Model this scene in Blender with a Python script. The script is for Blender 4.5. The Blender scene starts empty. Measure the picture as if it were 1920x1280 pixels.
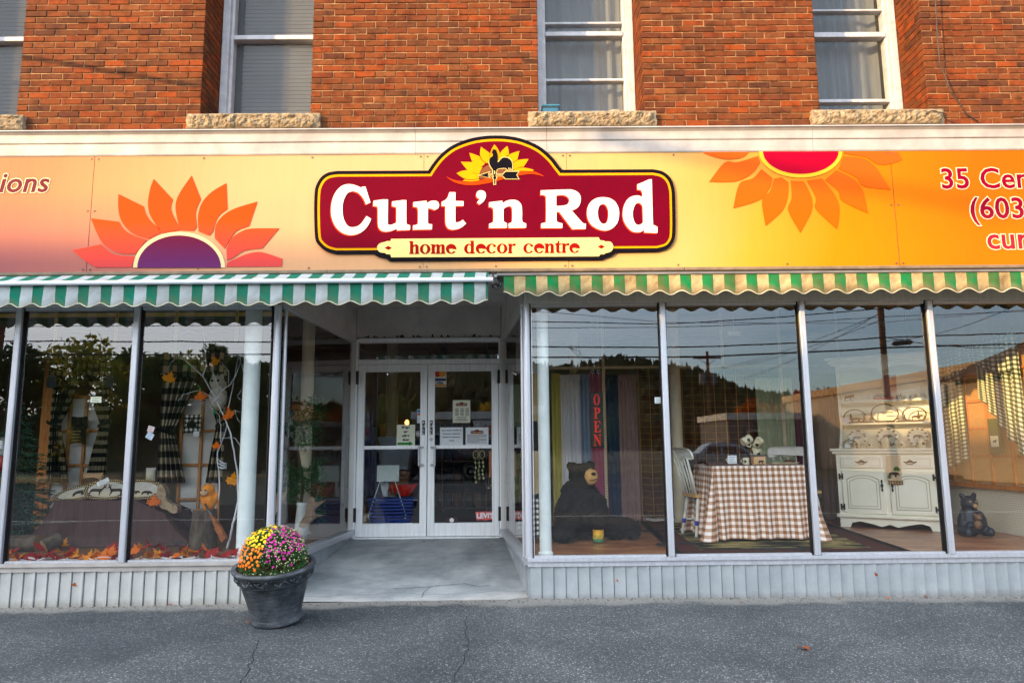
import bpy, math, random
from mathutils import Vector, Matrix, Euler, noise
from mathutils.geometry import tessellate_polygon
R = math.radians
PI = math.pi
C = bpy.context
scene = C.scene
COL = scene.collection
random.seed(7)
# ------------------------------------------------------------------ camera
CAM = Vector((0, -6.8, 1.40))
ROT = Matrix.Rotation(R(-.4), 3, 'Z') @ Matrix.Rotation(R(98.2), 3, 'X') @ Matrix.Rotation(R(-.55), 3, 'Z')
FPX = 1370.0
camd = bpy.data.cameras.new('camera')
camd.sensor_width = 36
camd.lens = FPX / 1920 * 36
camd.clip_start = .05
camd.clip_end = 4000
cam = bpy.data.objects.new('camera', camd)
COL.objects.link(cam)
cam.matrix_world = Matrix.Translation(CAM) @ ROT.to_4x4()
scene.camera = cam
# ------------------------------------------------------------------ sky and sun
SUN_EL, SUN_AZ = 13.0, 50.0            # degrees above horizon; degrees left of the street normal
to_sun = Vector((-math.sin(R(SUN_AZ)) * math.cos(R(SUN_EL)), -math.cos(R(SUN_AZ)) * math.cos(R(SUN_EL)), math.sin(R(SUN_EL))))
world = bpy.data.worlds.new('World')
scene.world = world
world.use_nodes = True
wt = world.node_tree
wt.nodes.clear()
w_out = wt.nodes.new('ShaderNodeOutputWorld')
w_bg = wt.nodes.new('ShaderNodeBackground')
w_sky = wt.nodes.new('ShaderNodeTexSky')
w_sky.sky_type = 'NISHITA'
w_sky.sun_disc = False
w_sky.sun_elevation = R(SUN_EL)
w_sky.sun_rotation = math.atan2(to_sun.x, to_sun.y)
w_sky.air_density = 1.0
w_sky.dust_density = .9
w_sky.ozone_density = 3
w_bg.inputs['Strength'].default_value = .15
# thin streaky clouds mixed into the sky
w_tc = wt.nodes.new('ShaderNodeTexCoord')
w_map = wt.nodes.new('ShaderNodeMapping')
w_map.inputs['Scale'].default_value = (1.3, 1.3, 7.0)
w_map.inputs['Location'].default_value = (.35, .2, .1)
w_no = wt.nodes.new('ShaderNodeTexNoise')
w_no.inputs['Scale'].default_value = 2.6
w_no.inputs['Detail'].default_value = 7
w_no.inputs['Roughness'].default_value = .58
w_rmp = wt.nodes.new('ShaderNodeValToRGB')
w_rmp.color_ramp.elements[0].position = .36
w_rmp.color_ramp.elements[1].position = .66
w_mul = wt.nodes.new('ShaderNodeMath'); w_mul.operation = 'MULTIPLY_ADD'; w_mul.inputs[1].default_value = .28; w_mul.use_clamp = True
w_mix = wt.nodes.new('ShaderNodeMix'); w_mix.data_type = 'RGBA'
w_mix.inputs[7].default_value = (6.6, 6.9, 7.3, 1)
w_dot = wt.nodes.new('ShaderNodeVectorMath'); w_dot.operation = 'DOT_PRODUCT'; w_dot.inputs[1].default_value = (-.55, -.5, .55)
w_mr = wt.nodes.new('ShaderNodeMapRange'); w_mr.inputs[1].default_value = .34; w_mr.inputs[2].default_value = .78; w_mr.inputs[3].default_value = .0; w_mr.inputs[4].default_value = .85
L = wt.links.new
L(w_tc.outputs['Generated'], w_dot.inputs[0]); L(w_dot.outputs['Value'], w_mr.inputs[0]); L(w_mr.outputs[0], w_mul.inputs[2])
L(w_tc.outputs['Generated'], w_map.inputs['Vector']); L(w_map.outputs[0], w_no.inputs['Vector'])
L(w_no.outputs['Fac'], w_rmp.inputs[0]); L(w_rmp.outputs[0], w_mul.inputs[0]); L(w_mul.outputs[0], w_mix.inputs[0])
L(w_sky.outputs[0], w_mix.inputs[6]); L(w_mix.outputs[2], w_bg.inputs[0]); L(w_bg.outputs[0], w_out.inputs[0])
sund = bpy.data.lights.new('sun', 'SUN')
sund.energy = 2.0
sund.angle = R(.5)
sund.color = (1.0, .63, .26)
sun = bpy.data.objects.new('sun', sund)
COL.objects.link(sun)
sun.location = to_sun * 60
sun.rotation_euler = to_sun.to_track_quat('Z', 'Y').to_euler()
vs = scene.view_settings
scene.display_settings.display_device = 'sRGB'
vs.view_transform = 'Standard'
vs.look = 'None'
vs.gamma = 1
vs.use_curve_mapping = False
vs.exposure = 2.15
cy = scene.cycles
cy.use_denoising = True
cy.max_bounces = 12
cy.diffuse_bounces = 8
cy.transparent_max_bounces = 24
cy.glossy_bounces = 5
cy.caustics_reflective = False
cy.caustics_refractive = False
# ------------------------------------------------------------------ helpers
def at(px, py, Y):
 """The point at distance plane y = Y seen at photograph pixel (px, py)."""
 d = ROT @ Vector(((px - 960) / FPX, -(py - 640) / FPX, -1))
 return CAM + d * ((Y - CAM.y) / d.y)
def atz(px, py, Z):
 d = ROT @ Vector(((px - 960) / FPX, -(py - 640) / FPX, -1))
 return CAM + d * ((Z - CAM.z) / d.z)
def S(r, g, b):
 f = lambda c: (c / 255 / 12.92) if c / 255 <= .04045 else ((c / 255 + .055) / 1.055) ** 2.4
 return (f(r), f(g), f(b), 1)
def wloc(o):
 v = Vector((0, 0, 0))
 while o is not None:
  v = v + Vector(o.location)
  o = o.parent
 return v
def tag(o, label, cat, group=None, kind=None):
 o['label'] = label
 o['category'] = cat
 if group: o['group'] = group
 if kind: o['kind'] = kind
 return o
def thing(name, label, cat, loc=(0, 0, 0), group=None):
 o = bpy.data.objects.new(name, None)
 o.empty_display_size = .1
 COL.objects.link(o)
 o.location = loc
 return tag(o, label, cat, group)
def copy_tree(o, parent=None):
 c = o.copy()
 COL.objects.link(c)
 if parent is not None:
  mpi = o.matrix_parent_inverse.copy()
  c.parent = parent
  c.matrix_parent_inverse = mpi
 for ch in list(o.children):
  copy_tree(ch, c)
 return c
class MB:
 """Collects faces; build() links them as ONE mesh object."""
 def __init__(s):
  s.v = []; s.f = []; s.uv = []; s.M = None
 def add(s, vs_, fs_, uvs=None):
  n = len(s.v)
  if s.M is not None: vs_ = [s.M @ Vector(p) for p in vs_]
  s.v += [tuple(p) for p in vs_]
  for k, f in enumerate(fs_):
   s.f.append(tuple(i + n for i in f))
   s.uv.append([uvs[i] for i in f] if uvs else None)
  return s
 def box(s, x0, x1, y0, y1, z0, z1):
  v = [(x0, y0, z0), (x1, y0, z0), (x1, y1, z0), (x0, y1, z0), (x0, y0, z1), (x1, y0, z1), (x1, y1, z1), (x0, y1, z1)]
  return s.add(v, [(0, 3, 2, 1), (4, 5, 6, 7), (0, 1, 5, 4), (1, 2, 6, 5), (2, 3, 7, 6), (3, 0, 4, 7)])
 def bbox(s, x0, x1, y0, y1, z0, z1, b=.004):
  """box with chamfered vertical and horizontal edges on the front (-y) side"""
  v = []
  for (ya, d) in ((y1, 0), (y0 + b, 0), (y0, b)):
   v += [(x0 + d, ya, z0 + d), (x1 - d, ya, z0 + d), (x1 - d, ya, z1 - d), (x0 + d, ya, z1 - d)]
  f = [(3, 2, 1, 0), (8, 9, 10, 11)]
  for k in (0, 4):
   for i in range(4):
    j = (i + 1) % 4
    f.append((k + i, k + j, k + 4 + j, k + 4 + i))
  return s.add(v, f)
 def bar(s, a, b, w, h=None, up=(0, 0, 1)):
  """rectangular bar from a to b"""
  a = Vector(a); b = Vector(b); h = h or w
  d = (b - a).normalized(); u = Vector(up)
  if abs(d.dot(u)) > .98: u = Vector((0, 1, 0))
  x = d.cross(u).normalized(); y = x.cross(d)
  v = [p + x * sx * w / 2 + y * sy * h / 2 for p in (a, b) for sx, sy in ((-1, -1), (1, -1), (1, 1), (-1, 1))]
  return s.add(v, [(3, 2, 1, 0), (4, 5, 6, 7), (0, 1, 5, 4), (1, 2, 6, 5), (2, 3, 7, 6), (3, 0, 4, 7)])
 def tube(s, pts, r, seg=8, caps=True):
  pts = [Vector(p) for p in pts]
  n = len(pts)
  rs = list(r) if isinstance(r, (list, tuple)) else [r] * n
  v = []; f = []
  prev = None
  for i, p in enumerate(pts):
   d = (pts[min(i + 1, n - 1)] - pts[max(i - 1, 0)])
   d = d.normalized() if d.length > 1e-9 else Vector((0, 0, 1))
   if prev is None:
    u = Vector((0, 0, 1)) if abs(d.z) < .9 else Vector((1, 0, 0))
    x = d.cross(u).normalized()
   else:
    x = (prev - d * prev.dot(d)).normalized()
   prev = x
   y = d.cross(x)
   for k in range(seg):
    t = 2 * PI * k / seg
    v.append(p + (x * math.cos(t) + y * math.sin(t)) * rs[i])
  for i in range(n - 1):
   for k in range(seg):
    k2 = (k + 1) % seg
    f.append((i * seg + k, i * seg + k2, (i + 1) * seg + k2, (i + 1) * seg + k))
  if caps:
   f.append(tuple(range(seg))[::-1]); f.append(tuple((n - 1) * seg + k for k in range(seg)))
  return s.add(v, f)
 def lathe(s, prof, c=(0, 0, 0), seg=24, sx=1, sy=1):
  v = []; f = []; c = Vector(c)
  for (r, z) in prof:
   for k in range(seg):
    t = 2 * PI * k / seg
    v.append((c.x + r * math.cos(t) * sx, c.y + r * math.sin(t) * sy, c.z + z))
  for i in range(len(prof) - 1):
   for k in range(seg):
    k2 = (k + 1) % seg
    f.append((i * seg + k, i * seg + k2, (i + 1) * seg + k2, (i + 1) * seg + k))
  if prof[0][0] > 1e-4: f.append(tuple(range(seg))[::-1])
  if prof[-1][0] > 1e-4: f.append(tuple((len(prof) - 1) * seg + k for k in range(seg)))
  return s.add(v, f)
 def ball(s, c, r, seg=10, rings=7, M=None):
  rx_, ry_, rz_ = r if isinstance(r, (tuple, list)) else (r, r, r)
  v = []; f = []; c = Vector(c)
  for i in range(rings + 1):
   a = PI * i / rings
   for k in range(seg):
    t = 2 * PI * k / seg
    p = Vector((rx_ * math.sin(a) * math.cos(t), ry_ * math.sin(a) * math.sin(t), rz_ * math.cos(a)))
    v.append(c + (M @ p if M else p))
  for i in range(rings):
   for k in range(seg):
    k2 = (k + 1) % seg
    f.append((i * seg + k, (i + 1) * seg + k, (i + 1) * seg + k2, i * seg + k2))
  return s.add(v, f)
 def grid(s, fn, nu, nv, uvfn=None):
  v = []; uv = []; f = []
  for j in range(nv + 1):
   for i in range(nu + 1):
    a, b = i / nu, j / nv
    v.append(fn(a, b)); uv.append(uvfn(a, b) if uvfn else (a, b))
  for j in range(nv):
   for i in range(nu):
    k = j * (nu + 1) + i
    f.append((k, k + 1, k + nu + 2, k + nu + 1))
  return s.add(v, f, uv)
 def shape(s, loops, fn, thick):
  """flat polygon with holes; loops are 2-d, fn(x, y) -> Vector on the front face, thick = Vector to the back"""
  flat = [[Vector((p[0], p[1], 0)) for p in lp] for lp in loops]
  tris = tessellate_polygon(flat)
  pts = [fn(p.x, p.y) for lp in flat for p in lp]
  n = len(pts)
  if len(loops) == 1 and False: pass
  nrm = -Vector(thick)
  ff = []
  for t in tris:
   a, b, c_ = (pts[i] for i in t)
   ff.append(tuple(t) if (b - a).cross(c_ - a).dot(nrm) >= 0 else tuple(t)[::-1])
  s.add(pts, ff, [(p.x, p.y) for lp in flat for p in lp])
  if Vector(thick).length > 0:
   k = 0
   for lp in flat:
    m = len(lp)
    fr = pts[k:k + m]; bk = [p + Vector(thick) for p in fr]
    s.add(fr + bk, [(i, (i + 1) % m, m + (i + 1) % m, m + i) for i in range(m)])
    k += m
  return s
 def build(s, name, m, parent=None, smooth=False, origin=None, recalc=False, label=None, autosmooth=None):
  off = wloc(parent) if parent is not None else Vector(origin if origin else (0, 0, 0))
  me = bpy.data.meshes.new(name)
  me.from_pydata([tuple(Vector(p) - off) for p in s.v], [], s.f)
  if any(u for u in s.uv):
   lay = me.uv_layers.new(name='UVMap')
   k = 0
   for u, fc in zip(s.uv, s.f):
    for i in range(len(fc)):
     if u: lay.data[k].uv = u[i]
     k += 1
  if recalc:
   import bmesh
   bm = bmesh.new(); bm.from_mesh(me)
   bmesh.ops.recalc_face_normals(bm, faces=bm.faces)
   bm.to_mesh(me); bm.free()
  if smooth:
   me.polygons.foreach_set('use_smooth', [True] * len(me.polygons))
   if autosmooth:
    me.set_sharp_from_angle(angle=R(autosmooth))
  me.materials.append(m)
  o = bpy.data.objects.new(name, me)
  COL.objects.link(o)
  if parent is not None: o.parent = parent
  else: o.location = off
  if label: o['label'] = label
  return o
def smooth_loop(pts, n=5):
 """Catmull-Rom through the points; a point with a third entry is a corner."""
 m = len(pts); out = []
 for i in range(m):
  p0, p1, p2, p3 = pts[(i - 1) % m], pts[i], pts[(i + 1) % m], pts[(i + 2) % m]
  a = Vector(p1[:2]); b = Vector(p2[:2])
  if len(p1) > 2 and len(p2) > 2:
   out.append(tuple(a)); continue
  q0 = a - (b - a) * .35 if len(p1) > 2 else Vector(p0[:2])
  q3 = b + (b - a) * .35 if len(p2) > 2 else Vector(p3[:2])
  for k in range(n):
   t = k / n
   out.append(tuple(.5 * ((2 * a) + (b - q0) * t + (2 * q0 - 5 * a + 4 * b - q3) * t * t + (3 * a - q0 - 3 * b + q3) * t ** 3)))
 return out
def inset(loop, d):
 """move every vertex of a clockwise or counter-clockwise loop inwards by d"""
 m = len(loop); out = []
 area = sum(loop[i][0] * loop[(i + 1) % m][1] - loop[(i + 1) % m][0] * loop[i][1] for i in range(m))
 sg = 1 if area > 0 else -1
 for i in range(m):
  a, b, c_ = Vector(loop[i - 1]), Vector(loop[i]), Vector(loop[(i + 1) % m])
  e1 = (b - a); e2 = (c_ - b)
  if e1.length < 1e-9 or e2.length < 1e-9: out.append(tuple(b)); continue
  n1 = Vector((-e1.y, e1.x)).normalized(); n2 = Vector((-e2.y, e2.x)).normalized()
  n = (n1 + n2)
  n = n.normalized() if n.length > 1e-6 else n1
  k = d / max(.45, n.dot(n1))
  out.append(tuple(b + n * k * sg))
 return out
def text_mesh(body, size, align='LEFT', bold=0, depth=.001, shear=0, spacing=1, line=1):
 cu = bpy.data.curves.new('text', 'FONT')
 cu.body = body; cu.size = size; cu.align_x = align
 cu.offset = bold; cu.extrude = depth; cu.shear = shear; cu.space_character = spacing; cu.space_line = line
 cu.resolution_u = 3
 o = bpy.data.objects.new('text', cu)
 COL.objects.link(o)
 dg = C.evaluated_depsgraph_get()
 me = bpy.data.meshes.new_from_object(o.evaluated_get(dg))
 bpy.data.objects.remove(o)
 vs_ = [v.co.copy() for v in me.vertices]; fs_ = [tuple(p.vertices) for p in me.polygons]
 bpy.data.meshes.remove(me)
 return vs_, fs_
def add_text(mb, body, size, M, **k):
 vs_, fs_ = text_mesh(body, size, **k)
 mb.add([M @ v for v in vs_], fs_)
 return mb
def upright(p, scale=1, rz=0):
 """matrix that stands text (x right, y up) upright facing -y at p"""
 return Matrix.Translation(Vector(p)) @ Matrix.Rotation(rz, 4, 'Z') @ Matrix.Rotation(PI / 2, 4, 'X')
def blob(name, balls, m, parent, voxel=.02, fur=0, smooth_it=4, fur_scale=30):
 """one continuous skin over overlapping ellipsoids (c, r, optional rotation)"""
 mb = MB()
 for b in balls:
  Mr = Euler(b[2]).to_matrix() if len(b) > 2 else None
  mb.ball(b[0], b[1], 14, 10, Mr)
 o = mb.build(name, m, parent)
 md = o.modifiers.new('r', 'REMESH'); md.mode = 'VOXEL'; md.voxel_size = voxel
 ms = o.modifiers.new('s', 'SMOOTH'); ms.iterations = smooth_it; ms.factor = .6
 dg = C.evaluated_depsgraph_get()
 me = bpy.data.meshes.new_from_object(o.evaluated_get(dg))
 o.modifiers.clear()
 old = o.data; o.data = me; me.name = name
 bpy.data.meshes.remove(old)
 if fur:
  for v in me.vertices:
   v.co += v.normal * (noise.noise(v.co * fur_scale) * fur + noise.noise(v.co * fur_scale * 2.7) * fur * .7)
 me.polygons.foreach_set('use_smooth', [True] * len(me.polygons))
 if not me.materials: me.materials.append(m)
 return o
# ------------------------------------------------------------------ materials
_MC = {}
class NT:
 """tiny node-tree writer"""
 def __init__(s, name):
  s.m = bpy.data.materials.new(name); s.m.use_nodes = True
  s.t = s.m.node_tree; s.t.nodes.clear()
  s.out = s.t.nodes.new('ShaderNodeOutputMaterial')
 def n(s, typ, **kw):
  nd = s.t.nodes.new('ShaderNode' + typ)
  for k, v in kw.items():
   if k.startswith('i_'):
    key = k[2:]
    key = int(key) if key.isdigit() else key.replace('_', ' ')
    if hasattr(v, 'is_output') or isinstance(v, bpy.types.NodeSocket): s.t.links.new(v, nd.inputs[key])
    else: nd.inputs[key].default_value = v
   else: setattr(nd, k, v)
  return nd
 def math(s, op, a, b=None, c=None, clamp=False):
  nd = s.t.nodes.new('ShaderNodeMath'); nd.operation = op; nd.use_clamp = clamp
  for i, x in enumerate((a, b, c)):
   if x is None: continue
   if isinstance(x, (int, float)): nd.inputs[i].default_value = x
   else: s.t.links.new(x, nd.inputs[i])
  return nd.outputs[0]
 def mix(s, fac, a, b, blend='MIX'):
  nd = s.t.nodes.new('ShaderNodeMix'); nd.data_type = 'RGBA'; nd.blend_type = blend
  for i, x in ((0, fac), (6, a), (7, b)):
   if isinstance(x, bpy.types.NodeSocket): s.t.links.new(x, nd.inputs[i])
   else: nd.inputs[i].default_value = x
  return nd.outputs[2]
 def ramp(s, fac, stops, interp='LINEAR'):
  nd = s.t.nodes.new('ShaderNodeValToRGB'); cr = nd.color_ramp; cr.interpolation = interp
  while len(cr.elements) < len(stops): cr.elements.new(.5)
  for e, (p, c) in zip(cr.elements, stops):
   e.position = p; e.color = c if len(c) == 4 else (*c, 1)
  s.t.links.new(fac, nd.inputs[0])
  return nd.outputs[0]
 def noise(s, vec, scale, detail=4, rough=.55, out='Fac', dist=0):
  nd = s.t.nodes.new('ShaderNodeTexNoise')
  nd.inputs['Scale'].default_value = scale; nd.inputs['Detail'].default_value = detail
  nd.inputs['Roughness'].default_value = rough; nd.inputs['Distortion'].default_value = dist
  if vec is not None: s.t.links.new(vec, nd.inputs['Vector'])
  return nd.outputs[out]
 def coord(s, kind='Object', scale=None, rot=None):
  o = s.t.nodes.new('ShaderNodeTexCoord').outputs[kind]
  if scale or rot:
   mp = s.t.nodes.new('ShaderNodeMapping')
   if scale: mp.inputs['Scale'].default_value = scale
   if rot: mp.inputs['Rotation'].default_value = rot
   s.t.links.new(o, mp.inputs['Vector']); o = mp.outputs[0]
  return o
 def xyz(s, vec):
  nd = s.t.nodes.new('ShaderNodeSeparateXYZ'); s.t.links.new(vec, nd.inputs[0])
  return nd.outputs
 def bump(s, h, strength=.3, dist=.01):
  nd = s.t.nodes.new('ShaderNodeBump'); nd.inputs['Strength'].default_value = strength
  nd.inputs['Distance'].default_value = dist
  s.t.links.new(h, nd.inputs['Height']); return nd.outputs[0]
 def principled(s, col, rough=.6, metal=0, normal=None, spec=None, **kw):
  nd = s.t.nodes.new('ShaderNodeBsdfPrincipled')
  for key, x in (('Base Color', col), ('Roughness', rough), ('Metallic', metal), ('Normal', normal), ('Specular IOR Level', spec)):
   if x is None: continue
   if isinstance(x, bpy.types.NodeSocket): s.t.links.new(x, nd.inputs[key])
   else: nd.inputs[key].default_value = x
  for k, x in kw.items():
   key = k.replace('_', ' ')
   if isinstance(x, bpy.types.NodeSocket): s.t.links.new(x, nd.inputs[key])
   else: nd.inputs[key].default_value = x
  s.t.links.new(nd.outputs[0], s.out.inputs[0])
  return nd
 def surf(s, sock): s.t.links.new(sock, s.out.inputs[0])
def pm(name, col, col2=None, scale=6, rough=.6, bump=.15, bscale=60, metal=0, spec=.4, stretch=None, detail=4, var=.72, dist=.004):
 """a general worn surface: two tones in noise, uneven gloss, fine relief"""
 if name in _MC: return _MC[name]
 t = NT(name)
 v = t.coord('Object', stretch)
 col2 = col2 or (col[0] * var, col[1] * var, col[2] * var, 1)
 f = t.ramp(t.noise(v, scale, detail), [(.3, (0, 0, 0)), (.7, (1, 1, 1))])
 c = t.mix(f, col, col2)
 rg = t.math('MULTIPLY_ADD', t.noise(v, scale * 2.3, 3), .3, rough - .15, clamp=True)
 nb = t.bump(t.noise(v, bscale, 5), bump, dist) if bump else None
 t.principled(c, rg, metal, nb, spec)
 _MC[name] = t.m
 return t.m
def gingham(name, c0, c1, c2, size, rot=0, rough=.85, weave=True, lines=None):
 """woven check in UV metres: c0 light, c1 half tone, c2 dark"""
 if name in _MC: return _MC[name]
 t = NT(name)
 x, y, z = t.xyz(t.coord('UV', rot=(0, 0, rot) if rot else None))
 def stripe(q):
  fr = t.math('FRACT', t.math('DIVIDE', q, size * 2))
  return t.ramp(fr, [(0, (1, 1, 1)), (.455, (1, 1, 1)), (.5, (0, 0, 0)), (.955, (0, 0, 0)), (1, (1, 1, 1))])
 sm = t.math('ADD', stripe(x), stripe(y))
 sm = t.math('MULTIPLY', sm, .5)
 c = t.ramp(sm, [(0, c0), (.5, c1), (1, c2)])
 nz = t.noise(t.coord('UV'), 160, 2)
 c = t.mix(.18, c, t.ramp(nz, [(.3, (.3, .3, .3)), (.7, (1, 1, 1))]), 'MULTIPLY')
 t.principled(c, rough, 0, t.bump(nz, .2, .001), .2)
 _MC[name] = t.m
 return t.m
def cloth(name, col, var=.8, scale=5, rough=.9, stretch=(8, 8, .6)):
 return pm(name, col, tuple([c * var for c in col[:3]] + [1]), scale, rough, .25, 220, 0, .15, stretch, dist=.001)
def curtain(mb, a, b, z0, z1, folds=6, amp=.03, gather=.5, nu=None, nv=10, seed=0, flare=0, uvw=None, zt=None):
 """hanging cloth between floor points a and b; gather = how much the folds tighten at the top"""
 a = Vector((a[0], a[1], 0)); b = Vector((b[0], b[1], 0))
 d = (b - a); w = d.length; d.normalize(); n = Vector((d.y, -d.x, 0))
 nu = nu or folds * 8
 rr = random.Random(seed)
 ph = rr.random() * 6
 def fn(u, v):
  k = u * folds * 2 * PI + ph + math.sin(u * 9 + ph) * .6
  am = amp * (1 - gather * v) * (.75 + .5 * noise.noise(Vector((u * 5, seed, v))))
  uu = u + (.5 - u) * 0
  x = (uu - .5) * w * (1 + flare * (1 - v)) + w / 2
  p = a + d * x + n * (math.sin(k) * am + .006 * noise.noise(Vector((u * 20, v * 6, seed))))
  p.z = z0 + (z1 - z0) * v + .008 * math.sin(k * .5) * (1 - v)
  return p
 uw = uvw or w * 1.35
 mb.grid(fn, nu, nv, lambda u, v: (u * uw, v * (z1 - z0)))
 return mb
# ------------------------------------------------------------------ special materials
def m_brick():
 t = NT('brick')
 g = t.n('NewGeometry')
 rnd = g.outputs['Random Per Island']
 c = t.ramp(rnd, [(0, S(106, 55, 25)), (.25, S(128, 67, 30)), (.5, S(98, 57, 32)), (.7, S(144, 67, 23)), (.85, S(85, 48, 31)), (1, S(132, 77, 40))])
 o = t.coord('Object')
 soot = t.ramp(t.noise(o, 9, 5, .65), [(.46, (1, 1, 1)), (.66, (.36, .33, .30))])
 c = t.mix(.75, c, soot, 'MULTIPLY')
 c = t.mix(.4, c, t.ramp(t.noise(o, 60, 4), [(.3, (.6, .55, .5)), (.7, (1, 1, 1))]), 'MULTIPLY')
 big = t.ramp(t.noise(o, .9, 2), [(.35, (.86, .80, .76)), (.65, (1, 1, 1))])
 c = t.mix(1, c, big, 'MULTIPLY')
 h = t.math('ADD', t.noise(o, 45, 5, .7), t.math('MULTIPLY', t.noise(o, 180, 3), .4))
 t.principled(c, .9, 0, t.bump(h, .6, .008), .2)
 return t.m
def m_mortar():
 return pm('mortar', S(178, 138, 96), S(112, 82, 56), 14, .95, .5, 120, dist=.006)
def m_stone():
 t = NT('granite')
 o = t.coord('Object')
 c = t.ramp(t.noise(o, 26, 6, .7), [(.3, S(92, 80, 62)), (.5, S(142, 124, 98)), (.7, S(176, 158, 130))])
 sp = t.ramp(t.noise(o, 120, 2), [(.62, (1, 1, 1)), (.70, (.35, .32, .3))])
 t.principled(t.mix(.8, c, sp, 'MULTIPLY'), .9, 0, t.bump(t.noise(o, 55, 6, .7), .7, .012), .2)
 return t.m
def m_glass(name='window_glass', r0=.115, dirt=0.0, wave=.0006, tint=(.97, .99, .98, 1)):
 t = NT(name)
 lw = t.n('LayerWeight'); lw.inputs['Blend'].default_value = .5
 f5 = t.math('POWER', lw.outputs['Facing'], 5)
 fac = t.math('MULTIPLY_ADD', f5, 1 - r0, r0, clamp=True)
 nb = None
 gl = t.n('BsdfGlossy'); gl.inputs['Roughness'].default_value = .0
 if wave:
  o = t.coord('Object', (1, 1, .55))
  nb = t.bump(t.noise(o, 1.7, 1), 1.0, wave)
  t.t.links.new(nb, gl.inputs['Normal'])
 tr = t.n('BsdfTransparent'); tr.inputs['Color'].default_value = tint
 base = tr.outputs[0]
 if dirt:
  o = t.coord('Object')
  df = t.n('BsdfDiffuse'); df.inputs['Color'].default_value = (.62, .6, .55, 1)
  dm = t.math('MULTIPLY_ADD', t.noise(o, 4, 3, .6), dirt * .9, dirt * .5)
  ms0 = t.n('MixShader'); t.t.links.new(dm, ms0.inputs[0]); t.t.links.new(base, ms0.inputs[1]); t.t.links.new(df.outputs[0], ms0.inputs[2])
  base = ms0.outputs[0]
 ms = t.n('MixShader')
 t.t.links.new(fac, ms.inputs[0]); t.t.links.new(base, ms.inputs[1]); t.t.links.new(gl.outputs[0], ms.inputs[2])
 t.surf(ms.outputs[0])
 return t.m
def m_asphalt():
 t = NT('asphalt')
 o = t.coord('Object')
 base = t.ramp(t.noise(o, 1.1, 5, .6), [(.28, (.050, .057, .061)), (.5, (.074, .081, .085)), (.72, (.100, .106, .109))])
 base = t.mix(1, base, t.ramp(t.noise(o, .45, 3), [(.35, (.72, .73, .76)), (.6, (1.08, 1.06, 1.04))]), 'MULTIPLY')
 agg = t.n('TexVoronoi'); agg.inputs['Scale'].default_value = 120
 t.t.links.new(o, agg.inputs['Vector'])
 cr = t.ramp(agg.outputs['Color'], [(.2, (.55, .55, .55)), (.62, (1.05, 1.05, 1.05)), (.80, (1.6, 1.6, 1.6)), (.90, (4.4, 4.3, 4.1))])
 c = t.mix(.85, base, cr, 'MULTIPLY')
 fine = t.ramp(t.noise(o, 260, 3, .7), [(.3, (.5, .5, .5)), (.7, (1.4, 1.4, 1.4))])
 c = t.mix(.5, c, fine, 'MULTIPLY')
 # sandy silt along the foot of the shop front
 x, y, z = t.xyz(o)
 k = t.math('ADD', y, t.math('MULTIPLY', t.math('SUBTRACT', t.noise(o, 1.5, 6, .65), .5), .55))
 ky = t.math('MULTIPLY_ADD', k, 1, .68)
 m = t.ramp(ky, [(.40, (0, 0, 0)), (.50, (.75, .75, .75)), (.62, (.9, .9, .9))])
 silt = t.ramp(t.noise(o, 60, 5, .7), [(.3, (.16, .15, .135)), (.7, (.33, .315, .285))])
 c = t.mix(m, c, silt)
 # hairline cracks
 vo = t.n('TexVoronoi'); vo.feature = 'DISTANCE_TO_EDGE'; vo.inputs['Scale'].default_value = .34
 dv = t.n('VectorMath'); dv.operation = 'MULTIPLY_ADD'
 nz = t.noise(o, 3, 5, .6, 'Color')
 t.t.links.new(nz, dv.inputs[0]); dv.inputs[1].default_value = (.5, .5, .5); t.t.links.new(o, dv.inputs[2])
 t.t.links.new(dv.outputs[0], vo.inputs['Vector'])
 ck = t.ramp(vo.outputs['Distance'], [(.0, (.8, .8, .8)), (.0012, (.9, .9, .9)), (.0026, (1, 1, 1))])
 c = t.mix(.8, c, ck, 'MULTIPLY')
 h = t.math('ADD', agg.outputs['Distance'], t.noise(o, 300, 2))
 t.principled(c, .85, 0, t.bump(h, .55, .006), .3)
 return t.m
def m_concrete(name, a, b, sc=3.0):
 t = NT(name)
 o = t.coord('Object')
 c = t.ramp(t.noise(o, sc, 6, .62), [(.28, a), (.72, b)])
 st = t.ramp(t.noise(o, 1.3, 5, .65), [(.36, (.62, .64, .66)), (.60, (1.05, 1.05, 1.05))])
 c = t.mix(1, c, st, 'MULTIPLY')
 yy = t.math('ADD', t.xyz(o)[1], t.math('MULTIPLY', t.noise(o, 1.1, 4), 1.6))
 c = t.mix(t.ramp(yy, [(.75, (.8, .8, .8)), (1.0, (0, 0, 0))]), c, t.ramp(t.noise(o, 7, 6, .7), [(.3, (.42, .40, .37)), (.7, (.60, .58, .55))]))
 nv = t.n('TexNoise'); nv.inputs['Scale'].default_value = 1.4; t.t.links.new(o, nv.inputs['Vector'])
 ln = t.math('ABSOLUTE', t.math('SUBTRACT', t.math('ADD', t.xyz(o)[1], t.math('MULTIPLY', nv.outputs['Fac'], .5)), .47))
 c = t.mix(1, c, t.ramp(ln, [(.002, (.45, .45, .45)), (.007, (1, 1, 1))]), 'MULTIPLY')
 sp = t.ramp(t.noise(o, 190, 3, .7), [(.3, (.72, .72, .72)), (.7, (1.12, 1.12, 1.12))])
 c = t.mix(.8, c, sp, 'MULTIPLY')
 t.principled(c, .88, 0, t.bump(t.noise(o, 160, 5), .4, .003), .25)
 return t.m
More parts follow.
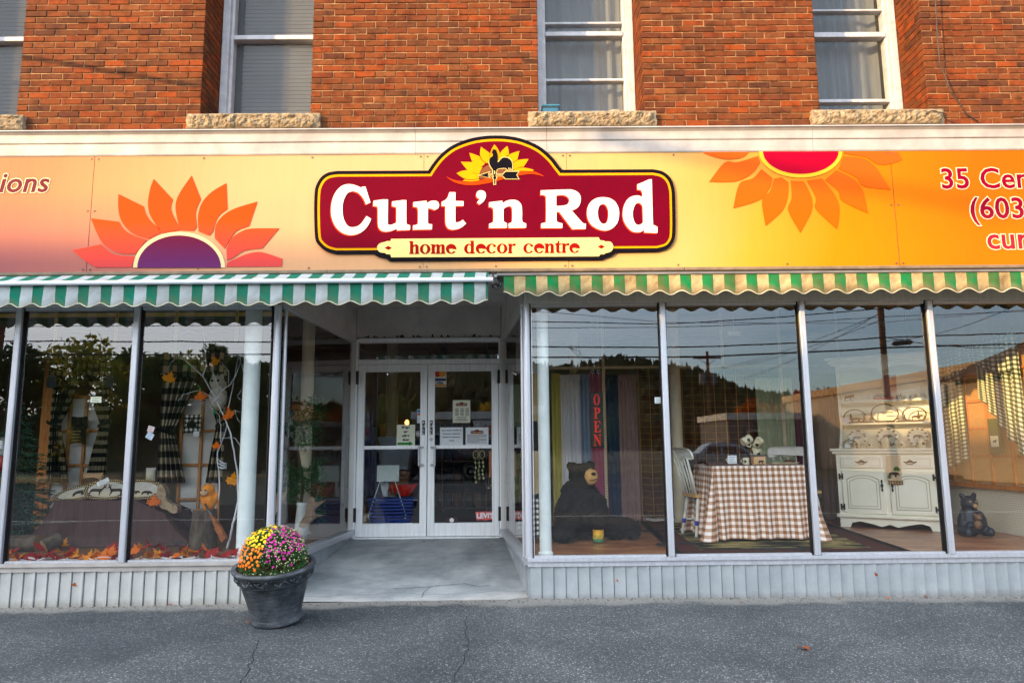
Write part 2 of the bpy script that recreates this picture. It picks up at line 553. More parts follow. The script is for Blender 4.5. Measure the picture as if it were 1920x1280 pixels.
def m_stripe(name, green, white, period, dirt, phase=0):
 t = NT(name)
 x, y, z = t.xyz(t.coord('UV'))
 o = t.coord('UV')
 wob = t.math('MULTIPLY', t.math('SUBTRACT', t.noise(o, 9, 2), .5), .010)
 fr = t.math('FRACT', t.math('DIVIDE', t.math('ADD', t.math('ADD', x, wob), phase + 100), period))
 mk = t.ramp(fr, [(0, (0, 0, 0)), (.485, (0, 0, 0)), (.5, (1, 1, 1)), (.985, (1, 1, 1)), (1, (0, 0, 0))])
 c = t.mix(mk, green, white)
 d = t.noise(o, 6, 7, .7)
 d2 = t.math('ADD', d, t.math('MULTIPLY', t.noise(o, 1.3, 2), .35))
 dm = t.ramp(d2, [(.56, (0, 0, 0)), (.86, (dirt * .9, dirt * .9, dirt * .9))])
 c = t.mix(dm, c, S(104, 76, 40))
 edge = t.ramp(y, [(0, (dirt * 1.1,) * 3), (.022, (dirt * .75,) * 3), (.07, (0, 0, 0))])
 c = t.mix(edge, c, S(120, 104, 76))
 df = t.n('BsdfPrincipled'); t.t.links.new(c, df.inputs['Base Color']); df.inputs['Roughness'].default_value = .8
 df.inputs['Specular IOR Level'].default_value = .2
 t.t.links.new(t.bump(t.noise(o, 18, 4), .5, .01), df.inputs['Normal'])
 tl = t.n('BsdfTranslucent'); t.t.links.new(c, tl.inputs['Color'])
 ms = t.n('MixShader'); ms.inputs[0].default_value = .25
 t.t.links.new(df.outputs[0], ms.inputs[1]); t.t.links.new(tl.outputs[0], ms.inputs[2])
 t.surf(ms.outputs[0])
 return t.m
def m_parquet():
 t = NT('parquet')
 o = t.coord('UV')
 bk = t.n('TexBrick'); bk.inputs['Scale'].default_value = 1
 bk.inputs['Brick Width'].default_value = .30; bk.inputs['Row Height'].default_value = .075; bk.inputs['Mortar Size'].default_value = .002
 bk.inputs['Color1'].default_value = S(190, 134, 96); bk.inputs['Color2'].default_value = S(128, 78, 52); bk.inputs['Mortar'].default_value = S(50, 30, 20)
 t.t.links.new(o, bk.inputs['Vector'])
 g = t.noise(t.coord('UV', (4, 60, 1)), 3, 4)
 c = t.mix(.4, bk.outputs['Color'], t.ramp(g, [(.3, (.6, .5, .45)), (.7, (1.1, 1.1, 1.1))]), 'MULTIPLY')
 t.principled(c, .32, 0, t.bump(bk.outputs['Fac'], .3, -.001), .5)
 return t.m
def m_wood(name, a, b, grain=(1.5, 18, 18), rough=.5):
 if name in _MC: return _MC[name]
 t = NT(name)
 o = t.coord('Object', grain)
 n = t.noise(o, 2.4, 5, .6, dist=.6)
 c = t.ramp(n, [(.3, b), (.52, a), (.75, tuple([min(1, q * 1.15) for q in a[:3]] + [1]))])
 t.principled(c, rough, 0, t.bump(n, .15, .003), .35)
 _MC[name] = t.m
 return t.m
def m_leaf(name, a, b, sc=2.5, rough=.6, trans=.35):
 if name in _MC: return _MC[name]
 t = NT(name)
 rnd = t.n('NewGeometry').outputs['Random Per Island']
 o = t.coord('Object')
 f = t.math('MULTIPLY_ADD', t.noise(o, sc, 3), .9, t.math('MULTIPLY_ADD', rnd, .6, -.35), clamp=True)
 c = t.mix(f, a, b)
 df = t.n('BsdfPrincipled'); t.t.links.new(c, df.inputs['Base Color']); df.inputs['Roughness'].default_value = rough
 df.inputs['Specular IOR Level'].default_value = .25
 tl = t.n('BsdfTranslucent'); t.t.links.new(c, tl.inputs['Color'])
 ms = t.n('MixShader'); ms.inputs[0].default_value = trans
 t.t.links.new(df.outputs[0], ms.inputs[1]); t.t.links.new(tl.outputs[0], ms.inputs[2])
 t.surf(ms.outputs[0])
 _MC[name] = t.m
 return t.m
def m_metal(name, col, rough=.38, metal=.75, streak=True):
 if name in _MC: return _MC[name]
 t = NT(name)
 o = t.coord('Object', (30, 30, 1.2))
 n = t.noise(o, 1.2, 5, .6)
 c = t.mix(.5, col, t.ramp(n, [(.3, (.62, .62, .62)), (.7, (1, 1, 1))]), 'MULTIPLY')
 sp = t.ramp(t.noise(t.coord('Object'), 38, 5, .75), [(.60, (1, 1, 1)), (.72, (.5, .46, .42))])
 c = t.mix(.5, c, sp, 'MULTIPLY')
 rg = t.math('MULTIPLY_ADD', n, .3, rough - .15, clamp=True)
 t.principled(c, rg, metal, t.bump(t.noise(t.coord('Object'), 7, 3), .25, .006), .5)
 _MC[name] = t.m
 return t.m
def m_siding(name, col):
 t = NT(name)
 o = t.coord('Object')
 c = t.mix(.8, col, t.ramp(t.noise(o, 3.2, 6, .65), [(.3, (.72, .74, .75)), (.65, (1, 1, 1))]), 'MULTIPLY')
 x, y, z = t.xyz(o)
 k = t.math('ADD', z, t.math('MULTIPLY', t.noise(o, 14, 5, .7), .10))
 dirt = t.ramp(k, [(.09, (.55, .5, .44)), (.15, (1, 1, 1))])
 c = t.mix(.7, c, dirt, 'MULTIPLY')
 sp = t.ramp(t.noise(o, 70, 3, .7), [(.3, (.75, .75, .75)), (.4, (1, 1, 1))])
 c = t.mix(.6, c, sp, 'MULTIPLY')
 t.principled(c, .42, .25, t.bump(t.noise(o, 9, 4), .35, .01), .5)
 return t.m
M_BRICK = m_brick(); M_MORTAR = m_mortar(); M_STONE = m_stone()
M_GLASS = m_glass()
M_UPGLASS = m_glass('dusty_window_glass', .02, .07, .0008)
M_ALU = m_metal('aluminium', (.56, .57, .61, 1), .36, .4)
M_DOORALU = m_metal('door_aluminium', (.93, .94, .95, 1), .36, .1)
M_ALU_DARK = m_metal('weathered_aluminium', (.66, .65, .63, 1), .45, .2)
M_WHITE_TRIM = pm('white_painted_metal', S(176, 170, 164), S(152, 144, 138), 5, .5, .15, 30)
M_FRAME = pm('window_frame_paint', S(196, 196, 198), S(170, 170, 174), 12, .5, .15, 60)
M_SIDING = m_siding('siding_white', S(190, 190, 186))
M_SIDING_GREY = m_siding('siding_grey', S(164, 169, 171))
M_DARK = pm('dark_void', S(30, 26, 24), S(20, 18, 17), 3, .9)
M_PLY = pm('painted_plywood', S(214, 210, 204), S(190, 186, 180), 3, .85, .2, 90)
M_CEIL = pm('ceiling_boards', S(140, 122, 102), S(112, 96, 80), 2, .8, .1, 40, stretch=(1, 12, 1))
M_WALLIN = pm('shop_wall_paint', S(150, 138, 120), S(124, 114, 98), 2, .85)
M_PAPER = pm('paper_white', S(226, 230, 232), S(212, 216, 220), 20, .8, .05)
M_PAPER_CREAM = pm('paper_cream', S(226, 228, 204), S(214, 214, 190), 20, .8, .05)
M_INK = pm('black_ink', S(28, 28, 32), S(20, 20, 24), 20, .7, 0)
M_BLACK = pm('black_metal', S(26, 25, 26), S(16, 16, 17), 12, .5, .1)
M_COLUMN = pm('column_paint', S(226, 232, 230), S(204, 212, 212), 4, .45, .1, 30)
M_COLUMN_TAN = pm('column_cream', S(226, 214, 188), S(204, 190, 160), 4, .5, .1, 30)
# ------------------------------------------------------------------ ground, road, ramp
def sheet(name, x0, x1, y0, y1, z, m, kind='structure', nx=1, ny=1, zf=None):
 mb = MB()
 mb.grid(lambda u, v: (x0 + (x1 - x0) * u, y0 + (y1 - y0) * v, z + (zf(x0 + (x1 - x0) * u, y0 + (y1 - y0) * v) if zf else 0)), nx, ny,
   lambda u, v: (x0 + (x1 - x0) * u, y0 + (y1 - y0) * v))
 o = mb.build(name, m)
 o['kind'] = kind
 return o
M_ASPH = m_asphalt()
def gz(x, y):
 """the pavement rises a little to the shop front in the middle"""
 k = max(0, 1 + y / 3.0) if y < 0 else 1
 return (.030 + .028 * math.exp(-((x - .2) / 3.0) ** 2)) * min(1, k) + (.010 * noise.noise(Vector((x * .7, y * .9, 3))) if y > -6 else 0)
ground = sheet('ground', -120, 120, -400, -5.2, 0, pm('field_ground', S(62, 62, 36), S(46, 48, 28), .3, .95, .3, 5), zf=lambda x, y: -.05)
pavement = sheet('pavement', -12, 12, -5.6, .12, 0, M_ASPH, nx=96, ny=46, zf=gz)
road = sheet('road', -120, 120, -18.5, -5.6, -.004, pm('road_asphalt', S(62, 62, 64), S(46, 46, 48), 1.2, .9, .3, 90))
parking = sheet('parking', -60, 120, -27, -18.5, .0, pm('parking_asphalt', S(70, 66, 60), S(54, 51, 47), .6, .95, .3, 40))
mb = MB(); mb.box(-110, 110, -8.42, -8.30, -.003, .004)
mb.bar((-13.5, -5.7, .0005), (-8.6, -8.36, .0005), .10, .008)
o = mb.build('road_markings', pm('road_paint', S(225, 222, 212), S(180, 178, 170), 8, .8)); o['kind'] = 'structure'
# concrete ramp running up to the doors
M_CONC = m_concrete('ramp_concrete', (.26, .285, .295, 1), (.44, .46, .46, 1))
def rz_(u, v): return .055 + .25 * v ** 1.1
mb = MB()
mb.grid(lambda u, v: ((-2.16 + .23 * v) + ((.20 - .27 * v) - (-2.16 + .23 * v)) * u, -.03 + 2.56 * v, rz_(u, v) + .006 * noise.noise(Vector((u * 4, v * 5, 0)))), 20, 24)
o = mb.build('entrance_ramp', M_CONC); o['kind'] = 'structure'
def crack(mb, pts, w, zf):
 pts = [atz(px, py, .05) for px, py in pts]; out = []
 for a, b in zip(pts, pts[1:]):
  for q in range(14): p = a.lerp(b, q / 14); out.append(p + Vector((noise.noise(p * 9), noise.noise(p * 9 + Vector((4, 0, 0))), 0)) * .022)
 for i in range(len(out) - 1):
  a, b = out[i], out[i + 1]; d = (b - a); n = Vector((-d.y, d.x, 0)).normalized() * w * (.5 + abs(noise.noise(a * 14)))
  mb.add([(q.x, q.y, zf(q)) for q in (a - n, b - n, b + n, a + n)], [(0, 1, 2, 3)])
mb = MB(); zg = lambda q: gz(q.x, q.y) + .003
crack(mb, [(484, 1195), (476, 1225), (462, 1250), (440, 1292)], .004, zg); crack(mb, [(874, 1152), (872, 1180), (880, 1200), (862, 1240), (842, 1290)], .003, zg)
crack(mb, [(0, 1168), (90, 1158), (180, 1161), (300, 1152)], .003, zg); crack(mb, [(1180, 1145), (1330, 1142), (1480, 1140), (1700, 1137)], .002, zg)
zr2 = lambda q: rz_(0, max(0, (q.y + .03) / 2.56)) + .008
crack(mb, [(736, 1112), (800, 1109), (870, 1104), (895, 1108), (920, 1107)], .005, zr2); crack(mb, [(806, 1109), (798, 1115), (788, 1124)], .003, zr2)
o = mb.build('pavement_cracks', pm('crack_dark', S(30, 30, 32), S(20, 20, 22), 30, .95, 0)); o['kind'] = 'structure'
# ------------------------------------------------------------------ the shop building
shop = thing('shop_building', 'red brick shop building with big display windows and a recessed double door under the signs', 'building', (0, 0, 0))
WALL_Y = -.10
WIN = [(-5.78, -4.72), (-2.95, -1.884), (.327, 1.353), (3.066, 4.128), (5.85, 6.9)]
ZS, ZT, ZTOP = 4.59, 6.95, 7.3
WX0, WX1 = -8.2, 8.2
# bricks, each a small block of its own with an uneven face
rb = random.Random(3)
COURSE, BL, J = .0655, .205, .009
bricks = MB()
def one_brick(x0, x1, z, dep=.094, yface=WALL_Y):
 dy = rb.uniform(-.0035, .0025)
 t = rb.uniform(-.0025, .0025)
 h = COURSE - J + rb.uniform(-.002, .002)
 y = yface + dy
 dz = rb.uniform(-.0015, .0015)
 b = .004
 xa, xb, za, zb = x0, x1, z + dz, z + dz + h
 j = lambda: rb.uniform(-.003, .003)
 v = [(xa, yface + dep, za), (xb, yface + dep, za), (xb, yface + dep, zb), (xa, yface + dep, zb),
   (xa + j() * .6, y + b, za + j() * .4), (xb + j() * .6, y + b + t, za + j() * .4), (xb + j() * .6, y + b + t, zb + j() * .4), (xa + j() * .6, y + b, zb + j() * .4),
   (xa + b, y, za + b), (xb - b, y + t, za + b), (xb - b, y + t, zb - b), (xa + b, y, zb - b)]
 f = [(8, 9, 10, 11)]
 for k in (0, 4):
  for i in range(4):
   q = (i + 1) % 4
   f.append((k + i, k + q, k + 4 + q, k + 4 + i))
 bricks.add(v, f)
def lay(x0, x1, z0, z1, first=0):
 n = int(round((z1 - z0) / COURSE))
 for r in range(n):
  z = z0 + r * COURSE
  x = x0
  half = (r + first) % 2
  k = 0
  while x < x1 - .02:
   w = BL if not (half and k == 0) else BL / 2
   w *= rb.uniform(.97, 1.03)
   e = min(x1, x + w)
   if x1 - e < .05: e = x1
   one_brick(x + (0 if k == 0 else J / 2), e - (0 if e == x1 else J / 2), z)
   x = e; k += 1
z_low = ZS - 5 * COURSE
for x0, x1 in [(WX0, WX1)]:
 lay(x0, x1, z_low, ZS - 2.3 * COURSE)          # courses under the sills
edges = [WX0] + [q for w in WIN for q in w] + [WX1]
# the courses beside the sills and windows
for i in range(0, len(edges), 2):
 a, b = edges[i], edges[i + 1]
 lay(a + (.098 if i else 0), b - (.098 if i + 2 < len(edges) else 0), ZS - 3 * COURSE + COURSE, ZS, 1)
 lay(a, b, ZS, ZT, 0)
lay(WX0, WX1, ZT, ZTOP)
bricks.build('brick_wall', M_BRICK, shop)
# reveals: the returns of the wall at each window, brick laid into the depth
rev = MB(); mort = MB()
REV = .40
for (a, b) in WIN:
 for xs, sgn in ((a, -1), (b, 1)):
  n = int((ZT - ZS) / COURSE)
  for r in range(n):
   z = ZS + r * COURSE
   y = WALL_Y + .098
   lens = [BL / 2, BL] if r % 2 else [BL, BL / 2]
   for w in lens + [BL]:
    e = min(y + w - J, REV - .06)
    if e - y < .02: break
    jx = rb.uniform(-.003, .002)
    x_in = xs + (-sgn * .0 + sgn * jx)
    rev.box(min(x_in, xs + sgn * .08), max(x_in, xs + sgn * .08), y, e, z, z + COURSE - J)
    y = y + w
rev.build('brick_reveal', M_BRICK, shop)
# mortar body behind the brick faces (pieces between the openings)
mbm = MB()
edges2 = [WX0] + [q for w in WIN for q in w] + [WX1]
for i in range(0, len(edges2), 2):
 a, b = edges2[i], edges2[i + 1]
 mbm.box(a + (.007 if i else 0), b - (.007 if i + 2 < len(edges2) else 0), WALL_Y + .0085, REV + .1, z_low - .05, ZTOP)
for a, b in WIN:
 mbm.box(a - .0071 + .0142, b - .0071, WALL_Y + .007, REV + .1, z_low - .05, ZS - .16)
 mbm.box(a + .0071, b - .0071, WALL_Y + .007, REV + .1, ZT, ZTOP)
mbm.build('mortar_bed', M_MORTAR, shop)
# stone sills with a rough split face
def sill(a, b, k):
 mb = MB()
 x0, x1 = a - .105, b + .105
 z0, z1 = ZS - .152, ZS - .002
 rs = random.Random(k)
 nx, nz = 90, 12
 def fn(u, v):
  x = x0 + (x1 - x0) * u; z = z0 + (z1 - z0) * v
  e = min(1, u * 16, (1 - u) * 22) * min(1, (v + .05) * 5, (1.02 - v) * 5)
  r = abs(noise.noise(Vector((x * 9 + k * 7, z * 11, k)))) * .05 + abs(noise.noise(Vector((x * 22, z * 26, k + 3)))) * .03 + noise.noise(Vector((x * 60, z * 60, k))) * .008
  zz = z + .004 * noise.noise(Vector((x * 12, k, v)))
  return (x + (.012 * noise.noise(Vector((z * 20, k, 1))) if u in (0, 1) else 0), WALL_Y - .055 - r * e - .015 * e, zz)
 mb.grid(fn, nx, nz)
 top = [fn(i / nx, 1) for i in range(nx + 1)]
 bot = [fn(i / nx, 0) for i in range(nx + 1)]
 yb = REV - .02
 for row in (top, bot):
  n = len(mb.v)
  mb.add(row + [(p[0], WALL_Y + (.02), p[2]) for p in row], [(i, i + 1, nx + 2 + i, nx + 1 + i) for i in range(nx)])
 for u in (0, 1):
  col_ = [fn(u, j / nz) for j in range(nz + 1)]
  mb.add(col_ + [(p[0], WALL_Y + .02, p[2]) for p in col_], [(i, i + 1, nz + 2 + i, nz + 1 + i) for i in range(nz)])
 mb.box(a + .004, b - .004, WALL_Y + .02, yb, z0 + .01, z1 - .004)
 mb.build('window_sill', M_STONE, shop)
for k, (a, b) in enumerate(WIN): sill(a, b, k)
# upstairs windows
M_BLIND = pm('window_blind', S(60, 66, 74), S(48, 53, 60), 2, .8, 0)
M_UPCURT = cloth('net_curtain', S(98, 104, 110), .8)
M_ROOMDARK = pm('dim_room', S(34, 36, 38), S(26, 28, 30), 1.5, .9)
def upwin(k, a, b, rails, style):
 GY = REV + .02
 mb = MB()
 fw = .075
 mb.bbox(a, a + fw, REV - .08, REV + .1, ZS, ZT, .006); mb.bbox(b - fw, b, REV - .08, REV + .1, ZS, ZT, .006)
 mb.bbox(a + fw, a + fw + .03, REV - .03, REV + .06, ZS, ZT, .004); mb.bbox(b - fw - .03, b - fw, REV - .03, REV + .06, ZS, ZT, .004)
 mb.bbox(a + fw + .03, b - fw - .03, REV - .02, REV + .06, ZT - .06, ZT, .004)
 mb.bbox(a + fw + .03, b - fw - .03, REV - .04, REV + .06, ZS, ZS + (.05 if style != 2 else .03), .004)
 for (zr, h, pr) in rails:
  mb.bbox(a + fw + .03, b - fw - .03, REV - pr, REV + .05, zr - h / 2, zr + h / 2, .004)
 fr = mb.build('window', M_FRAME, shop, label={0: None}.get(k))
 p = MB(); p.grid(lambda u, v: (a + fw + .01 + (b - a - 2 * fw - .02) * u, GY, ZS + .01 + (ZT - ZS - .02) * v), 1, 1)
 p.build('pane', M_UPGLASS, fr)
 # what hangs behind the pane, and a dim room
 q = MB()
 if style == 0:
  q.grid(lambda u, v: (a + fw + (b - a - 2 * fw) * u, GY + .06, ZS + .02 + (ZT - ZS - .04) * v), 1, 1)
  for i in range(44):
   z = ZS + .02 + i * .044
   q.box(a + .17, b - .12, GY + .045, GY + .050, z, z + .038)
  q.build('blind', M_BLIND, fr)
 else:
  curtain(q, (a + fw + .02, GY + .14), (b - fw - .02, GY + .14), ZS + .15, ZT, 5, .03, .3, seed=k)
  q.build('curtain', M_UPCURT, fr)
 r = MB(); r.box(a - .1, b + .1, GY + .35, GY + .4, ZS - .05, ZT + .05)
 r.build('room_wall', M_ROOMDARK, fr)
upwin(0, *WIN[0], [(5.68, .05, .04)], 0)
upwin(1, *WIN[1], [(5.68, .05, .045)], 0)
upwin(2, *WIN[2], [(5.83, .025, .03), (5.70, .05, .045), (5.19, .028, .03), (4.82, .04, .04)], 2)
upwin(3, *WIN[3], [(5.96, .022, .03), (5.67, .055, .05), (4.94, .035, .03)], 1)
upwin(4, *WIN[4], [(5.68, .05, .045)], 0)
# white metal cornice over the signs, two stepped bands
FZ0, FZ1, SY = 4.128, 4.372, -.25
mb = MB()
prof = [(-.02, FZ1 + .012), (SY - .045, FZ1 - .002), (SY - .05, FZ1 - .014), (SY - .034, FZ1 - .022), (SY - .017, FZ1 - .04), (SY - .015, FZ1 - .112), (SY - .012, FZ1 - .120), (SY - .002, FZ1 - .122), (SY - .002, FZ1 - .128), (SY - .012, FZ1 - .134), (SY - .010, FZ0 + .012), (SY - .004, FZ0), (-.02, FZ0)]
def cornice(x0, x1, k):
 n = 40
 def fn(u, v):
  i = int(round(v * (len(prof) - 1)))
  y, z = prof[i]
  x = x0 + (x1 - x0) * u
  w = .002 * noise.noise(Vector((x * 1.7, i * .4, k)))
  return (x, y + w, z + w * .6)
 mb.grid(fn, n, len(prof) - 1)
cx = [WX0, -4.9, -.545 - .3, .39, 2.9, WX1]
for k in range(len(cx) - 1): cornice(cx[k] + .0015, cx[k + 1] - .0015, k)
mb.build('cornice', M_WHITE_TRIM, shop)
# box behind the signs, its lower moulding and soffit
mb = MB(); mb.box(WX0, WX1, SY + .03, .30, 3.02, z_low + .02)
mb.build('sign_backing', M_PLY, shop)
mb = MB()
for k in range(5):
 xa = WX0 + (WX1 - WX0) / 5 * k
 mb.bbox(xa + .001, xa + (WX1 - WX0) / 5 - .001, SY - .016, SY + .03, 2.986, 3.018, .006)
mb.build('lower_moulding', pm('moulding_brown', S(132, 112, 88), S(96, 82, 66), 7, .6, .2), shop)
mb = MB(); mb.box(WX0, -2.17, SY + .031, .2, 2.95, 3.02); mb.box(.19, WX1, SY + .031, .2, 2.95, 3.02); mb.box(-2.17, .19, SY + .031, -.02, 2.95, 3.02)
mb.build('soffit', M_ALU_DARK, shop)
# --- shop front: bulkhead of ribbed metal, sills, mullions, heads
HZ0, HZ1 = 2.735, 2.80
def bulk(mb, a, b, za, zb, pitch, seed, zt=.335, nrm=None):
 """ribbed metal along the line a-b; every panel is slightly dished"""
 a = Vector((*a, 0)); b = Vector((*b, 0)); d = (b - a); Ln = d.length; d.normalize(); n = Vector((d.y, -d.x, 0))
 rs = random.Random(seed)
 k = 0; s = 0
 while s < Ln - .02:
  e = min(Ln, s + pitch)
  tl = rs.uniform(-.004, .004)
  pts = [(s + .003, -.006), (s + .004, .002), (s + .03, .0035), ((s + e) / 2, .006), (e - .03, .011), (e - .008, .016 + tl), (e - .003, .015), (e - .002, -.006)]
  if e - s < .06: pts = [(s + .0035, -.004), (s + .01, .01), (e - .01, .01), (e - .0035, -.004)]
  def fn(u, v, pts=pts):
   i = int(round(u * (len(pts) - 1)))
   q, o = pts[i]
   zz = (za + (zb - za) * q / Ln)
   p = a + d * q + n * (o + .003 * noise.noise(Vector((q * 6, v * 2, seed))))
   p.z = (zz - .05) + (zt - zz + .05) * v
   return p
  mb.grid(fn, len(pts) - 1, 6)
  s = e; k += 1
 q0 = a - n * .012; q1 = b - n * .012
 mb.add([(q0.x, q0.y, za - .06), (q1.x, q1.y, zb - .06), (q1.x, q1.y, zt), (q0.x, q0.y, zt)], [(0, 1, 2, 3)])
JL, JR = -2.17, .188
JLB, JRB, YB = -1.95, -.06, 2.5
mb = MB(); bulk(mb, (WX0, -.015), (JL + .02, -.015), .01, .045, .1075, 1); bl_ = mb.build('bulkhead', M_SIDING, shop)
mb = MB(); bulk(mb, (JR, -.015), (WX1, -.015), .055, .02, .1075, 2); mb.build('bulkhead', M_SIDING_GREY, shop)
mb = MB(); bulk(mb, (JL + .02, 0), (JLB, YB), .05, .31, .12, 3, .36); mb.build('bulkhead', M_SIDING_GREY, shop)
mb = MB(); bulk(mb, (JRB, YB), (JR, 0), .31, .05, .12, 4, .36); mb.build('bulkhead', M_SIDING_GREY, shop)
# sills
def sill_alu(a, b, m=M_ALU, w=.12, extra=0):
 mb = MB()
 a = Vector((*a, 0)); b = Vector((*b, 0))
 mb.bar(a + Vector((0, 0, .357)), b + Vector((0, 0, .357)), .075, .044)
 mb.bar(a + Vector((0, 0, .395)), b + Vector((0, 0, .395)), .11, .03)
 return mb.build('sill', m, shop)
sill_alu((WX0, .0), (JL + .03, .0), M_WHITE_TRIM); sill_alu((JR - .02, 0), (WX1, 0), M_ALU)
sill_alu((JL + .03, .06), (JLB, YB - .04), M_ALU); sill_alu((JR - .01, .06), (JRB, YB - .04), M_ALU)
# window bays: frame + pane
def bay(x0, x1, mull_left=True, y=0):
 mb = MB()
 if mull_left: mb.bbox(x0 - .027, x0 + .027, y - .055, y + .05, .41, HZ0, .006)
 gks = []
 for ga in (x0 + .0275, x1 - .0345):
  gk = MB(); gk.box(ga, ga + .007, y - .02, y + .05, .411, HZ0 - .001); gks.append(gk)
 if not mull_left: mb.box(x0 + .0405, x0 + .046, y - .02, y + .03, .411, HZ0 - .001)
 mb.box(x0 + .046, x1 - .046, y - .02, y + .03, .411, .428)
 mb.box(x0 + .046, x1 - .046, y - .03, y + .04, HZ0 - .03, HZ0 - .001)
 fr = mb.build('display_window', M_ALU, shop)
 for gk in gks: gk.build('gasket', M_BLACK, fr)
 p = MB(); p.grid(lambda u, v: (x0 + .04 + (x1 - x0 - .08) * u, y + .005, .42 + (HZ0 - .43) * v), 1, 1)
 p.build('pane', M_GLASS, fr)
 return fr
LX = [-7.9, -6.75, -5.66, -4.56, -3.462, -2.175]
for k in range(len(LX) - 1): bay(LX[k], LX[k + 1])
RX = [.188, 1.464, 2.780, 3.99, 5.28, 6.57, 7.9]
for k in range(len(RX) - 1): bay(RX[k], RX[k + 1], k > 0)
# corner posts, round nosed
for x, y in ((JL + .015, -.005), (JR - .005, -.005)):
 mb = MB(); mb.tube([(x, y, .41), (x, y, HZ0)], .036, 16)
 mb.tube([(x + (.055 if x < -1 else -.04), y + .07, .41), (x + (.055 if x < -1 else -.04), y + .07, HZ0)], .018, 10)
 mb.build('corner_post', M_ALU, shop, True, autosmooth=40)
mb = MB()
mb.bbox(WX0, JL + .02, -.05, .05, HZ0, 2.95, .006); mb.bbox(JR - .02, WX1, -.05, .05, HZ0, 2.95, .006)
mb.build('window_head', M_ALU_DARK, shop)
# slanting side windows of the entrance
def side(a, b, name):
 a = Vector((*a, 0)); b = Vector((*b, 0)); d = (b - a).normalized()
 mb = MB()
 up = lambda p, z: Vector((p.x, p.y, z))
 mb.bar(up(a, 2.76), up(b, 2.76), .05, .06)
 mb.bar(up(b, .4), up(b, 2.78), .06, .06, up=(0, 1, 0))
 fr = mb.build('display_window', M_ALU_DARK, shop)
 p = MB(); a2 = a + d * .04; b2 = b - d * .03
 p.add([up(a2, .42), up(b2, .42), up(b2, 2.74), up(a2, 2.74)], [(0, 1, 2, 3)])
 p.build('pane', M_GLASS, fr)
side((JL + .03, .06), (JLB, YB - .03), 'l'); side((JR - .015, .06), (JRB, YB - .03), 'r')
# plywood above the side glass, back board and ceiling of the recess
mb = MB()
mb.bar((JL + .03, .06, 3.0), (JLB, YB, 3.0), .03, .42); mb.bar((JR - .015, .06, 3.0), (JRB, YB, 3.0), .03, .42)
mb.box(JLB + .02, -1.12, YB - .012, YB + .02, 2.80, 3.2); mb.box(-1.117, JRB - .02, YB - .014, YB + .02, 2.80, 3.2)
mb.box(JL, JR, -.02, YB, 3.2, 3.24)
mb.build('recess_panel', M_PLY, shop)
# peeling bits along the lower edge of the back board
mb = MB()
for k in range(26):
 x = rb.uniform(JLB + .1, JRB - .1); w = rb.uniform(.01, .05); h = rb.uniform(.008, .05)
 mb.add([(x, YB - .018, 2.805), (x + w, YB - .018, 2.803), (x + w * rb.random(), YB - .020, 2.805 + h)], [(0, 1, 2)])
mb.build('peeling_edge', M_DARK, shop)
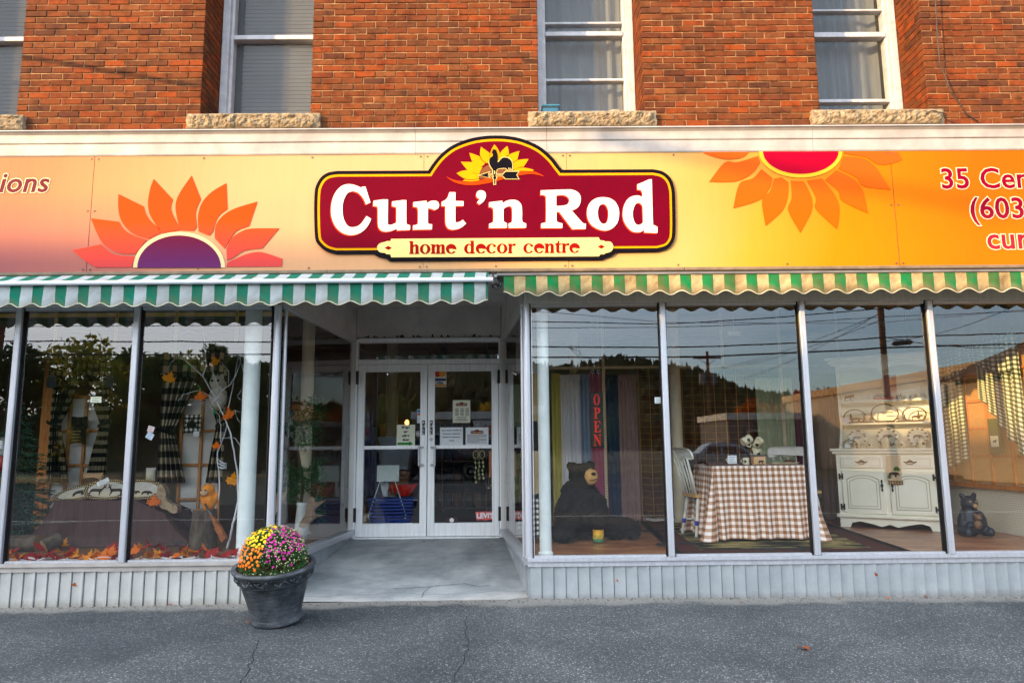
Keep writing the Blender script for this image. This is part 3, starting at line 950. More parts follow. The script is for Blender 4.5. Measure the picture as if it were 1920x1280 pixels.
# doors and transom
def door_set():
 mb = MB()
 x0, x1 = JLB, JRB
 mb.bbox(x0, x0 + .05, YB - .05, YB + .06, .30, 2.78, .005); mb.bbox(x1 - .05, x1, YB - .05, YB + .06, .30, 2.78, .005)
 mb.bbox(x0 + .05, x1 - .05, YB - .05, YB + .06, 2.735, 2.79, .005)
 mb.bbox(x0 + .05, x1 - .05, YB - .05, YB + .06, 2.455, 2.515, .005)
 mb.box(x0 + .05, x1 - .05, YB - .06, YB + .06, .295, .312)
 fr = mb.build('transom', M_DOORALU, shop)
 p = MB(); p.grid(lambda u, v: (x0 + .05 + (x1 - x0 - .1) * u, YB, 2.515 + .22 * v), 1, 1)
 p.build('pane', M_GLASS, fr)
 xm = -1.012
 for a, b, hs in ((x0 + .055, xm - .004, 1), (xm + .004, x1 - .055, -1)):
  d = MB()
  d.bbox(a, a + .088, YB - .03, YB + .02, .318, 2.45, .004); d.bbox(b - .088, b, YB - .03, YB + .02, .318, 2.45, .004)
  d.bbox(a + .088, b - .088, YB - .03, YB + .02, 2.36, 2.45, .004); d.bbox(a + .088, b - .088, YB - .03, YB + .02, .318, .478, .004)
  d.bbox(a + .088, b - .088, YB - .028, YB + .018, 1.385, 1.43, .004)
  dr = d.build('door', M_DOORALU, shop)
  for q in range(7):
   pass
  p = MB(); p.grid(lambda u, v: (a + .08 + (b - a - .16) * u, YB - .005, .47 + 1.9 * v), 1, 1)
  p.build('pane', M_GLASS, dr)
  h = MB(); hx = (b - .045) if hs > 0 else (a + .045)
  hx2 = hx - .05 * hs
  h.tube([(hx, YB - .03, 1.405), (hx, YB - .075, 1.405)], .009, 8); h.tube([(hx, YB - .03, 1.19), (hx, YB - .075, 1.19)], .009, 8)
  h.tube([(hx, YB - .075, 1.405), (hx2, YB - .075, 1.405)], .012, 8); h.tube([(hx, YB - .075, 1.19), (hx2, YB - .075, 1.19)], .012, 8)
  h.tube([(hx2, YB - .075, 1.42), (hx2, YB - .075, 1.175)], .013, 10)
  h.build('handle', M_ALU, dr, True, autosmooth=40)
  g = MB(); gx = a - .006 if hs > 0 else b + .006
  for z in (2.2, .50):
   g = MB(); g.tube([(gx, YB - .05, z), (gx, YB - .05, z + .17)], .017, 8); g.build('hinge', M_BLACK, dr)
  s = MB(); sx_ = hx
  s.box(sx_ - .018, sx_ + .018, YB - .0325, YB - .0305, 1.56, 1.74)
  s.build('door_plate', M_INK, dr)
  w = MB()
  # upright PULL on the plate, letters stacked
  for i, ch in enumerate('PULL'):
   add_text(w, ch, .042, upright((sx_ - .013, YB - .0335, 1.697 - i * .043)), bold=.002, depth=.0004)
  w.build('door_lettering', M_PAPER, dr)
  if hs < 0:
   l = MB(); l.M = Matrix.Translation((hx, YB - .031, 1.50)) @ Matrix.Rotation(PI / 2, 4, 'X')
   l.lathe([(.022, 0), (.022, .008), (.012, .012), (0, .012)], (0, 0, 0), 14)
   l.build('lock', M_ALU, dr)
door_set()
# --- inside: floors, walls, ceiling
M_PARQ = m_parquet()
M_FLOOR_L = m_wood('display_boards', S(120, 84, 58), S(70, 48, 34), (3, 40, 40), .5)
mb = MB(); mb.grid(lambda u, v: (max(.215 - .094 * 6.9 * v, -.03) + 7.9 * u, .055 + 6.9 * v, .405), 1, 20, lambda u, v: (8 * u, 7 * v))
mb.build('display_floor', M_PARQ, shop)
mb = MB(); mb.grid(lambda u, v: (-8.1 + (8.1 + min(-2.145 + .092 * 6.9 * v, -1.93)) * u, .055 + 6.9 * v, .395), 1, 20)
mb.build('display_floor', M_FLOOR_L, shop)
mb = MB(); mb.box(-8.2, 8.2, .1, 7.3, -.12, -.04); mb.build('foundation', M_MORTAR, shop)
mb = MB(); mb.grid(lambda u, v: (JLB - .1 + 2.1 * u, YB + .02 + 4.4 * v, .318), 1, 1)
mb.build('shop_floor', pm('shop_carpet', S(60, 52, 50), S(44, 38, 36), 4, .95, .3, 120), shop)
mb = MB(); mb.box(-8.2, 8.2, 6.95, 7.05, 0, 3.6); mb.box(-8.25, -8.15, .06, 6.95, 0, 3.6); mb.box(8.15, 8.25, .06, 6.95, 0, 3.6)
mb.build('inner_wall', M_WALLIN, shop)
mb = MB(); mb.box(-8.15, JL - .06, .31, 6.95, 3.24, 3.30); mb.box(JR + .06, 8.15, .31, 6.95, 3.24, 3.30); mb.box(JL - .06, JR + .06, YB + .05, 6.95, 3.24, 3.30)
mb.build('ceiling', M_CEIL, shop)
mb = MB()
for y in (1.6, 3.4, 5.2): mb.box(-8.1, JL - .2, y, y + .22, 3.02, 3.24); mb.box(JR + .2, 8.1, y, y + .22, 3.02, 3.24)
for x in (-1.35, -.55): mb.box(x, x + .20, YB + .3, 6.9, 3.03, 3.24)
mb.build('ceiling_beam', m_wood('beam_wood', S(112, 92, 70), S(74, 58, 44)), shop)
mb = MB(); mb.box(-8.3, 8.3, .52, 7.4, ZTOP - .2, ZTOP); mb.box(-8.3, 8.3, 7.05, 7.4, 0, ZTOP - .2); mb.box(-8.3, -8.2, .3, 7.05, 0, ZTOP - .2); mb.box(8.2, 8.3, .3, 7.05, 0, ZTOP - .2)
mb.box(-8.2, 8.2, 1.0, 7.05, 4.0, 4.1)
mb.build('rear_wall', M_MORTAR, shop)
# round iron columns inside
def col_(x, y, r, z0, z1, m, lab=None):
 mb = MB(); mb.tube([(x, y, z0), (x, y, z1)], r, 24)
 mb.lathe([(r * 1.25, 0), (r * 1.25, .02), (r, .035)], (x, y, z0), 24)
 return mb.build('column', m, shop, True, label=lab, autosmooth=40)
col_(.345, .22, .056, .405, HZ1 + .2, M_COLUMN, 'white round column just behind the glass right of the entrance')
c0 = at(470, 800, .25); col_(c0.x - .01, .25, .078, .395, HZ1 + .2, M_COLUMN, 'thick white round column left of the entrance')
c0 = at(1075, 640, 3.6); col_(c0.x, 3.6, .063, .405, 3.24, M_COLUMN_TAN)
c0 = at(1262, 640, 2.9); col_(c0.x, 2.9, .075, .405, 3.24, M_COLUMN_TAN)
c0 = at(576, 740, 2.2); col_(c0.x, 2.2, .075, .395, 3.24, M_COLUMN_TAN)
c0 = at(735, 760, 5.4); col_(c0.x, 5.4, .10, .32, 3.24, M_COLUMN_TAN)
# ------------------------------------------------------------------ the printed banner of the fascia
def m_banner():
 t = NT('banner_print')
 x, y, z = t.xyz(t.coord('UV'))           # metres on the wall: x along, y = height
 f = t.math('MULTIPLY_ADD', x, 1 / 10.0, .5, clamp=True)
 fy = t.math('DIVIDE', t.math('SUBTRACT', y, 3.0), 1.13)
 wav = t.math('MULTIPLY_ADD', fy, -.035, f)
 top = t.ramp(wav, [(.02, S(172, 114, 78)), (.13, S(188, 136, 92)), (.24, S(201, 152, 108)), (.42, S(204, 157, 113)), (.62, S(202, 154, 90)), (.72, S(204, 134, 42)), (.80, S(203, 110, 4)), (.92, S(200, 90, 2))])
 bot = t.ramp(wav, [(.03, S(148, 86, 84)), (.15, S(166, 102, 88)), (.22, S(192, 140, 106)), (.42, S(204, 155, 109)), (.66, S(202, 155, 92)), (.72, S(204, 142, 46)), (.80, S(203, 120, 5)), (.93, S(200, 100, 3))])
 m = t.ramp(fy, [(.18, (0, 0, 0)), (.72, (1, 1, 1))])
 c = t.mix(m, bot, top)
 o = t.coord('UV')
 c = t.mix(.5, c, t.ramp(t.noise(t.coord('UV', (9, .8, 1)), 2, 5, .6), [(.3, (.93, .92, .90)), (.6, (1, 1, 1))]), 'MULTIPLY')
 sp = t.ramp(t.noise(o, 16, 6, .8), [(.66, (1, 1, 1)), (.76, (.72, .68, .62))])
 c = t.mix(.35, c, sp, 'MULTIPLY')
 t.principled(c, .45, 0, t.bump(t.noise(o, 1.6, 2), .12, .01), .05)
 return t.m
M_BANNER = m_banner()
M_SCREW = pm('screw_head', S(120, 110, 92), S(80, 70, 58), 40, .5, 0, metal=.6)
SC = (0, SY, 3.56)
banner = thing('sign_banner', 'long printed fascia banner shading from pink to yellow to orange with two sunflower halves', 'sign', (0, SY, 3.0))
seams = [WX0, -3.845, -.764, .573, 3.63, WX1]
BZ0, BZ1 = 3.018, 4.126
for k in range(5):
 a, b = seams[k] + .002, seams[k + 1] - .002
 mb = MB()
 dy = .0015 * (k % 2)
 mb.grid(lambda u, v: (a + (b - a) * u, SY + dy + .0025 * noise.noise(Vector((a + (b - a) * u, v * 2, k))), BZ0 + (BZ1 - BZ0) * v), 24, 4, lambda u, v: (a + (b - a) * u, BZ0 + (BZ1 - BZ0) * v))
 pn = mb.build('panel', M_BANNER, banner, True)
 xs = [a + .03, b - .03] + [a + (b - a) * q for q in ((.33, .66) if b - a > 1.6 else (.5,))]
 for x, z in [(x, z) for x in xs for z in (BZ0 + .025, BZ1 - .022)] + [(a + .03, 3.6), (b - .03, 3.6)]:
  s = MB(); s.tube([(x, SY + .002, z), (x, SY - .007, z)], .0085, 7); s.build('screw', M_SCREW, pn)
# pixel of a zoomed crop -> point on the banner plane
def mk(ox, oy, sc, Y):
 return lambda x, y: at(ox + x / sc, oy + y / sc, Y)
YP = SY - .0045
zl = lambda Y: mk(0, 0, 1517 / 640, Y)
zr = lambda Y: mk(1280, 0, 1517 / 640, Y)
TH = Vector((0, .003, 0))
def m_petal(name, a, b, z0, z1):
 t = NT(name)
 g = t.n('NewGeometry')
 x, y, z = t.xyz(g.outputs['Position'])
 f = t.math('DIVIDE', t.math('SUBTRACT', z, z0), z1 - z0, clamp=True)
 t.principled(t.mix(f, a, b), .45, 0, None, .03)
 return t.m
M_PET_L = m_petal('petal_print_pink', S(196, 68, 66), S(218, 66, 14), 3.05, 3.50)
M_PET_R = m_petal('petal_print_orange', S(222, 86, 6), S(206, 84, 22), 3.5, 4.1)
M_CREAM = pm('cream_print', S(226, 196, 146), S(220, 190, 138), 6, .5, 0, spec=.03)
M_CREAMY = pm('yellow_ring_print', S(230, 172, 50), S(226, 166, 44), 6, .5, 0, spec=.03)
M_PURPLE = m_petal('purple_print', S(98, 44, 94), S(86, 20, 54), 3.02, 3.3)
M_CRIM = pm('crimson_print', S(160, 2, 38), S(152, 2, 36), 6, .5, 0, spec=.03)
PL = [[(315, 1110, 1), (450, 1083, 1), (480, 1110), (520, 1130), (602, 1138, 1), (588, 1190, 1), (425, 1190, 1), (372, 1158)],
  [(400, 967, 1), (530, 983, 1), (550, 1015), (590, 1042), (655, 1064, 1), (612, 1118), (602, 1130, 1), (550, 1130), (500, 1116), (455, 1083), (425, 1030)],
  [(524, 858, 1), (640, 915, 1), (648, 945), (670, 980), (712, 1015, 1), (715, 1036, 1), (660, 1064, 1), (600, 1046), (555, 1010), (530, 965), (522, 910)],
  [(682, 790, 1), (770, 885, 1), (762, 925), (775, 965), (803, 1013, 1), (795, 1026, 1), (716, 1038, 1), (690, 1000), (662, 950), (655, 900), (664, 840)],
  [(852, 775, 1), (895, 885, 1), (872, 940), (876, 1008, 1), (862, 1028, 1), (800, 1025, 1), (783, 965), (778, 905), (800, 850)],
  [(1008, 810, 1), (1013, 930, 1), (970, 965), (946, 1032, 1), (930, 1050, 1), (880, 1030, 1), (877, 960), (895, 900), (940, 850)],
  [(1147, 892, 1), (1108, 1006, 1), (1050, 1030), (1008, 1090, 1), (1000, 1110, 1), (952, 1060, 1), (955, 1005), (985, 960), (1040, 925)],
  [(1246, 1012, 1), (1166, 1106, 1), (1090, 1115), (1035, 1150, 1), (1006, 1160, 1), (1003, 1108, 1), (1025, 1060), (1070, 1027), (1120, 1013)],
  [(1258, 1148, 1), (1255, 1187, 1), (1003, 1188, 1), (1008, 1163, 1), (1045, 1148), (1100, 1125), (1165, 1118)]]
PR = [[(88, 673, 1), (300, 673, 1), (270, 700), (215, 710), (165, 706), (100, 686)],
  [(113, 810, 1), (185, 720), (240, 719), (300, 702, 1), (336, 690, 1), (348, 722, 1), (310, 772), (250, 805), (180, 812)],
  [(222, 928, 1), (250, 815), (310, 790), (350, 748, 1), (402, 790, 1), (390, 835), (350, 885), (290, 910)],
  [(367, 1007, 1), (350, 885), (385, 850), (404, 792, 1), (440, 785, 1), (472, 808, 1), (470, 870), (450, 930), (400, 980)],
  [(523, 1038, 1), (467, 935), (482, 880), (478, 800, 1), (540, 803, 1), (573, 870), (577, 930), (550, 990)],
  [(687, 1022, 1), (590, 930), (590, 880), (548, 800, 1), (620, 790, 1), (675, 860), (697, 910), (697, 970)],
  [(827, 952, 1), (708, 895), (690, 850), (630, 800, 1), (682, 752, 1), (760, 792), (800, 840), (815, 890)],
  [(930, 845, 1), (805, 830), (770, 790), (690, 752, 1), (712, 692, 1), (800, 700), (855, 735), (890, 785)],
  [(980, 712, 1), (925, 730), (865, 732), (810, 700), (714, 686, 1), (716, 673, 1), (960, 673, 1)]]
def flower(name, petals, zf, cx_, cy_, rings, upper, mp, mrg, mdisc, label):
 base = None
 mb = MB()
 for p in petals: mb.shape([inset(smooth_loop(p, 4), 2.6)], zf(YP), TH)
 base = mb.build('flower', mp, banner, label=label)
 for (rx1, ry1, m, nm, dy) in rings:
  lp = []
  for i in range(41):
   a = PI * i / 40
   lp.append((cx_ + rx1 * math.cos(a), cy_ - ry1 * math.sin(a) * (1 if upper else -1)))
  q = MB(); q.shape([lp], zf(YP - dy), TH); q.build(nm, m, base)
 return base
flower('f', PL, zl, 796, 1189, [(204, 158, M_CREAM, 'ring', .0015), (186, 143, M_PURPLE, 'disc', .003)], True, M_PET_L, M_CREAM, M_PURPLE, 'rising pink and orange sunflower with a purple centre')
flower('f', PR, zr, 525, 673, [(185, 117, M_CREAMY, 'ring', .0015), (168, 100, M_CRIM, 'disc', .003)], False, M_PET_R, M_CREAMY, M_CRIM, 'hanging orange sunflower with a crimson centre')
# banner lettering: crimson with a cream outline
M_LET = m_petal('crimson_letter_print', S(150, 36, 50), S(128, 0, 38), 3.15, 3.6)
M_LETL = pm('dusky_letter_print', S(108, 40, 50), S(100, 36, 46), 6, .5, 0, spec=.03)
M_OUT = pm('letter_outline', S(226, 200, 164), S(222, 194, 156), 6, .5, 0, spec=.03)
def banner_text(body, px, py, hpx, m, shear=0, sp=1.04):
 p = at(px, py, YP); q = at(px, py - hpx, YP)
 size = (q.z - p.z) / .715
 o = MB(); add_text(o, body, size, upright((p.x, YP + .001, p.z)), bold=size * .05, depth=.001, shear=shear, spacing=sp)
 ob = o.build('lettering', m if False else M_OUT, banner)
 i = MB(); add_text(i, body, size, upright((p.x, YP - .0015, p.z)), bold=size * .016, depth=.001, shear=shear, spacing=sp)
 i.build('letter_face', m, ob)
banner_text('35 Cen', 1764, 353, 38, M_LET)
banner_text('(603', 1818, 409, 39, M_LET)
banner_text('cur', 1851, 466, 40, M_LET)
banner_text('ions', -4, 360, 37, M_LETL, shear=.18)
# ------------------------------------------------------------------ the main shop sign
E_ = mk(560, 230, 1920 / 740, SY - .02)
def Ez(Y): return mk(560, 230, 1920 / 740, Y)
M_SBLACK = pm('sign_black', S(20, 17, 24), S(14, 12, 18), 6, .5, 0, spec=.03)
M_SYEL = pm('sign_yellow', S(222, 150, 8), S(214, 140, 4), 6, .5, 0, spec=.03)
M_SRED = pm('sign_crimson', S(102, 0, 25), S(92, 0, 23), 2, .5, .05, 20, spec=.03)
M_SWHITE = pm('sign_cream_white', S(226, 216, 206), S(220, 208, 196), 6, .5, 0, spec=.03)
M_SORANGE = pm('sign_orange', S(214, 64, 8), S(206, 56, 4), 6, .5, 0, spec=.03)
M_SCREAM = pm('sign_cream', S(224, 200, 128), S(218, 194, 120), 4, .5, 0, spec=.03)
M_SBROWN = pm('sign_brown', S(122, 74, 46), S(114, 68, 42), 6, .5, 0, spec=.03)
M_SDRED = pm('sign_brick_red', S(142, 14, 12), S(130, 12, 14), 6, .5, 0, spec=.03)
sign = thing('shop_sign', 'crimson hump-backed shop sign with black and yellow edging reading Curt n Rod home decor centre', 'sign', tuple(at(925, 400, SY)))
outer = [(75, 440), (77, 345), (85, 305), (108, 266), (143, 243), (190, 235, 1), (630, 233, 1), (652, 200), (690, 155), (750, 110), (830, 79), (900, 66), (960, 63), (1020, 66), (1090, 80), (1170, 115), (1230, 165), (1262, 205), (1281, 229, 1), (1725, 227, 1), (1772, 238), (1808, 268), (1827, 315), (1832, 380), (1833, 535), (1820, 585), (1792, 613), (1745, 627, 1), (1545, 630, 1), (1525, 647), (1495, 657, 1), (1476, 667, 1), (442, 673, 1), (425, 660, 1), (390, 652), (362, 637, 1), (180, 638, 1), (135, 625), (100, 598), (80, 560)]
outer = smooth_loop(outer, 4)
mb = MB(); mb.shape([outer], Ez(SY - .022), Vector((0, .018, 0)))
board = mb.build('backboard', M_SBLACK, sign)
# inner faces follow the upper body of the sign
inner = [(75, 440), (77, 345), (85, 305), (108, 266), (143, 243), (190, 235, 1), (630, 233, 1), (652, 200), (690, 155), (750, 110), (830, 79), (900, 66), (960, 63), (1020, 66), (1090, 80), (1170, 115), (1230, 165), (1262, 205), (1281, 229, 1), (1725, 227, 1), (1772, 238), (1808, 268), (1827, 315), (1832, 380), (1833, 535), (1820, 585), (1792, 613), (1745, 627, 1), (180, 638, 1), (135, 625), (100, 598), (80, 560)]
inner = smooth_loop(inner, 4)
y1 = inset(inner, 17); y2 = inset(inner, 28)
mb = MB(); mb.shape([y1], Ez(SY - .025), Vector((0, .0028, 0))); mb.build('border', M_SYEL, sign)
mb = MB(); mb.shape([y2], Ez(SY - .028), Vector((0, .0028, 0))); mb.build('face', M_SRED, sign)
rib = [(450, 565, 1), (1460, 558, 1), (1466, 572, 1), (1484, 574, 1), (1492, 578, 1), (1518, 580), (1531, 602), (1520, 626), (1494, 634, 1), (1486, 640, 1), (1468, 640, 1), (1461, 650, 1), (450, 655, 1), (446, 641, 1), (426, 639, 1), (420, 634, 1), (393, 629), (381, 608), (393, 588), (420, 580, 1), (428, 576, 1), (446, 576, 1)]
ribl = smooth_loop(rib, 4)
low = [(p[0] + (-3 if p[0] < 900 else 3), p[1] + 16) for p in ribl]
mb = MB(); mb.shape([inset(ribl, -14)], Ez(SY - .0295), Vector((0, .0012, 0)))
mb2 = MB(); mb2.shape([ribl], Ez(SY - .034), Vector((0, .0045, 0)))
rbn = mb2.build('ribbon', M_SCREAM, sign)
mb = MB()
for cx_, cy_ in ((436, 609), (1472, 603)):
 mb.shape([[(cx_ - 18, cy_), (cx_, cy_ - 10), (cx_ + 18, cy_), (cx_, cy_ + 10)]], Ez(SY - .0355), Vector((0, .0012, 0)))
mb.build('diamond', M_SDRED, rbn)
# letters traced as outlines (third entry marks a corner)
A_ = (610, 330, 1707 / 160); B_ = (760, 330, 8.0); C_ = (1000, 330, 8.0)
GL = [
 (A_, [[(720, 235, 1), (735, 213, 1), (803, 213, 1), (903, 530, 1), (815, 570, 1), (760, 450), (680, 355), (600, 315), (540, 305), (450, 340), (385, 440), (350, 560), (345, 680), (355, 800), (385, 900), (440, 985), (500, 1020), (570, 1023), (650, 1000), (720, 945), (780, 865), (825, 800, 1), (918, 857, 1), (870, 960), (790, 1070), (680, 1145), (560, 1180), (450, 1175), (330, 1130), (220, 1030), (150, 900), (115, 760), (115, 620), (140, 480), (190, 350), (270, 245), (370, 180), (480, 163), (600, 185)]]),
 (A_, [[(965, 495, 1), (1165, 467, 1), (1255, 470, 1), (1250, 930), (1262, 965), (1295, 980), (1350, 965), (1423, 930, 1), (1423, 660), (1405, 620), (1335, 605, 1), (1335, 510, 1), (1545, 482, 1), (1622, 484, 1), (1622, 920), (1640, 965), (1697, 985, 1), (1697, 1078, 1), (1437, 1090, 1), (1437, 1050, 1), (1330, 1095), (1230, 1112), (1140, 1100), (1080, 1050), (1053, 960), (1050, 700), (1045, 630), (1020, 608), (960, 600, 1)]]),
 (B_, [[(120, 392, 1), (320, 370, 1), (320, 410, 1), (370, 380), (430, 370), (485, 385), (508, 435), (490, 485), (440, 507), (385, 490), (340, 482, 1), (340, 690), (355, 718), (402, 725, 1), (400, 800, 1), (115, 805, 1), (115, 740, 1), (170, 730), (190, 700), (190, 520), (180, 480), (160, 465), (120, 460, 1)]]),
 (B_, [[(660, 243, 1), (752, 243, 1), (752, 375, 1), (873, 377, 1), (873, 447, 1), (752, 450, 1), (752, 670), (770, 695), (800, 692), (835, 675), (862, 657, 1), (912, 712, 1), (850, 765), (780, 795), (700, 803), (645, 785), (610, 730), (602, 640), (602, 455, 1), (545, 450, 1), (545, 385, 1), (600, 360), (640, 310)]]),
 (B_, [[(1140, 215), (1190, 235), (1210, 290), (1195, 345), (1165, 390), (1112, 428, 1), (1075, 393, 1), (1105, 365), (1122, 345, 1), (1085, 330), (1065, 290), (1075, 245), (1105, 220)]]),
 (B_, [[(1255, 395, 1), (1455, 370, 1), (1460, 408, 1), (1520, 372), (1590, 358), (1660, 362), (1715, 395), (1745, 450), (1752, 540), (1752, 660), (1770, 695), (1813, 712, 1), (1813, 775, 1), (1550, 780, 1), (1550, 712, 1), (1590, 695), (1603, 660), (1603, 510), (1590, 465), (1560, 452), (1510, 470), (1475, 495, 1), (1475, 655), (1490, 690), (1525, 708, 1), (1525, 778, 1), (1258, 780, 1), (1258, 715, 1), (1305, 698), (1322, 665), (1322, 520), (1312, 485), (1290, 468), (1255, 462, 1)]]),
 (C_, [[(112, 215, 1), (475, 203), (560, 203), (640, 225), (695, 275), (713, 345), (695, 430), (650, 485), (575, 518, 1), (715, 675), (745, 705), (790, 718, 1), (787, 793, 1), (585, 797, 1), (390, 540, 1), (350, 537, 1), (348, 650), (365, 690), (437, 712, 1), (435, 780, 1), (118, 780, 1), (118, 712, 1), (165, 700), (190, 670), (190, 340), (178, 300), (155, 285), (110, 285, 1)],
  [(345, 295, 1), (400, 287), (470, 290), (520, 320), (540, 365), (520, 415), (470, 440), (345, 452, 1)]]),
 (C_, [[(1050, 318), (1150, 335), (1230, 390), (1278, 480), (1288, 580), (1265, 690), (1205, 770), (1130, 810), (1060, 817), (970, 795), (880, 740), (825, 660), (805, 560), (820, 460), (870, 380), (950, 332)],
  [(1048, 420), (1090, 440), (1120, 500), (1128, 580), (1115, 660), (1090, 705), (1055, 718), (1015, 700), (980, 640), (968, 560), (975, 490), (1000, 440)]]),
 (C_, [[(1560, 125, 1), (1640, 95), (1730, 52, 1), (1778, 48, 1), (1795, 690), (1812, 735), (1863, 762, 1), (1863, 855, 1), (1665, 847, 1), (1665, 800, 1), (1620, 835), (1550, 845), (1470, 820), (1400, 750), (1355, 660), (1342, 560), (1360, 450), (1405, 360), (1470, 310), (1545, 292), (1600, 300), (1637, 318, 1), (1635, 260), (1620, 220), (1600, 208), (1562, 205, 1)],
  [(1640, 450, 1), (1610, 415), (1570, 402), (1530, 430), (1500, 500), (1492, 590), (1510, 670), (1540, 720), (1580, 735), (1620, 720), (1648, 690, 1)]]),
]
for (ox, oy, sc), loops in GL:
 ls = [smooth_loop(l, 4) for l in loops]
 mb = MB(); mb.shape(ls, mk(ox, oy, sc, SY - .034), Vector((0, .003, 0)))
 lt = mb.build('letter', M_SWHITE, sign)
 mb = MB(); mb.shape(ls, mk(ox - 1.6, oy + 1.9, sc, SY - .0305), Vector((0, .0012, 0)))
 mb.build('letter_shadow', M_SORANGE, lt)
# thin serif lettering of the ribbon, drawn from strokes of uneven weight
def ell(cx_, cy_, rx_, ry_, n=26, a0=0, a1=360):
 return [(cx_ + rx_ * math.cos(R(a0 + (a1 - a0) * i / n)), cy_ + ry_ * math.sin(R(a0 + (a1 - a0) * i / n))) for i in range(n + (0 if a1 - a0 >= 360 else 1))]
def stem(x, y0, y1, w=.20, s=.07, foot=True, head=True):
 L_ = []
 if foot: L_.append([(x - s, y0), (x + w + s, y0), (x + w + s, y0 + .035), (x + w, y0 + .10), (x + w, y1), (x, y1 - (.0 if not head else .0)), (x, y0 + .10), (x - s, y0 + .035)])
 else: L_.append([(x, y0), (x + w, y0), (x + w, y1), (x, y1)])
 if head: L_.append([(x - s * 1.3, y1 - .05), (x, y1 - .10), (x + .004, y1 - .001), (x - s * 1.3, y1 - .035)])
 return L_
def arch(x, w=.46):
 o = [(x, .72), (x + .03, .80), (x + .12, .93), (x + .26, 1.0), (x + .38, .97), (x + w, .86), (x + w + .02, .74), (x + w + .02, .5), (x + w - .18, .5), (x + w - .18, .74), (x + .24, .90), (x + .12, .86), (x + .03, .70)]
 return [o]
def bowl(kind):
 if kind == 'o': return [(ell(.42, .5, .42, .52), ell(.42, .5, .215, .475))]
 n = 30
 out = ell(.42, .5, .42, .52, n, 35, 322); inn = ell(.44, .5, .235, .475, n, 322, 42)
 if kind == 'c': return [(out + inn,), ([(.60, .72), (.74, .70), (.76, .84), (.70, .90), (.62, .84)],)]
 if kind == 'e': return [(ell(.42, .5, .42, .52, n, -2, 322) + ell(.44, .5, .235, .475, n, 322, 175) + [(.205, .545), (.60, .545), (.60, .50)],), ([(.60, .50), (.84, .50), (.83, .60), (.76, .80), (.60, .98), (.42, 1.02), (.44, .975), (.56, .90), (.62, .75), (.63, .545), (.60, .545)],)]
def serif(ch):
 one = lambda ps: [(p,) for p in ps]
 if ch == 'h': return one(stem(.07, 0, 1.36) + arch(.25) + stem(.53, 0, .55, head=False)), .86
 if ch == 'n': return one(stem(.07, 0, 1.0) + arch(.25) + stem(.53, 0, .55, head=False)), .86
 if ch == 'm': return one(stem(.07, 0, 1.0) + arch(.25, .42) + stem(.49, 0, .55, head=False) + arch(.67, .42) + stem(.91, 0, .55, head=False)), 1.24
 if ch == 'r': return one(stem(.07, 0, 1.0)) + [([(.27, .70), (.32, .86), (.44, 1.0), (.60, 1.02), (.60, .84), (.52, .80), (.44, .86), (.34, .82), (.27, .66)],)], .62
 if ch == 't': return one([[(.10, .20), (.14, .06), (.26, -.02), (.40, .0), (.48, .06), (.46, .09), (.36, .06), (.31, .12), (.30, .90), (.46, .90), (.46, .97), (.30, .97), (.30, 1.3), (.27, 1.3), (.20, 1.08), (.0, .96), (.0, .90), (.10, .90)]]), .52
 if ch == 'd': return [(ell(.36, .5, .37, .52), ell(.40, .5, .20, .465))] + one(stem(.56, 0, 1.36, foot=False)) + one([[(.76, .08), (.86, .04), (.86, 0), (.58, -.02), (.58, .08)]]), .94
 return [tuple(l) for l in bowl(ch)], .90 if ch == 'o' else .86
def serif_text(mb, s, x0, y0, x1, y1, Y):
 """baseline from pixel (x0, y0) to (x1, y1)"""
 adv = []
 for ch in s: adv.append(.62 if ch == ' ' else serif(ch)[1])
 gap = .04
 tot = sum(adv) + gap * (len(s) - 1)
 xh = 17.0
 k = ((x1 - x0) / tot)
 cur = 0
 for j, (ch, a) in enumerate(zip(s, adv)):
  if ch != ' ':
   for i, loops in enumerate(serif(ch)[0]):
    def fn(x, y, cur=cur):
     px = x0 + (cur + x) * k
     py = y0 + (y1 - y0) * (px - x0) / (x1 - x0) - y * xh
     return at(px, py, Y - .00012 * i)
    mb.shape([inset(list(l), -.034 if q_ == 0 else .034) for q_, l in enumerate(loops)], fn, Vector((0, .0008, 0)))
  cur += a + gap
mb = MB(); serif_text(mb, 'home decor centre', 768, 475.5, 1087, 473.5, SY - .0362)
mb.build('lettering', M_SDRED, rbn)
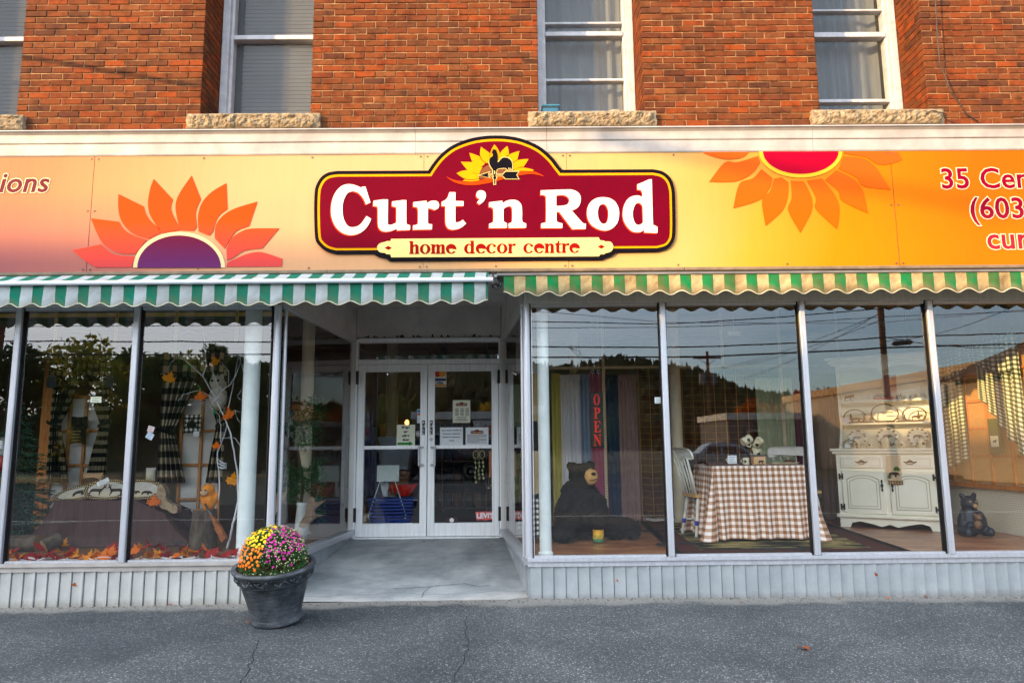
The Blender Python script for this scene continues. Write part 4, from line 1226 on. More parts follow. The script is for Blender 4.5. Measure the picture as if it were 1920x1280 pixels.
# sunflower, swoosh and cockerel vane
D_ = lambda Y: mk(820, 260, 1920 / 220, Y)
YPET = [[(715, 133, 1), (780, 180), (855, 235, 1), (855, 330), (845, 400, 1), (800, 400, 1), (740, 350), (705, 290), (700, 210)],
 [(525, 233, 1), (600, 255), (690, 290, 1), (720, 345), (780, 395, 1), (760, 430), (700, 465, 1), (640, 450), (580, 390), (545, 310)],
 [(385, 380, 1), (470, 382), (580, 385, 1), (620, 420), (680, 455), (740, 465, 1), (700, 540), (690, 572, 1), (600, 565), (540, 545), (480, 500), (430, 440)],
 [(315, 565, 1), (400, 530), (490, 515, 1), (540, 545), (600, 570), (685, 575, 1), (680, 650, 1), (600, 665), (520, 668), (440, 650), (370, 610)],
 [(410, 690, 1), (450, 670, 1), (560, 680), (650, 662), (685, 660, 1), (685, 690, 1), (550, 700)],
 [(935, 95, 1), (985, 160), (1020, 230, 1), (1010, 330), (1005, 400, 1), (865, 400, 1), (860, 330), (865, 240, 1), (895, 160)],
 [(1145, 120, 1), (1165, 190), (1172, 260, 1), (1120, 290), (1060, 330), (1010, 390, 1), (1012, 300), (1025, 250), (1060, 195)],
 [(1343, 203, 1), (1325, 280), (1310, 345, 1), (1250, 380), (1230, 400, 1), (1180, 400), (1140, 320, 1), (1160, 280), (1220, 240)],
 [(1493, 335, 1), (1440, 420), (1410, 462, 1), (1350, 465), (1270, 505, 1), (1220, 505, 1), (1230, 410, 1), (1290, 365), (1380, 340)],
 [(1580, 512, 1), (1550, 540, 1), (1400, 530), (1240, 525, 1), (1290, 497), (1360, 475), (1480, 485)]]
mb = MB()
for i, p in enumerate(YPET): mb.shape([smooth_loop(p, 4)], D_(SY - .0305 - .00008 * i), Vector((0, .0015, 0)))
sf = mb.build('sunflower', M_SYEL, sign)
mb = MB(); mb.shape([smooth_loop([(690, 655, 1), (690, 590), (720, 520), (770, 465), (850, 430), (960, 415), (1060, 440), (1130, 500), (1150, 570, 1), (1090, 640, 1), (900, 660, 1)], 4)], D_(SY - .0325), Vector((0, .001, 0)))
mb.build('disc', M_SBROWN, sf)
mb = MB(); mb.shape([smooth_loop([(135, 615, 1), (250, 668), (400, 698), (560, 700), (750, 668), (950, 610), (1150, 560), (1350, 530), (1500, 528), (1620, 550), (1755, 620, 1), (1620, 588), (1500, 580), (1350, 600), (1150, 645), (900, 712), (700, 750), (550, 762), (400, 748), (260, 702)], 5)], D_(SY - .0335), Vector((0, .001, 0)))
mb.build('swoosh', M_SORANGE, sign)
cock = [(905, 185), (935, 175), (965, 190), (970, 215), (985, 260), (988, 330), (985, 372), (1000, 385, 1), (1040, 332), (1090, 308), (1150, 315), (1200, 350), (1225, 410), (1226, 505, 1), (1205, 495, 1), (1200, 460, 1), (1190, 515, 1), (1168, 465, 1), (1150, 515, 1), (1115, 482), (1060, 482), (1000, 490), (970, 510, 1), (962, 580, 1), (948, 580, 1), (945, 525, 1), (928, 525, 1), (925, 580, 1), (905, 585, 1), (910, 515), (880, 470), (850, 410), (850, 350), (870, 310), (905, 285), (905, 240, 1), (880, 225, 1), (900, 210)]
cl = smooth_loop(cock, 3)
arrow = [(690, 600), (850, 548), (822, 590), (1070, 590), (1118, 540), (1325, 540), (1292, 592), (1328, 655), (1118, 655), (1070, 607), (822, 607), (858, 640)]
pole = [(928, 575), (950, 575), (950, 612), (966, 625), (966, 650), (950, 665), (950, 745), (928, 745), (928, 665), (914, 650), (914, 625), (928, 612)]
mb = MB()
for i, lp in enumerate((cl, arrow, pole)): mb.shape([inset(lp, -11)], D_(SY - .0350 - .0001 * i), Vector((0, .001, 0)))
ob = mb.build('cockerel_vane', M_SCREAM, sign)
mb = MB()
for i, lp in enumerate((cl, arrow, pole)): mb.shape([lp], D_(SY - .0368 - .0001 * i), Vector((0, .001, 0)))
mb.build('silhouette', M_SBLACK, ob)
# panel joints that run through the sign
mb = MB()
for x in (-.764, .573):
 for z0, z1 in ((3.13, 4.13),):
  pass
# ------------------------------------------------------------------ awnings
PER = .1985
M_AW_L = m_stripe('awning_stripes', S(0, 118, 94), S(190, 198, 198), PER, .35, .0268)
M_AW_R = m_stripe('weathered_awning_stripes', S(0, 128, 70), S(206, 182, 134), PER, .85, .0725)
M_PIPE = pm('awning_piping', S(214, 206, 180), S(170, 160, 130), 8, .8)
M_BAR = pm('white_bar', S(224, 228, 232), S(204, 210, 214), 5, .35, .1)
def valance(aw, x0, x1, y, ztop, drop, m, seed, amp=.019, phase=.5):
 mb = MB()
 n = int((x1 - x0) / .012)
 def wave(x): return amp * math.cos(2 * PI * (x - phase) / PER)
 def fn(u, v):
  x = x0 + (x1 - x0) * u
  zb = ztop - drop + wave(x)
  w = .010 * math.sin(x * 2 * PI / PER + seed) * (1 - v) + .012 * noise.noise(Vector((x * 2.2, v * 1.2, seed))) * (1 - v) + .004 * noise.noise(Vector((x * 14, v * 4, seed)))
  return (x, y + w, zb + (ztop - zb) * v)
 mb.grid(fn, n, 8, lambda u, v: (x0 + (x1 - x0) * u, (fn(u, v)[2] - (ztop - drop + wave(x0 + (x1 - x0) * u)))))
 mb.build('valance', m, aw, True)
 pts = [Vector(fn(i / n, 0)) + Vector((0, -.002, -.001)) for i in range(0, n + 1, 1)]
 t = MB(); t.tube(pts, .0045, 5); t.build('piping', M_PIPE, aw, True)
# left awning: fabric runs out to a white front bar
awl = thing('awning', 'green and white striped awning with a white front bar, sloping over the entrance', 'awning', (-4, -.3, 2.9), 'striped awnings')
x0, x1 = -8.0, -.163
mb = MB()
mb.grid(lambda u, v: (x0 + (x1 - x0) * u, -.262 + (-.515 + .262) * v, 2.981 + (2.868 - 2.981) * v - .006 * math.sin(v * PI) + .004 * noise.noise(Vector((u * 40, v * 3, 1)))), 200, 6, lambda u, v: (x0 + (x1 - x0) * u, .2 + .3 * (1 - v)))
mb.build('canopy', M_AW_L, awl, True)
mb = MB(); mb.tube([(x0, -.53, 2.853), (x1 + .045, -.53, 2.853)], .021, 12); mb.build('front_bar', M_BAR, awl, True, autosmooth=40)
valance(awl, x0, x1, -.505, 2.868, .208, M_AW_L, 1.3, phase=.0228)
mb = MB()
for x in (-.215, -4.4, -7.4):
 mb.bar((x, -.10, 2.93), (x, -.30, 2.80), .02, .03); mb.bar((x, -.30, 2.80), (x, -.50, 2.84), .02, .03)
mb.build('folding_arm', M_BLACK, awl)
mb = MB(); mb.tube([(x0, -.20, 2.93), (x1 + .03, -.20, 2.93)], .022, 10); mb.build('roller', M_ALU_DARK, awl)
# right awning: rolled up in its cassette, only the weathered valance hangs out
awr = thing('awning', 'weathered rolled-up green and cream striped awning stained with brown grime', 'awning', (4, -.3, 2.9), 'striped awnings')
x0, x1 = -.025, 8.0
mb = MB()
mb.bbox(x0 - .06, x1, -.412, -.15, 2.916, 2.938, .004)
mb.build('cassette', pm('cassette_grey', S(120, 116, 112), S(96, 92, 90), 6, .6, .2), awr)
valance(awr, x0, x1, -.40, 2.915, .165, M_AW_R, 4.1, phase=.1756)
mb = MB(); mb.tube([(x0, -.26, 2.89), (x1, -.26, 2.89)], .025, 10); mb.build('roller', M_AW_R, awr)
# brackets and the crank between the two awnings
mb = MB()
for x in (-.12, -.075): mb.bar((x, -.26, 2.97), (x, -.38, 2.83), .018, .04)
mb.tube([(-.12, -.38, 2.83), (-.08, -.40, 2.80), (-.05, -.38, 2.83), (-.07, -.36, 2.85)], .008, 6)
mb.tube([(-.10, -.36, 2.86), (-.06, -.36, 2.86)], .018, 8)
mb.build('bracket', M_BLACK, awr)
# ------------------------------------------------------------------ planter by the entrance
def m_pot():
 t = NT('pot_resin')
 o = t.coord('Object', (6, 6, 26))
 c = t.ramp(t.noise(o, 1.6, 6, .65), [(.3, (.018, .021, .024)), (.55, (.036, .04, .045)), (.75, (.085, .09, .098))])
 b = t.ramp(t.noise(t.coord('Object'), 7, 5, .7), [(.42, (1, 1, 1)), (.58, (2.2, 2.2, 2.2)), (.72, (3.6, 3.5, 3.4))])
 c = t.mix(.8, c, b, 'MULTIPLY')
 t.principled(c, .5, .15, t.bump(t.noise(o, 3, 4), .3, .004), .5)
 return t.m
M_POT = m_pot()
POT_LOC = (-1.848, -.735, .068); POT_ROT = (R(9.5), R(-1.5), 0)
pot = thing('flower_pot', 'round black resin flower pot with a moulded leaf band, standing by the entrance', 'plant pot')
prof = [(.0, 0), (.195, 0), (.208, .006), (.210, .03), (.203, .045), (.201, .05), (.238, .20), (.272, .325), (.274, .33), (.284, .338), (.290, .345), (.296, .352), (.308, .415), (.316, .422), (.330, .43), (.338, .442), (.334, .458), (.318, .466), (.300, .462), (.292, .44), (.285, .40)]
mb = MB(); mb.lathe(prof, (0, 0, 0), 64); body = mb.build('pot_body', M_POT, pot, True, autosmooth=50)
mb = MB()
for (r, z, n) in ((.2065, .045, 76), (.289, .347, 104), (.313, .418, 112)):
 for k in range(n):
  a = 2 * PI * k / n; mb.ball((r * math.cos(a), r * math.sin(a), z), .0058, 6, 4)
mb.build('beading', pm('pot_highlight', (.13, .135, .14, 1), (.06, .065, .07, 1), 10, .45, .1), body, True)
mb = MB()
rs = random.Random(5)
for k in range(7):
 a0 = 2 * PI * k / 7
 for s in (-1, 1):
  pts = []
  for i in range(9):
   u = i / 8; a = a0 + s * u * .38
   pts.append(((.299 + .03 * (.5 + .2 * math.sin(u * 9))) * math.cos(a) * .985, (.299 + .03 * (.5 + .2 * math.sin(u * 9))) * math.sin(a) * .985, .383 + .016 * math.sin(u * 8 + s)))
  mb.tube(pts, [.007 * (1 - .5 * i / 8) for i in range(9)], 6)
  for i in (2, 4, 6):
   p = Vector(pts[i]); a = a0 + s * i / 8 * .38
   q = p + Vector((-math.sin(a) * .02 * s, math.cos(a) * .02 * s, .016 * (1 if i % 4 else -1)))
   mb.tube([p, (p + q) / 2 + Vector((0, 0, .006)), q], [.004, .008, .001], 5)
mb.build('leaf_relief', M_POT, body, True)
mb = MB()
mb.grid(lambda u, v: ((.005 + .29 * v) * math.cos(2 * PI * u), (.005 + .29 * v) * math.sin(2 * PI * u), .425 + .016 * noise.noise(Vector((math.cos(2 * PI * u) * v * 6, math.sin(2 * PI * u) * v * 6, 0)))), 40, 8)
for k in range(420):
 a = rs.random() * 2 * PI; r = .285 * math.sqrt(rs.random()); s = rs.uniform(.004, .012)
 mb.ball((r * math.cos(a), r * math.sin(a), .432 + rs.random() * .006), (s, s * .6, s * .5), 5, 4, Euler((0, 0, rs.random() * 3)).to_matrix())
def m_soil():
 t = NT('potting_soil')
 rnd = t.n('NewGeometry').outputs['Random Per Island']
 c = t.ramp(rnd, [(0, S(70, 46, 36)), (.55, S(96, 66, 50)), (.86, S(120, 90, 70)), (.90, S(215, 205, 195)), (1, S(230, 222, 214))], 'CONSTANT')
 t.principled(c, .9, 0, t.bump(t.noise(t.coord('Object'), 120, 4), .5, .005), .2)
 return t.m
mb.build('soil', m_soil(), pot)
pot.scale = (.955,) * 3; pot.location = POT_LOC; pot.rotation_euler = POT_ROT
mum = thing('chrysanthemum', 'bushy chrysanthemum with yellow, orange and magenta blossoms growing in the black pot', 'plant')
rs = random.Random(11)
def leaf_card(mb, p, d, up, l, w, bend=.3):
 d = Vector(d).normalized(); s = d.cross(Vector(up))
 s = s.normalized() if s.length > 1e-4 else Vector((1, 0, 0)); n = s.cross(d)
 p = Vector(p)
 a = p + d * l * .5 + n * l * bend * .3; b = p + d * l
 mb.add([p, a + s * w / 2, b, a - s * w / 2, p + d * l * .25 + s * w * .35, p + d * l * .25 - s * w * .35], [(0, 4, 1, 2, 3, 5)])
fol = MB()
ctr = Vector((0.0, 0, .50))
def dome(az, el, k=1):
 r = (.265 + .015 * noise.noise(Vector((math.cos(az) * 2, math.sin(az) * 2, el * 3)))) * k
 return ctr + Vector((r * math.cos(az) * math.cos(el), r * math.sin(az) * math.cos(el), r * .98 * math.sin(el) + (0 if el > 0 else -.02)))
for k in range(5200):
 az = rs.random() * 2 * PI; el = math.asin(rs.uniform(-.38, 1)); kk = rs.uniform(.55, 1.0)
 p = dome(az, el, kk)
 if p.z < .43: p.z = .43 + rs.random() * .03
 d = (p - ctr).normalized() + Vector((rs.uniform(-.9, .9), rs.uniform(-.9, .9), rs.uniform(-.7, .7)))
 leaf_card(fol, p, d, (rs.uniform(-1, 1), rs.uniform(-1, 1), 1), rs.uniform(.02, .036), rs.uniform(.008, .016))
fol.build('foliage', m_leaf('mum_foliage', S(88, 128, 70), S(38, 66, 38), 20, .6, .25), mum)
st = MB()
for k in range(26):
 az = rs.random() * 2 * PI; p = dome(az, rs.uniform(.1, 1.2), .8)
 st.tube([(.03 * math.cos(az), .03 * math.sin(az), .42), (ctr + (p - ctr) * .5) + Vector((0, 0, -.04)), p], .004, 5)
st.build('stem', pm('mum_stem', S(70, 90, 50), S(50, 66, 38), 12, .7, .1), mum)
def blossom(mb, p, n, r):
 n = Vector(n).normalized(); x = n.orthogonal().normalized(); y = n.cross(x)
 for ring, (rr, h, m) in enumerate(((r, .15, 10), (r * .62, .42, 8))):
  for k in range(m):
   a = 2 * PI * (k + ring * .5) / m + rs.random() * .2
   d = x * math.cos(a) + y * math.sin(a); s = n.cross(d)
   c = p + n * r * h
   tip = c + d * rr + n * r * (.05 - ring * .05) + n * rs.uniform(-.1, .15) * r
   w = rr * .34
   mb.add([c, c + d * rr * .6 + s * w, tip, c + d * rr * .6 - s * w], [(0, 1, 2, 3)])
 mb.ball(p + n * r * .4, r * .22, 6, 4)
cols = {'y': MB(), 'o': MB(), 'm': MB(), 'b': MB()}
placed = []
tries = 0
while len(placed) < 430 and tries < 30000:
 tries += 1
 az = rs.uniform(-PI, PI); el = math.asin(rs.uniform(-.12, 1))
 p = dome(az, el, rs.uniform(.98, 1.06))
 # direction seen from the street: x right, front is -y
 x = math.cos(az) * math.cos(el); yv = math.sin(az) * math.cos(el); z = math.sin(el)
 if yv > .55 and z < .8: continue
 if x < -.05 + .25 * (z - .5): kind = 'y' if z > .62 + .10 * noise.noise(Vector((x * 4, yv * 4, 0))) else 'o'
 else: kind = 'm'
 if kind == 'o' and (z < .0 or (x > -.35 and z < .35 and rs.random() < .75)): continue
 if kind == 'm' and (z < .38 + .25 * noise.noise(Vector((x * 5, yv * 5, 2)))) and rs.random() < .96: continue
 if kind == 'm' and rs.random() < .35: continue
 if kind == 'm' and rs.random() < .34: kind = 'b'
 r = {'y': rs.uniform(.010, .016), 'o': rs.uniform(.010, .0175), 'm': rs.uniform(.008, .0145), 'b': .006}[kind]
 if any((p - q).length < (r + rq) * .95 for q, rq in placed): continue
 placed.append((p, r))
 n = (p - ctr).normalized() + Vector((rs.uniform(-.3, .3), rs.uniform(-.3, .3) - .15, rs.uniform(-.1, .3)))
 if kind == 'b': cols['b'].ball(p, .0065, 6, 5)
 else: blossom(cols[kind], p, n, r)
for k in range(90):
 az = rs.uniform(-1.9, .3); el = math.asin(rs.uniform(-.1, .7)); cols['b'].ball(dome(az, el, 1.03), .005, 6, 4)
cols['y'].build('yellow_blossom', pm('mum_yellow', S(252, 214, 10), S(246, 196, 4), 30, .6, 0), mum)
cols['o'].build('orange_blossom', pm('mum_orange', S(250, 142, 10), S(240, 112, 8), 30, .6, 0), mum)
cols['m'].build('magenta_blossom', pm('mum_magenta', S(226, 30, 160), S(190, 40, 140), 30, .6, 0), mum)
cols['b'].build('flower_bud', pm('mum_bud', S(206, 200, 150), S(150, 130, 100), 30, .7, 0), mum)
mum.scale = (.955,) * 3; mum.location = POT_LOC; mum.rotation_euler = POT_ROT
# ------------------------------------------------------------------ maple leaves
HALF = [(.0, -.30), (.10, -.27), (.34, -.37), (.31, -.22), (.60, -.08), (.49, .03), (.55, .27), (.35, .20), (.31, .31), (.19, .22), (.25, .52), (.12, .47), (0, .78)]
LEAF = HALF + [(-x, y) for x, y in HALF[-2:0:-1]]
def maple(name, size, m, seed, curl=.25, stalk=True):
 r_ = random.Random(seed)
 mb = MB()
 cz = lambda x, y: curl * (x * x + (y - .1) * (y - .1)) * .5 + .05 * math.sin(x * 6 + seed) + .06 * math.sin(y * 5 + seed * 2)
 fn = lambda x, y: Vector((x * size, y * size, cz(x, y) * size))
 c = fn(0, 0)
 pts = [fn(*p) for p in LEAF]
 mid = [fn(p[0] * .5, p[1] * .5) for p in LEAF]
 n = len(LEAF)
 mb.add([c] + mid + pts, [(0, 1 + i, 1 + (i + 1) % n) for i in range(n)] + [(1 + i, 1 + n + i, 1 + n + (i + 1) % n, 1 + (i + 1) % n) for i in range(n)])
 if stalk: mb.tube([fn(0, -.28), fn(.02, -.45), fn(.06, -.62)], .012 * size + .0006, 4)
 return mb
LEAFMAT = {
 'orange': m_leaf('leaf_orange', S(232, 122, 22), S(206, 84, 20), 6, .7, .3),
 'gold': m_leaf('leaf_gold', S(240, 164, 30), S(222, 122, 26), 6, .7, .3),
 'red': m_leaf('leaf_red', S(172, 30, 30), S(128, 16, 24), 6, .7, .3),
 'rust': m_leaf('leaf_rust', S(170, 84, 40), S(128, 62, 34), 6, .8, .2),
}
LCOL = {'orange': 'orange', 'gold': 'golden', 'red': 'red', 'rust': 'brown'}
protos = {}
def place_leaf(col, loc, rot, size, label, group=None, name='maple_leaf'):
 key = col
 if key not in protos:
  o = maple(name, 1.0, LEAFMAT[col], {'orange': 1, 'gold': 2, 'red': 3, 'rust': 4}[col], .45).build(name, LEAFMAT[col])
  protos[key] = o
 else:
  o = protos[key].copy(); COL.objects.link(o); o.name = name
 o.location = loc; o.rotation_euler = rot; o.scale = (size, size, size)
 o['label'] = label; o['category'] = 'leaf'
 if group: o['group'] = group
 elif 'group' in o: del o['group']
 return o
p = atz(1508, 1216, gz(1.8, -1.9) + .008)
place_leaf('rust', tuple(p + Vector((0, 0, .006))), (R(6), R(8), .6), .075, 'dry brown leaf lying alone on the open asphalt at the right', name='fallen_leaf')
p = atz(795, 1017, .30); place_leaf('rust', (p.x, p.y, .312), (.2, .1, 1.4), .05, 'tiny brown leaf lying on the concrete ramp before the doors', name='fallen_leaf')
for px, py, c in ((463, 1163, 'rust'), (468, 1156, 'rust'), (1372, 1121, 'rust'), (1390, 1128, 'rust'), (1575, 1117, 'gold'), (1665, 1118, 'orange'), (1736, 1115, 'rust'), (318, 1131, 'rust'), (930, 1014, 'rust'), (922, 1022, 'rust')):
 ramp = py < 1100
 p = atz(px, py, .29 if ramp else .058)
 z = (.30 if ramp else gz(p.x, p.y) + .012)
 place_leaf(c, (p.x, min(p.y, -.045) if not ramp else p.y, z), (rs.uniform(-.3, .3), rs.uniform(-.3, .3), rs.random() * 6), rs.uniform(.028, .042),
    'small ' + LCOL[c] + ' leaf scrap lying ' + ('on the ramp by the right door corner' if ramp else 'against the foot of the ribbed metal base'), 'leaf scraps along the shop foot', name='fallen_leaf')
# the dead leaf and scrape marks on the base panels
for px, py, c, lab in ((1157, 1088, 'orange', 'orange leaf scrap stuck on the ribbed base under the teddy bear'), (1642, 1077, 'rust', 'brown leaf scrap stuck on the ribbed base under the white hutch'), (139, 1096, 'rust', 'brown leaf scrap stuck on the white ribbed base at the left')):
 p = at(px, py, -.035)
 place_leaf(c, tuple(p), (R(86), .2, rs.random() * 2), .034, lab, name='fallen_leaf')
# grit and pebbles along the foot of the shop
mb = MB()
for k in range(520):
 x = rs.uniform(-5.2, 5.2); y = -.03 - abs(rs.gauss(0, .07)); s = rs.uniform(.003, .010)
 if -2.1 < x < .15: y -= .05
 mb.ball((x, y, gz(x, y) + s * .2), (s, s * .8, s * .5), 5, 4)
o = mb.build('gravel_grit', pm('grit', S(120, 112, 100), S(70, 64, 58), 60, .9, .2)); o['kind'] = 'stuff'
# ------------------------------------------------------------------ left display window
FL = .396
M_BLKPLAID = gingham('black_plaid', S(206, 190, 160), S(92, 86, 78), S(22, 22, 26), .075)
M_DKPLAID = gingham('dark_lined_plaid', S(150, 138, 110), S(34, 34, 36), S(18, 20, 24), .05)
M_BUFF = gingham('buffalo_check', S(226, 222, 212), S(96, 94, 92), S(20, 20, 22), .028)
M_TANWOOD = m_wood('honey_wood', S(176, 118, 66), S(130, 82, 44), (14, 14, 2), .45)
M_ORWOOD = m_wood('orange_pine', S(196, 124, 56), S(160, 94, 40), (10, 10, 1.2), .5)
M_WHITEPANEL = pm('white_backing', S(206, 204, 198), S(188, 184, 176), 3, .8, .1)
def lattice(name, label, px0, px1, pyt, Y, cols, rows, bar=.032, back=True, z0=FL, wood=M_TANWOOD):
 a = at(px0, 850, Y); b = at(px1, 850, Y); zt = at((px0 + px1) / 2, pyt, Y).z
 t = thing(name, label, 'panel', (a.x, Y, z0))
 mb = MB()
 for i in range(cols + 1):
  x = a.x + (b.x - a.x) * i / cols
  mb.bbox(x - bar / 2, x + bar / 2, Y - .018, Y + .018, z0, zt, .003)
 for j in range(rows + 1):
  z = z0 + bar / 2 + (zt - z0 - bar) * j / rows
  for i in range(cols):
   xa = a.x + (b.x - a.x) * i / cols + bar / 2; xb = a.x + (b.x - a.x) * (i + 1) / cols - bar / 2
   mb.bbox(xa, xb, Y - .015, Y + .015, z - bar / 2, z + bar / 2, .003)
 mb.build('wooden_frame', wood, t)
 if back:
  q = MB(); q.box(a.x - .005, b.x + .005, Y + .02, Y + .028, z0, zt); q.build('backing_sheet', M_WHITEPANEL, t)
 return t
YC = 2.0
lattice('french_door_panel', 'honey wood grid panel with white panes behind the left dark plaid curtains', 96, 186, 742, YC + .12, 3, 4)
lattice('french_door_panel', 'honey wood grid panel with white panes behind the black and white buffalo check curtains', 338, 414, 742, YC + .12, 2, 4)
t = MB()
a = at(70, 860, 2.2); b = at(98, 860, 2.2)
t.bbox(a.x, b.x, 2.2, 2.24, FL, at(80, 672, 2.2).z, .004)
tag(t.build('pine_board', M_ORWOOD, origin=(a.x, 2.2, FL)), 'tall orange pine board standing left of the dark plaid curtains', 'board')
def tied_curtain(name, label, px0, px1, pxt, pyt, pyb, ytie, Y, mat, seed, tie_m, group):
 """a side panel drawn in to a tie-back; pxt is the outer edge"""
 xo = at(pxt, 800, Y).x; x0 = at(px0, 800, Y).x; x1 = at(px1, 800, Y).x
 zt = at(px0, pyt, Y).z; zb = at(px0, pyb, Y).z; ztie = at(px0, ytie, Y).z
 th = thing(name, label, 'curtain', ((x0 + x1) / 2, Y, zb), group)
 mb = MB()
 left = abs(xo - x0) < abs(xo - x1)
 def fn(u, v):
  z = zb + (zt - zb) * v
  k = (z - ztie) / (zt - ztie) if z > ztie else (ztie - z) / (ztie - zb) * .55
  w = .34 + .66 * min(1, abs(k)) ** .8
  if left: x = x0 + (x1 - x0) * w * u
  else: x = x1 - (x1 - x0) * w * (1 - u)
  am = .028 * (1.0 - .5 * (w < .5))
  return (x, Y + am * math.sin(u * 5.5 * 2 * PI + seed) + .01 * noise.noise(Vector((u * 6, v * 5, seed))), z)
 mb.grid(fn, 46, 30, lambda u, v: (u * (x1 - x0) * 1.7, (zt - zb) * v))
 mb.build('panel', mat, th, True)
 q = MB()
 xm = x0 + (x1 - x0) * .17 if left else x1 - (x1 - x0) * .17
 hw = abs(x1 - x0) * .24
 pts = [(xm + hw * math.cos(s) * 1.0, Y - .05 * math.sin(s) - .01, ztie + .035 * math.cos(s) * (1 if left else -1) * -1) for s in [PI * i / 10 for i in range(11)]]
 for i in range(10):
  p, r = Vector(pts[i]), Vector(pts[i + 1])
  q.add([p + Vector((0, 0, -.02)), r + Vector((0, 0, -.02)), r + Vector((0, 0, .02)), p + Vector((0, 0, .02))], [(0, 1, 2, 3)])
 q.build('tie_band', tie_m, th, True)
 return th
tied_curtain('curtain', 'dark olive-lined black plaid curtain tied back beside the orange pine board', 92, 152, 92, 690, 905, 795, YC, M_DKPLAID, 1, M_BLKPLAID, 'plaid display curtains')
tied_curtain('curtain', 'dark olive-lined black plaid curtain tied back nearest the window mullion', 152, 206, 206, 690, 905, 795, YC, M_DKPLAID, 2, M_BLKPLAID, 'plaid display curtains')
tied_curtain('curtain', 'black and white buffalo check curtain tied back at the left of the birch branch', 300, 372, 300, 690, 905, 808, YC, M_BLKPLAID, 3, M_BUFF, 'plaid display curtains')
tied_curtain('curtain', 'black and white buffalo check curtain hanging behind the birch branch and owl', 382, 420, 420, 690, 905, 795, YC, M_BLKPLAID, 4, M_BUFF, 'plaid display curtains')
def val(name, label, px0, px1, pyt, pyb, Y, mat, seed, folds):
 a = at(px0, 700, Y); b = at(px1, 700, Y); zt = at(px0, pyt, Y).z; zb = at(px0, pyb, Y).z
 mb = MB(); curtain(mb, (a.x, Y), (b.x, Y), zb, zt, folds, .03, .1, seed=seed)
 o = mb.build(name, mat, None, True, origin=((a.x + b.x) / 2, Y, zb))
 return tag(o, label, 'curtain valance')
val('curtain_valance', 'gathered black and tan check valance over the buffalo check curtains', 298, 418, 655, 708, YC - .05, M_BLKPLAID, 5, 9)
val('curtain_valance', 'gathered dark plaid valance over the left plaid curtains', 90, 208, 668, 712, YC - .05, M_DKPLAID, 6, 9)
# cushions and small hangings
def slab(name, label, cat, px0, py0, px1, py1, Y, mat, bulge=.05, rot=0, group=None):
 c = at((px0 + px1) / 2, (py0 + py1) / 2, Y); a = at(px0, py0, Y); b = at(px1, py1, Y)
 w = abs(b.x - a.x); h = abs(a.z - b.z)
 mb = MB(); Mr = Matrix.Rotation(rot, 3, 'Y')
 for s in (-1, 1):
  def fn(u, v):
   e = (math.sin(PI * u) * math.sin(PI * v)) ** .45
   p = Mr @ Vector(((u - .5) * w * (1 - .06 * math.sin(PI * v)), s * bulge * e, (v - .5) * h * (1 - .06 * math.sin(PI * u))))
   return c + p
  mb.grid(fn, 14, 14, lambda u, v: (u * w, v * h))
 o = mb.build(name, mat, None, True, origin=tuple(c))
 return tag(o, label, cat, group), c, w, h
M_BLKCLOTH = cloth('black_cloth', S(26, 30, 28))
o, c, w, h = slab('cushion', 'black cushion with small pale lettering hanging on the left wooden grid', 'cushion', 134, 780, 161, 832, YC - .02, M_BLKCLOTH, .04)
mb = MB()
for i in range(4): mb.box(c.x - w * (.30 - .05 * (i % 2)), c.x + w * (.30 - .07 * (i % 2)), c.y - .052, c.y - .05, c.z - .02 - i * .035, c.z - .012 - i * .035)
mb.build('stitched_lines', pm('gold_thread', S(150, 140, 90), S(110, 100, 66), 60, .8, 0), o)
o, c, w, h = slab('hanging_towel', 'small buffalo check hanging with a black maple leaf between the check curtains', 'towel', 345, 776, 376, 812, YC - .02, M_BUFF, .015)
mb = MB(); mb.shape([[(x * .11, y * .11) for x, y in LEAF]], lambda x, y: Vector((c.x + x, c.y - .022, c.z + y - .02)), Vector((0, .003, 0))); mb.build('leaf_applique', M_BLKCLOTH, o)
mb = MB(); mb.box(c.x + .03, c.x + .10, c.y - .026, c.y - .024, c.z - .15, c.z - .09); mb.build('care_tag', M_PAPER, o)
# slips of paper stuck to the glass
def tagcard(px, py, w, h, Y, rot, label, m=M_PAPER, group=None, lines=3):
 c = at(px, py, Y); mb = MB(); Mr = Matrix.Translation(c) @ Matrix.Rotation(rot, 4, 'Y')
 mb.M = Mr; mb.box(-w / 2, w / 2, -.001, .001, -h / 2, h / 2)
 o = mb.build('price_tag', m, None, origin=tuple(c)); tag(o, label, 'price tag', group)
 q = MB(); q.M = Mr
 for i in range(lines):
  z = h * (.28 - .56 * i / max(1, lines - 1)) if lines > 1 else 0
  q.box(-w * .36, w * (.36 - .12 * (i % 2)), -.0018, -.0012, z - h * .03, z + h * .03)
 q.build('print_line', pm('grey_print', S(96, 100, 112), S(80, 84, 96), 40, .8, 0), o)
 return o
tagcard(180, 749, .10, .055, .02, 0, 'cream paper card on the glass beside the left plaid curtain', M_PAPER_CREAM)
tagcard(283, 804, .058, .052, .02, .25, 'pinkish paper slip stuck just above a bluish one on the second window', pm('paper_pink', S(222, 196, 196), S(214, 186, 186), 20, .8, 0))
tagcard(281, 817, .065, .058, .02, .5, 'bluish paper slip stuck just below a pinkish one on the second window', pm('paper_blue', S(196, 208, 226), S(186, 198, 218), 20, .8, 0))
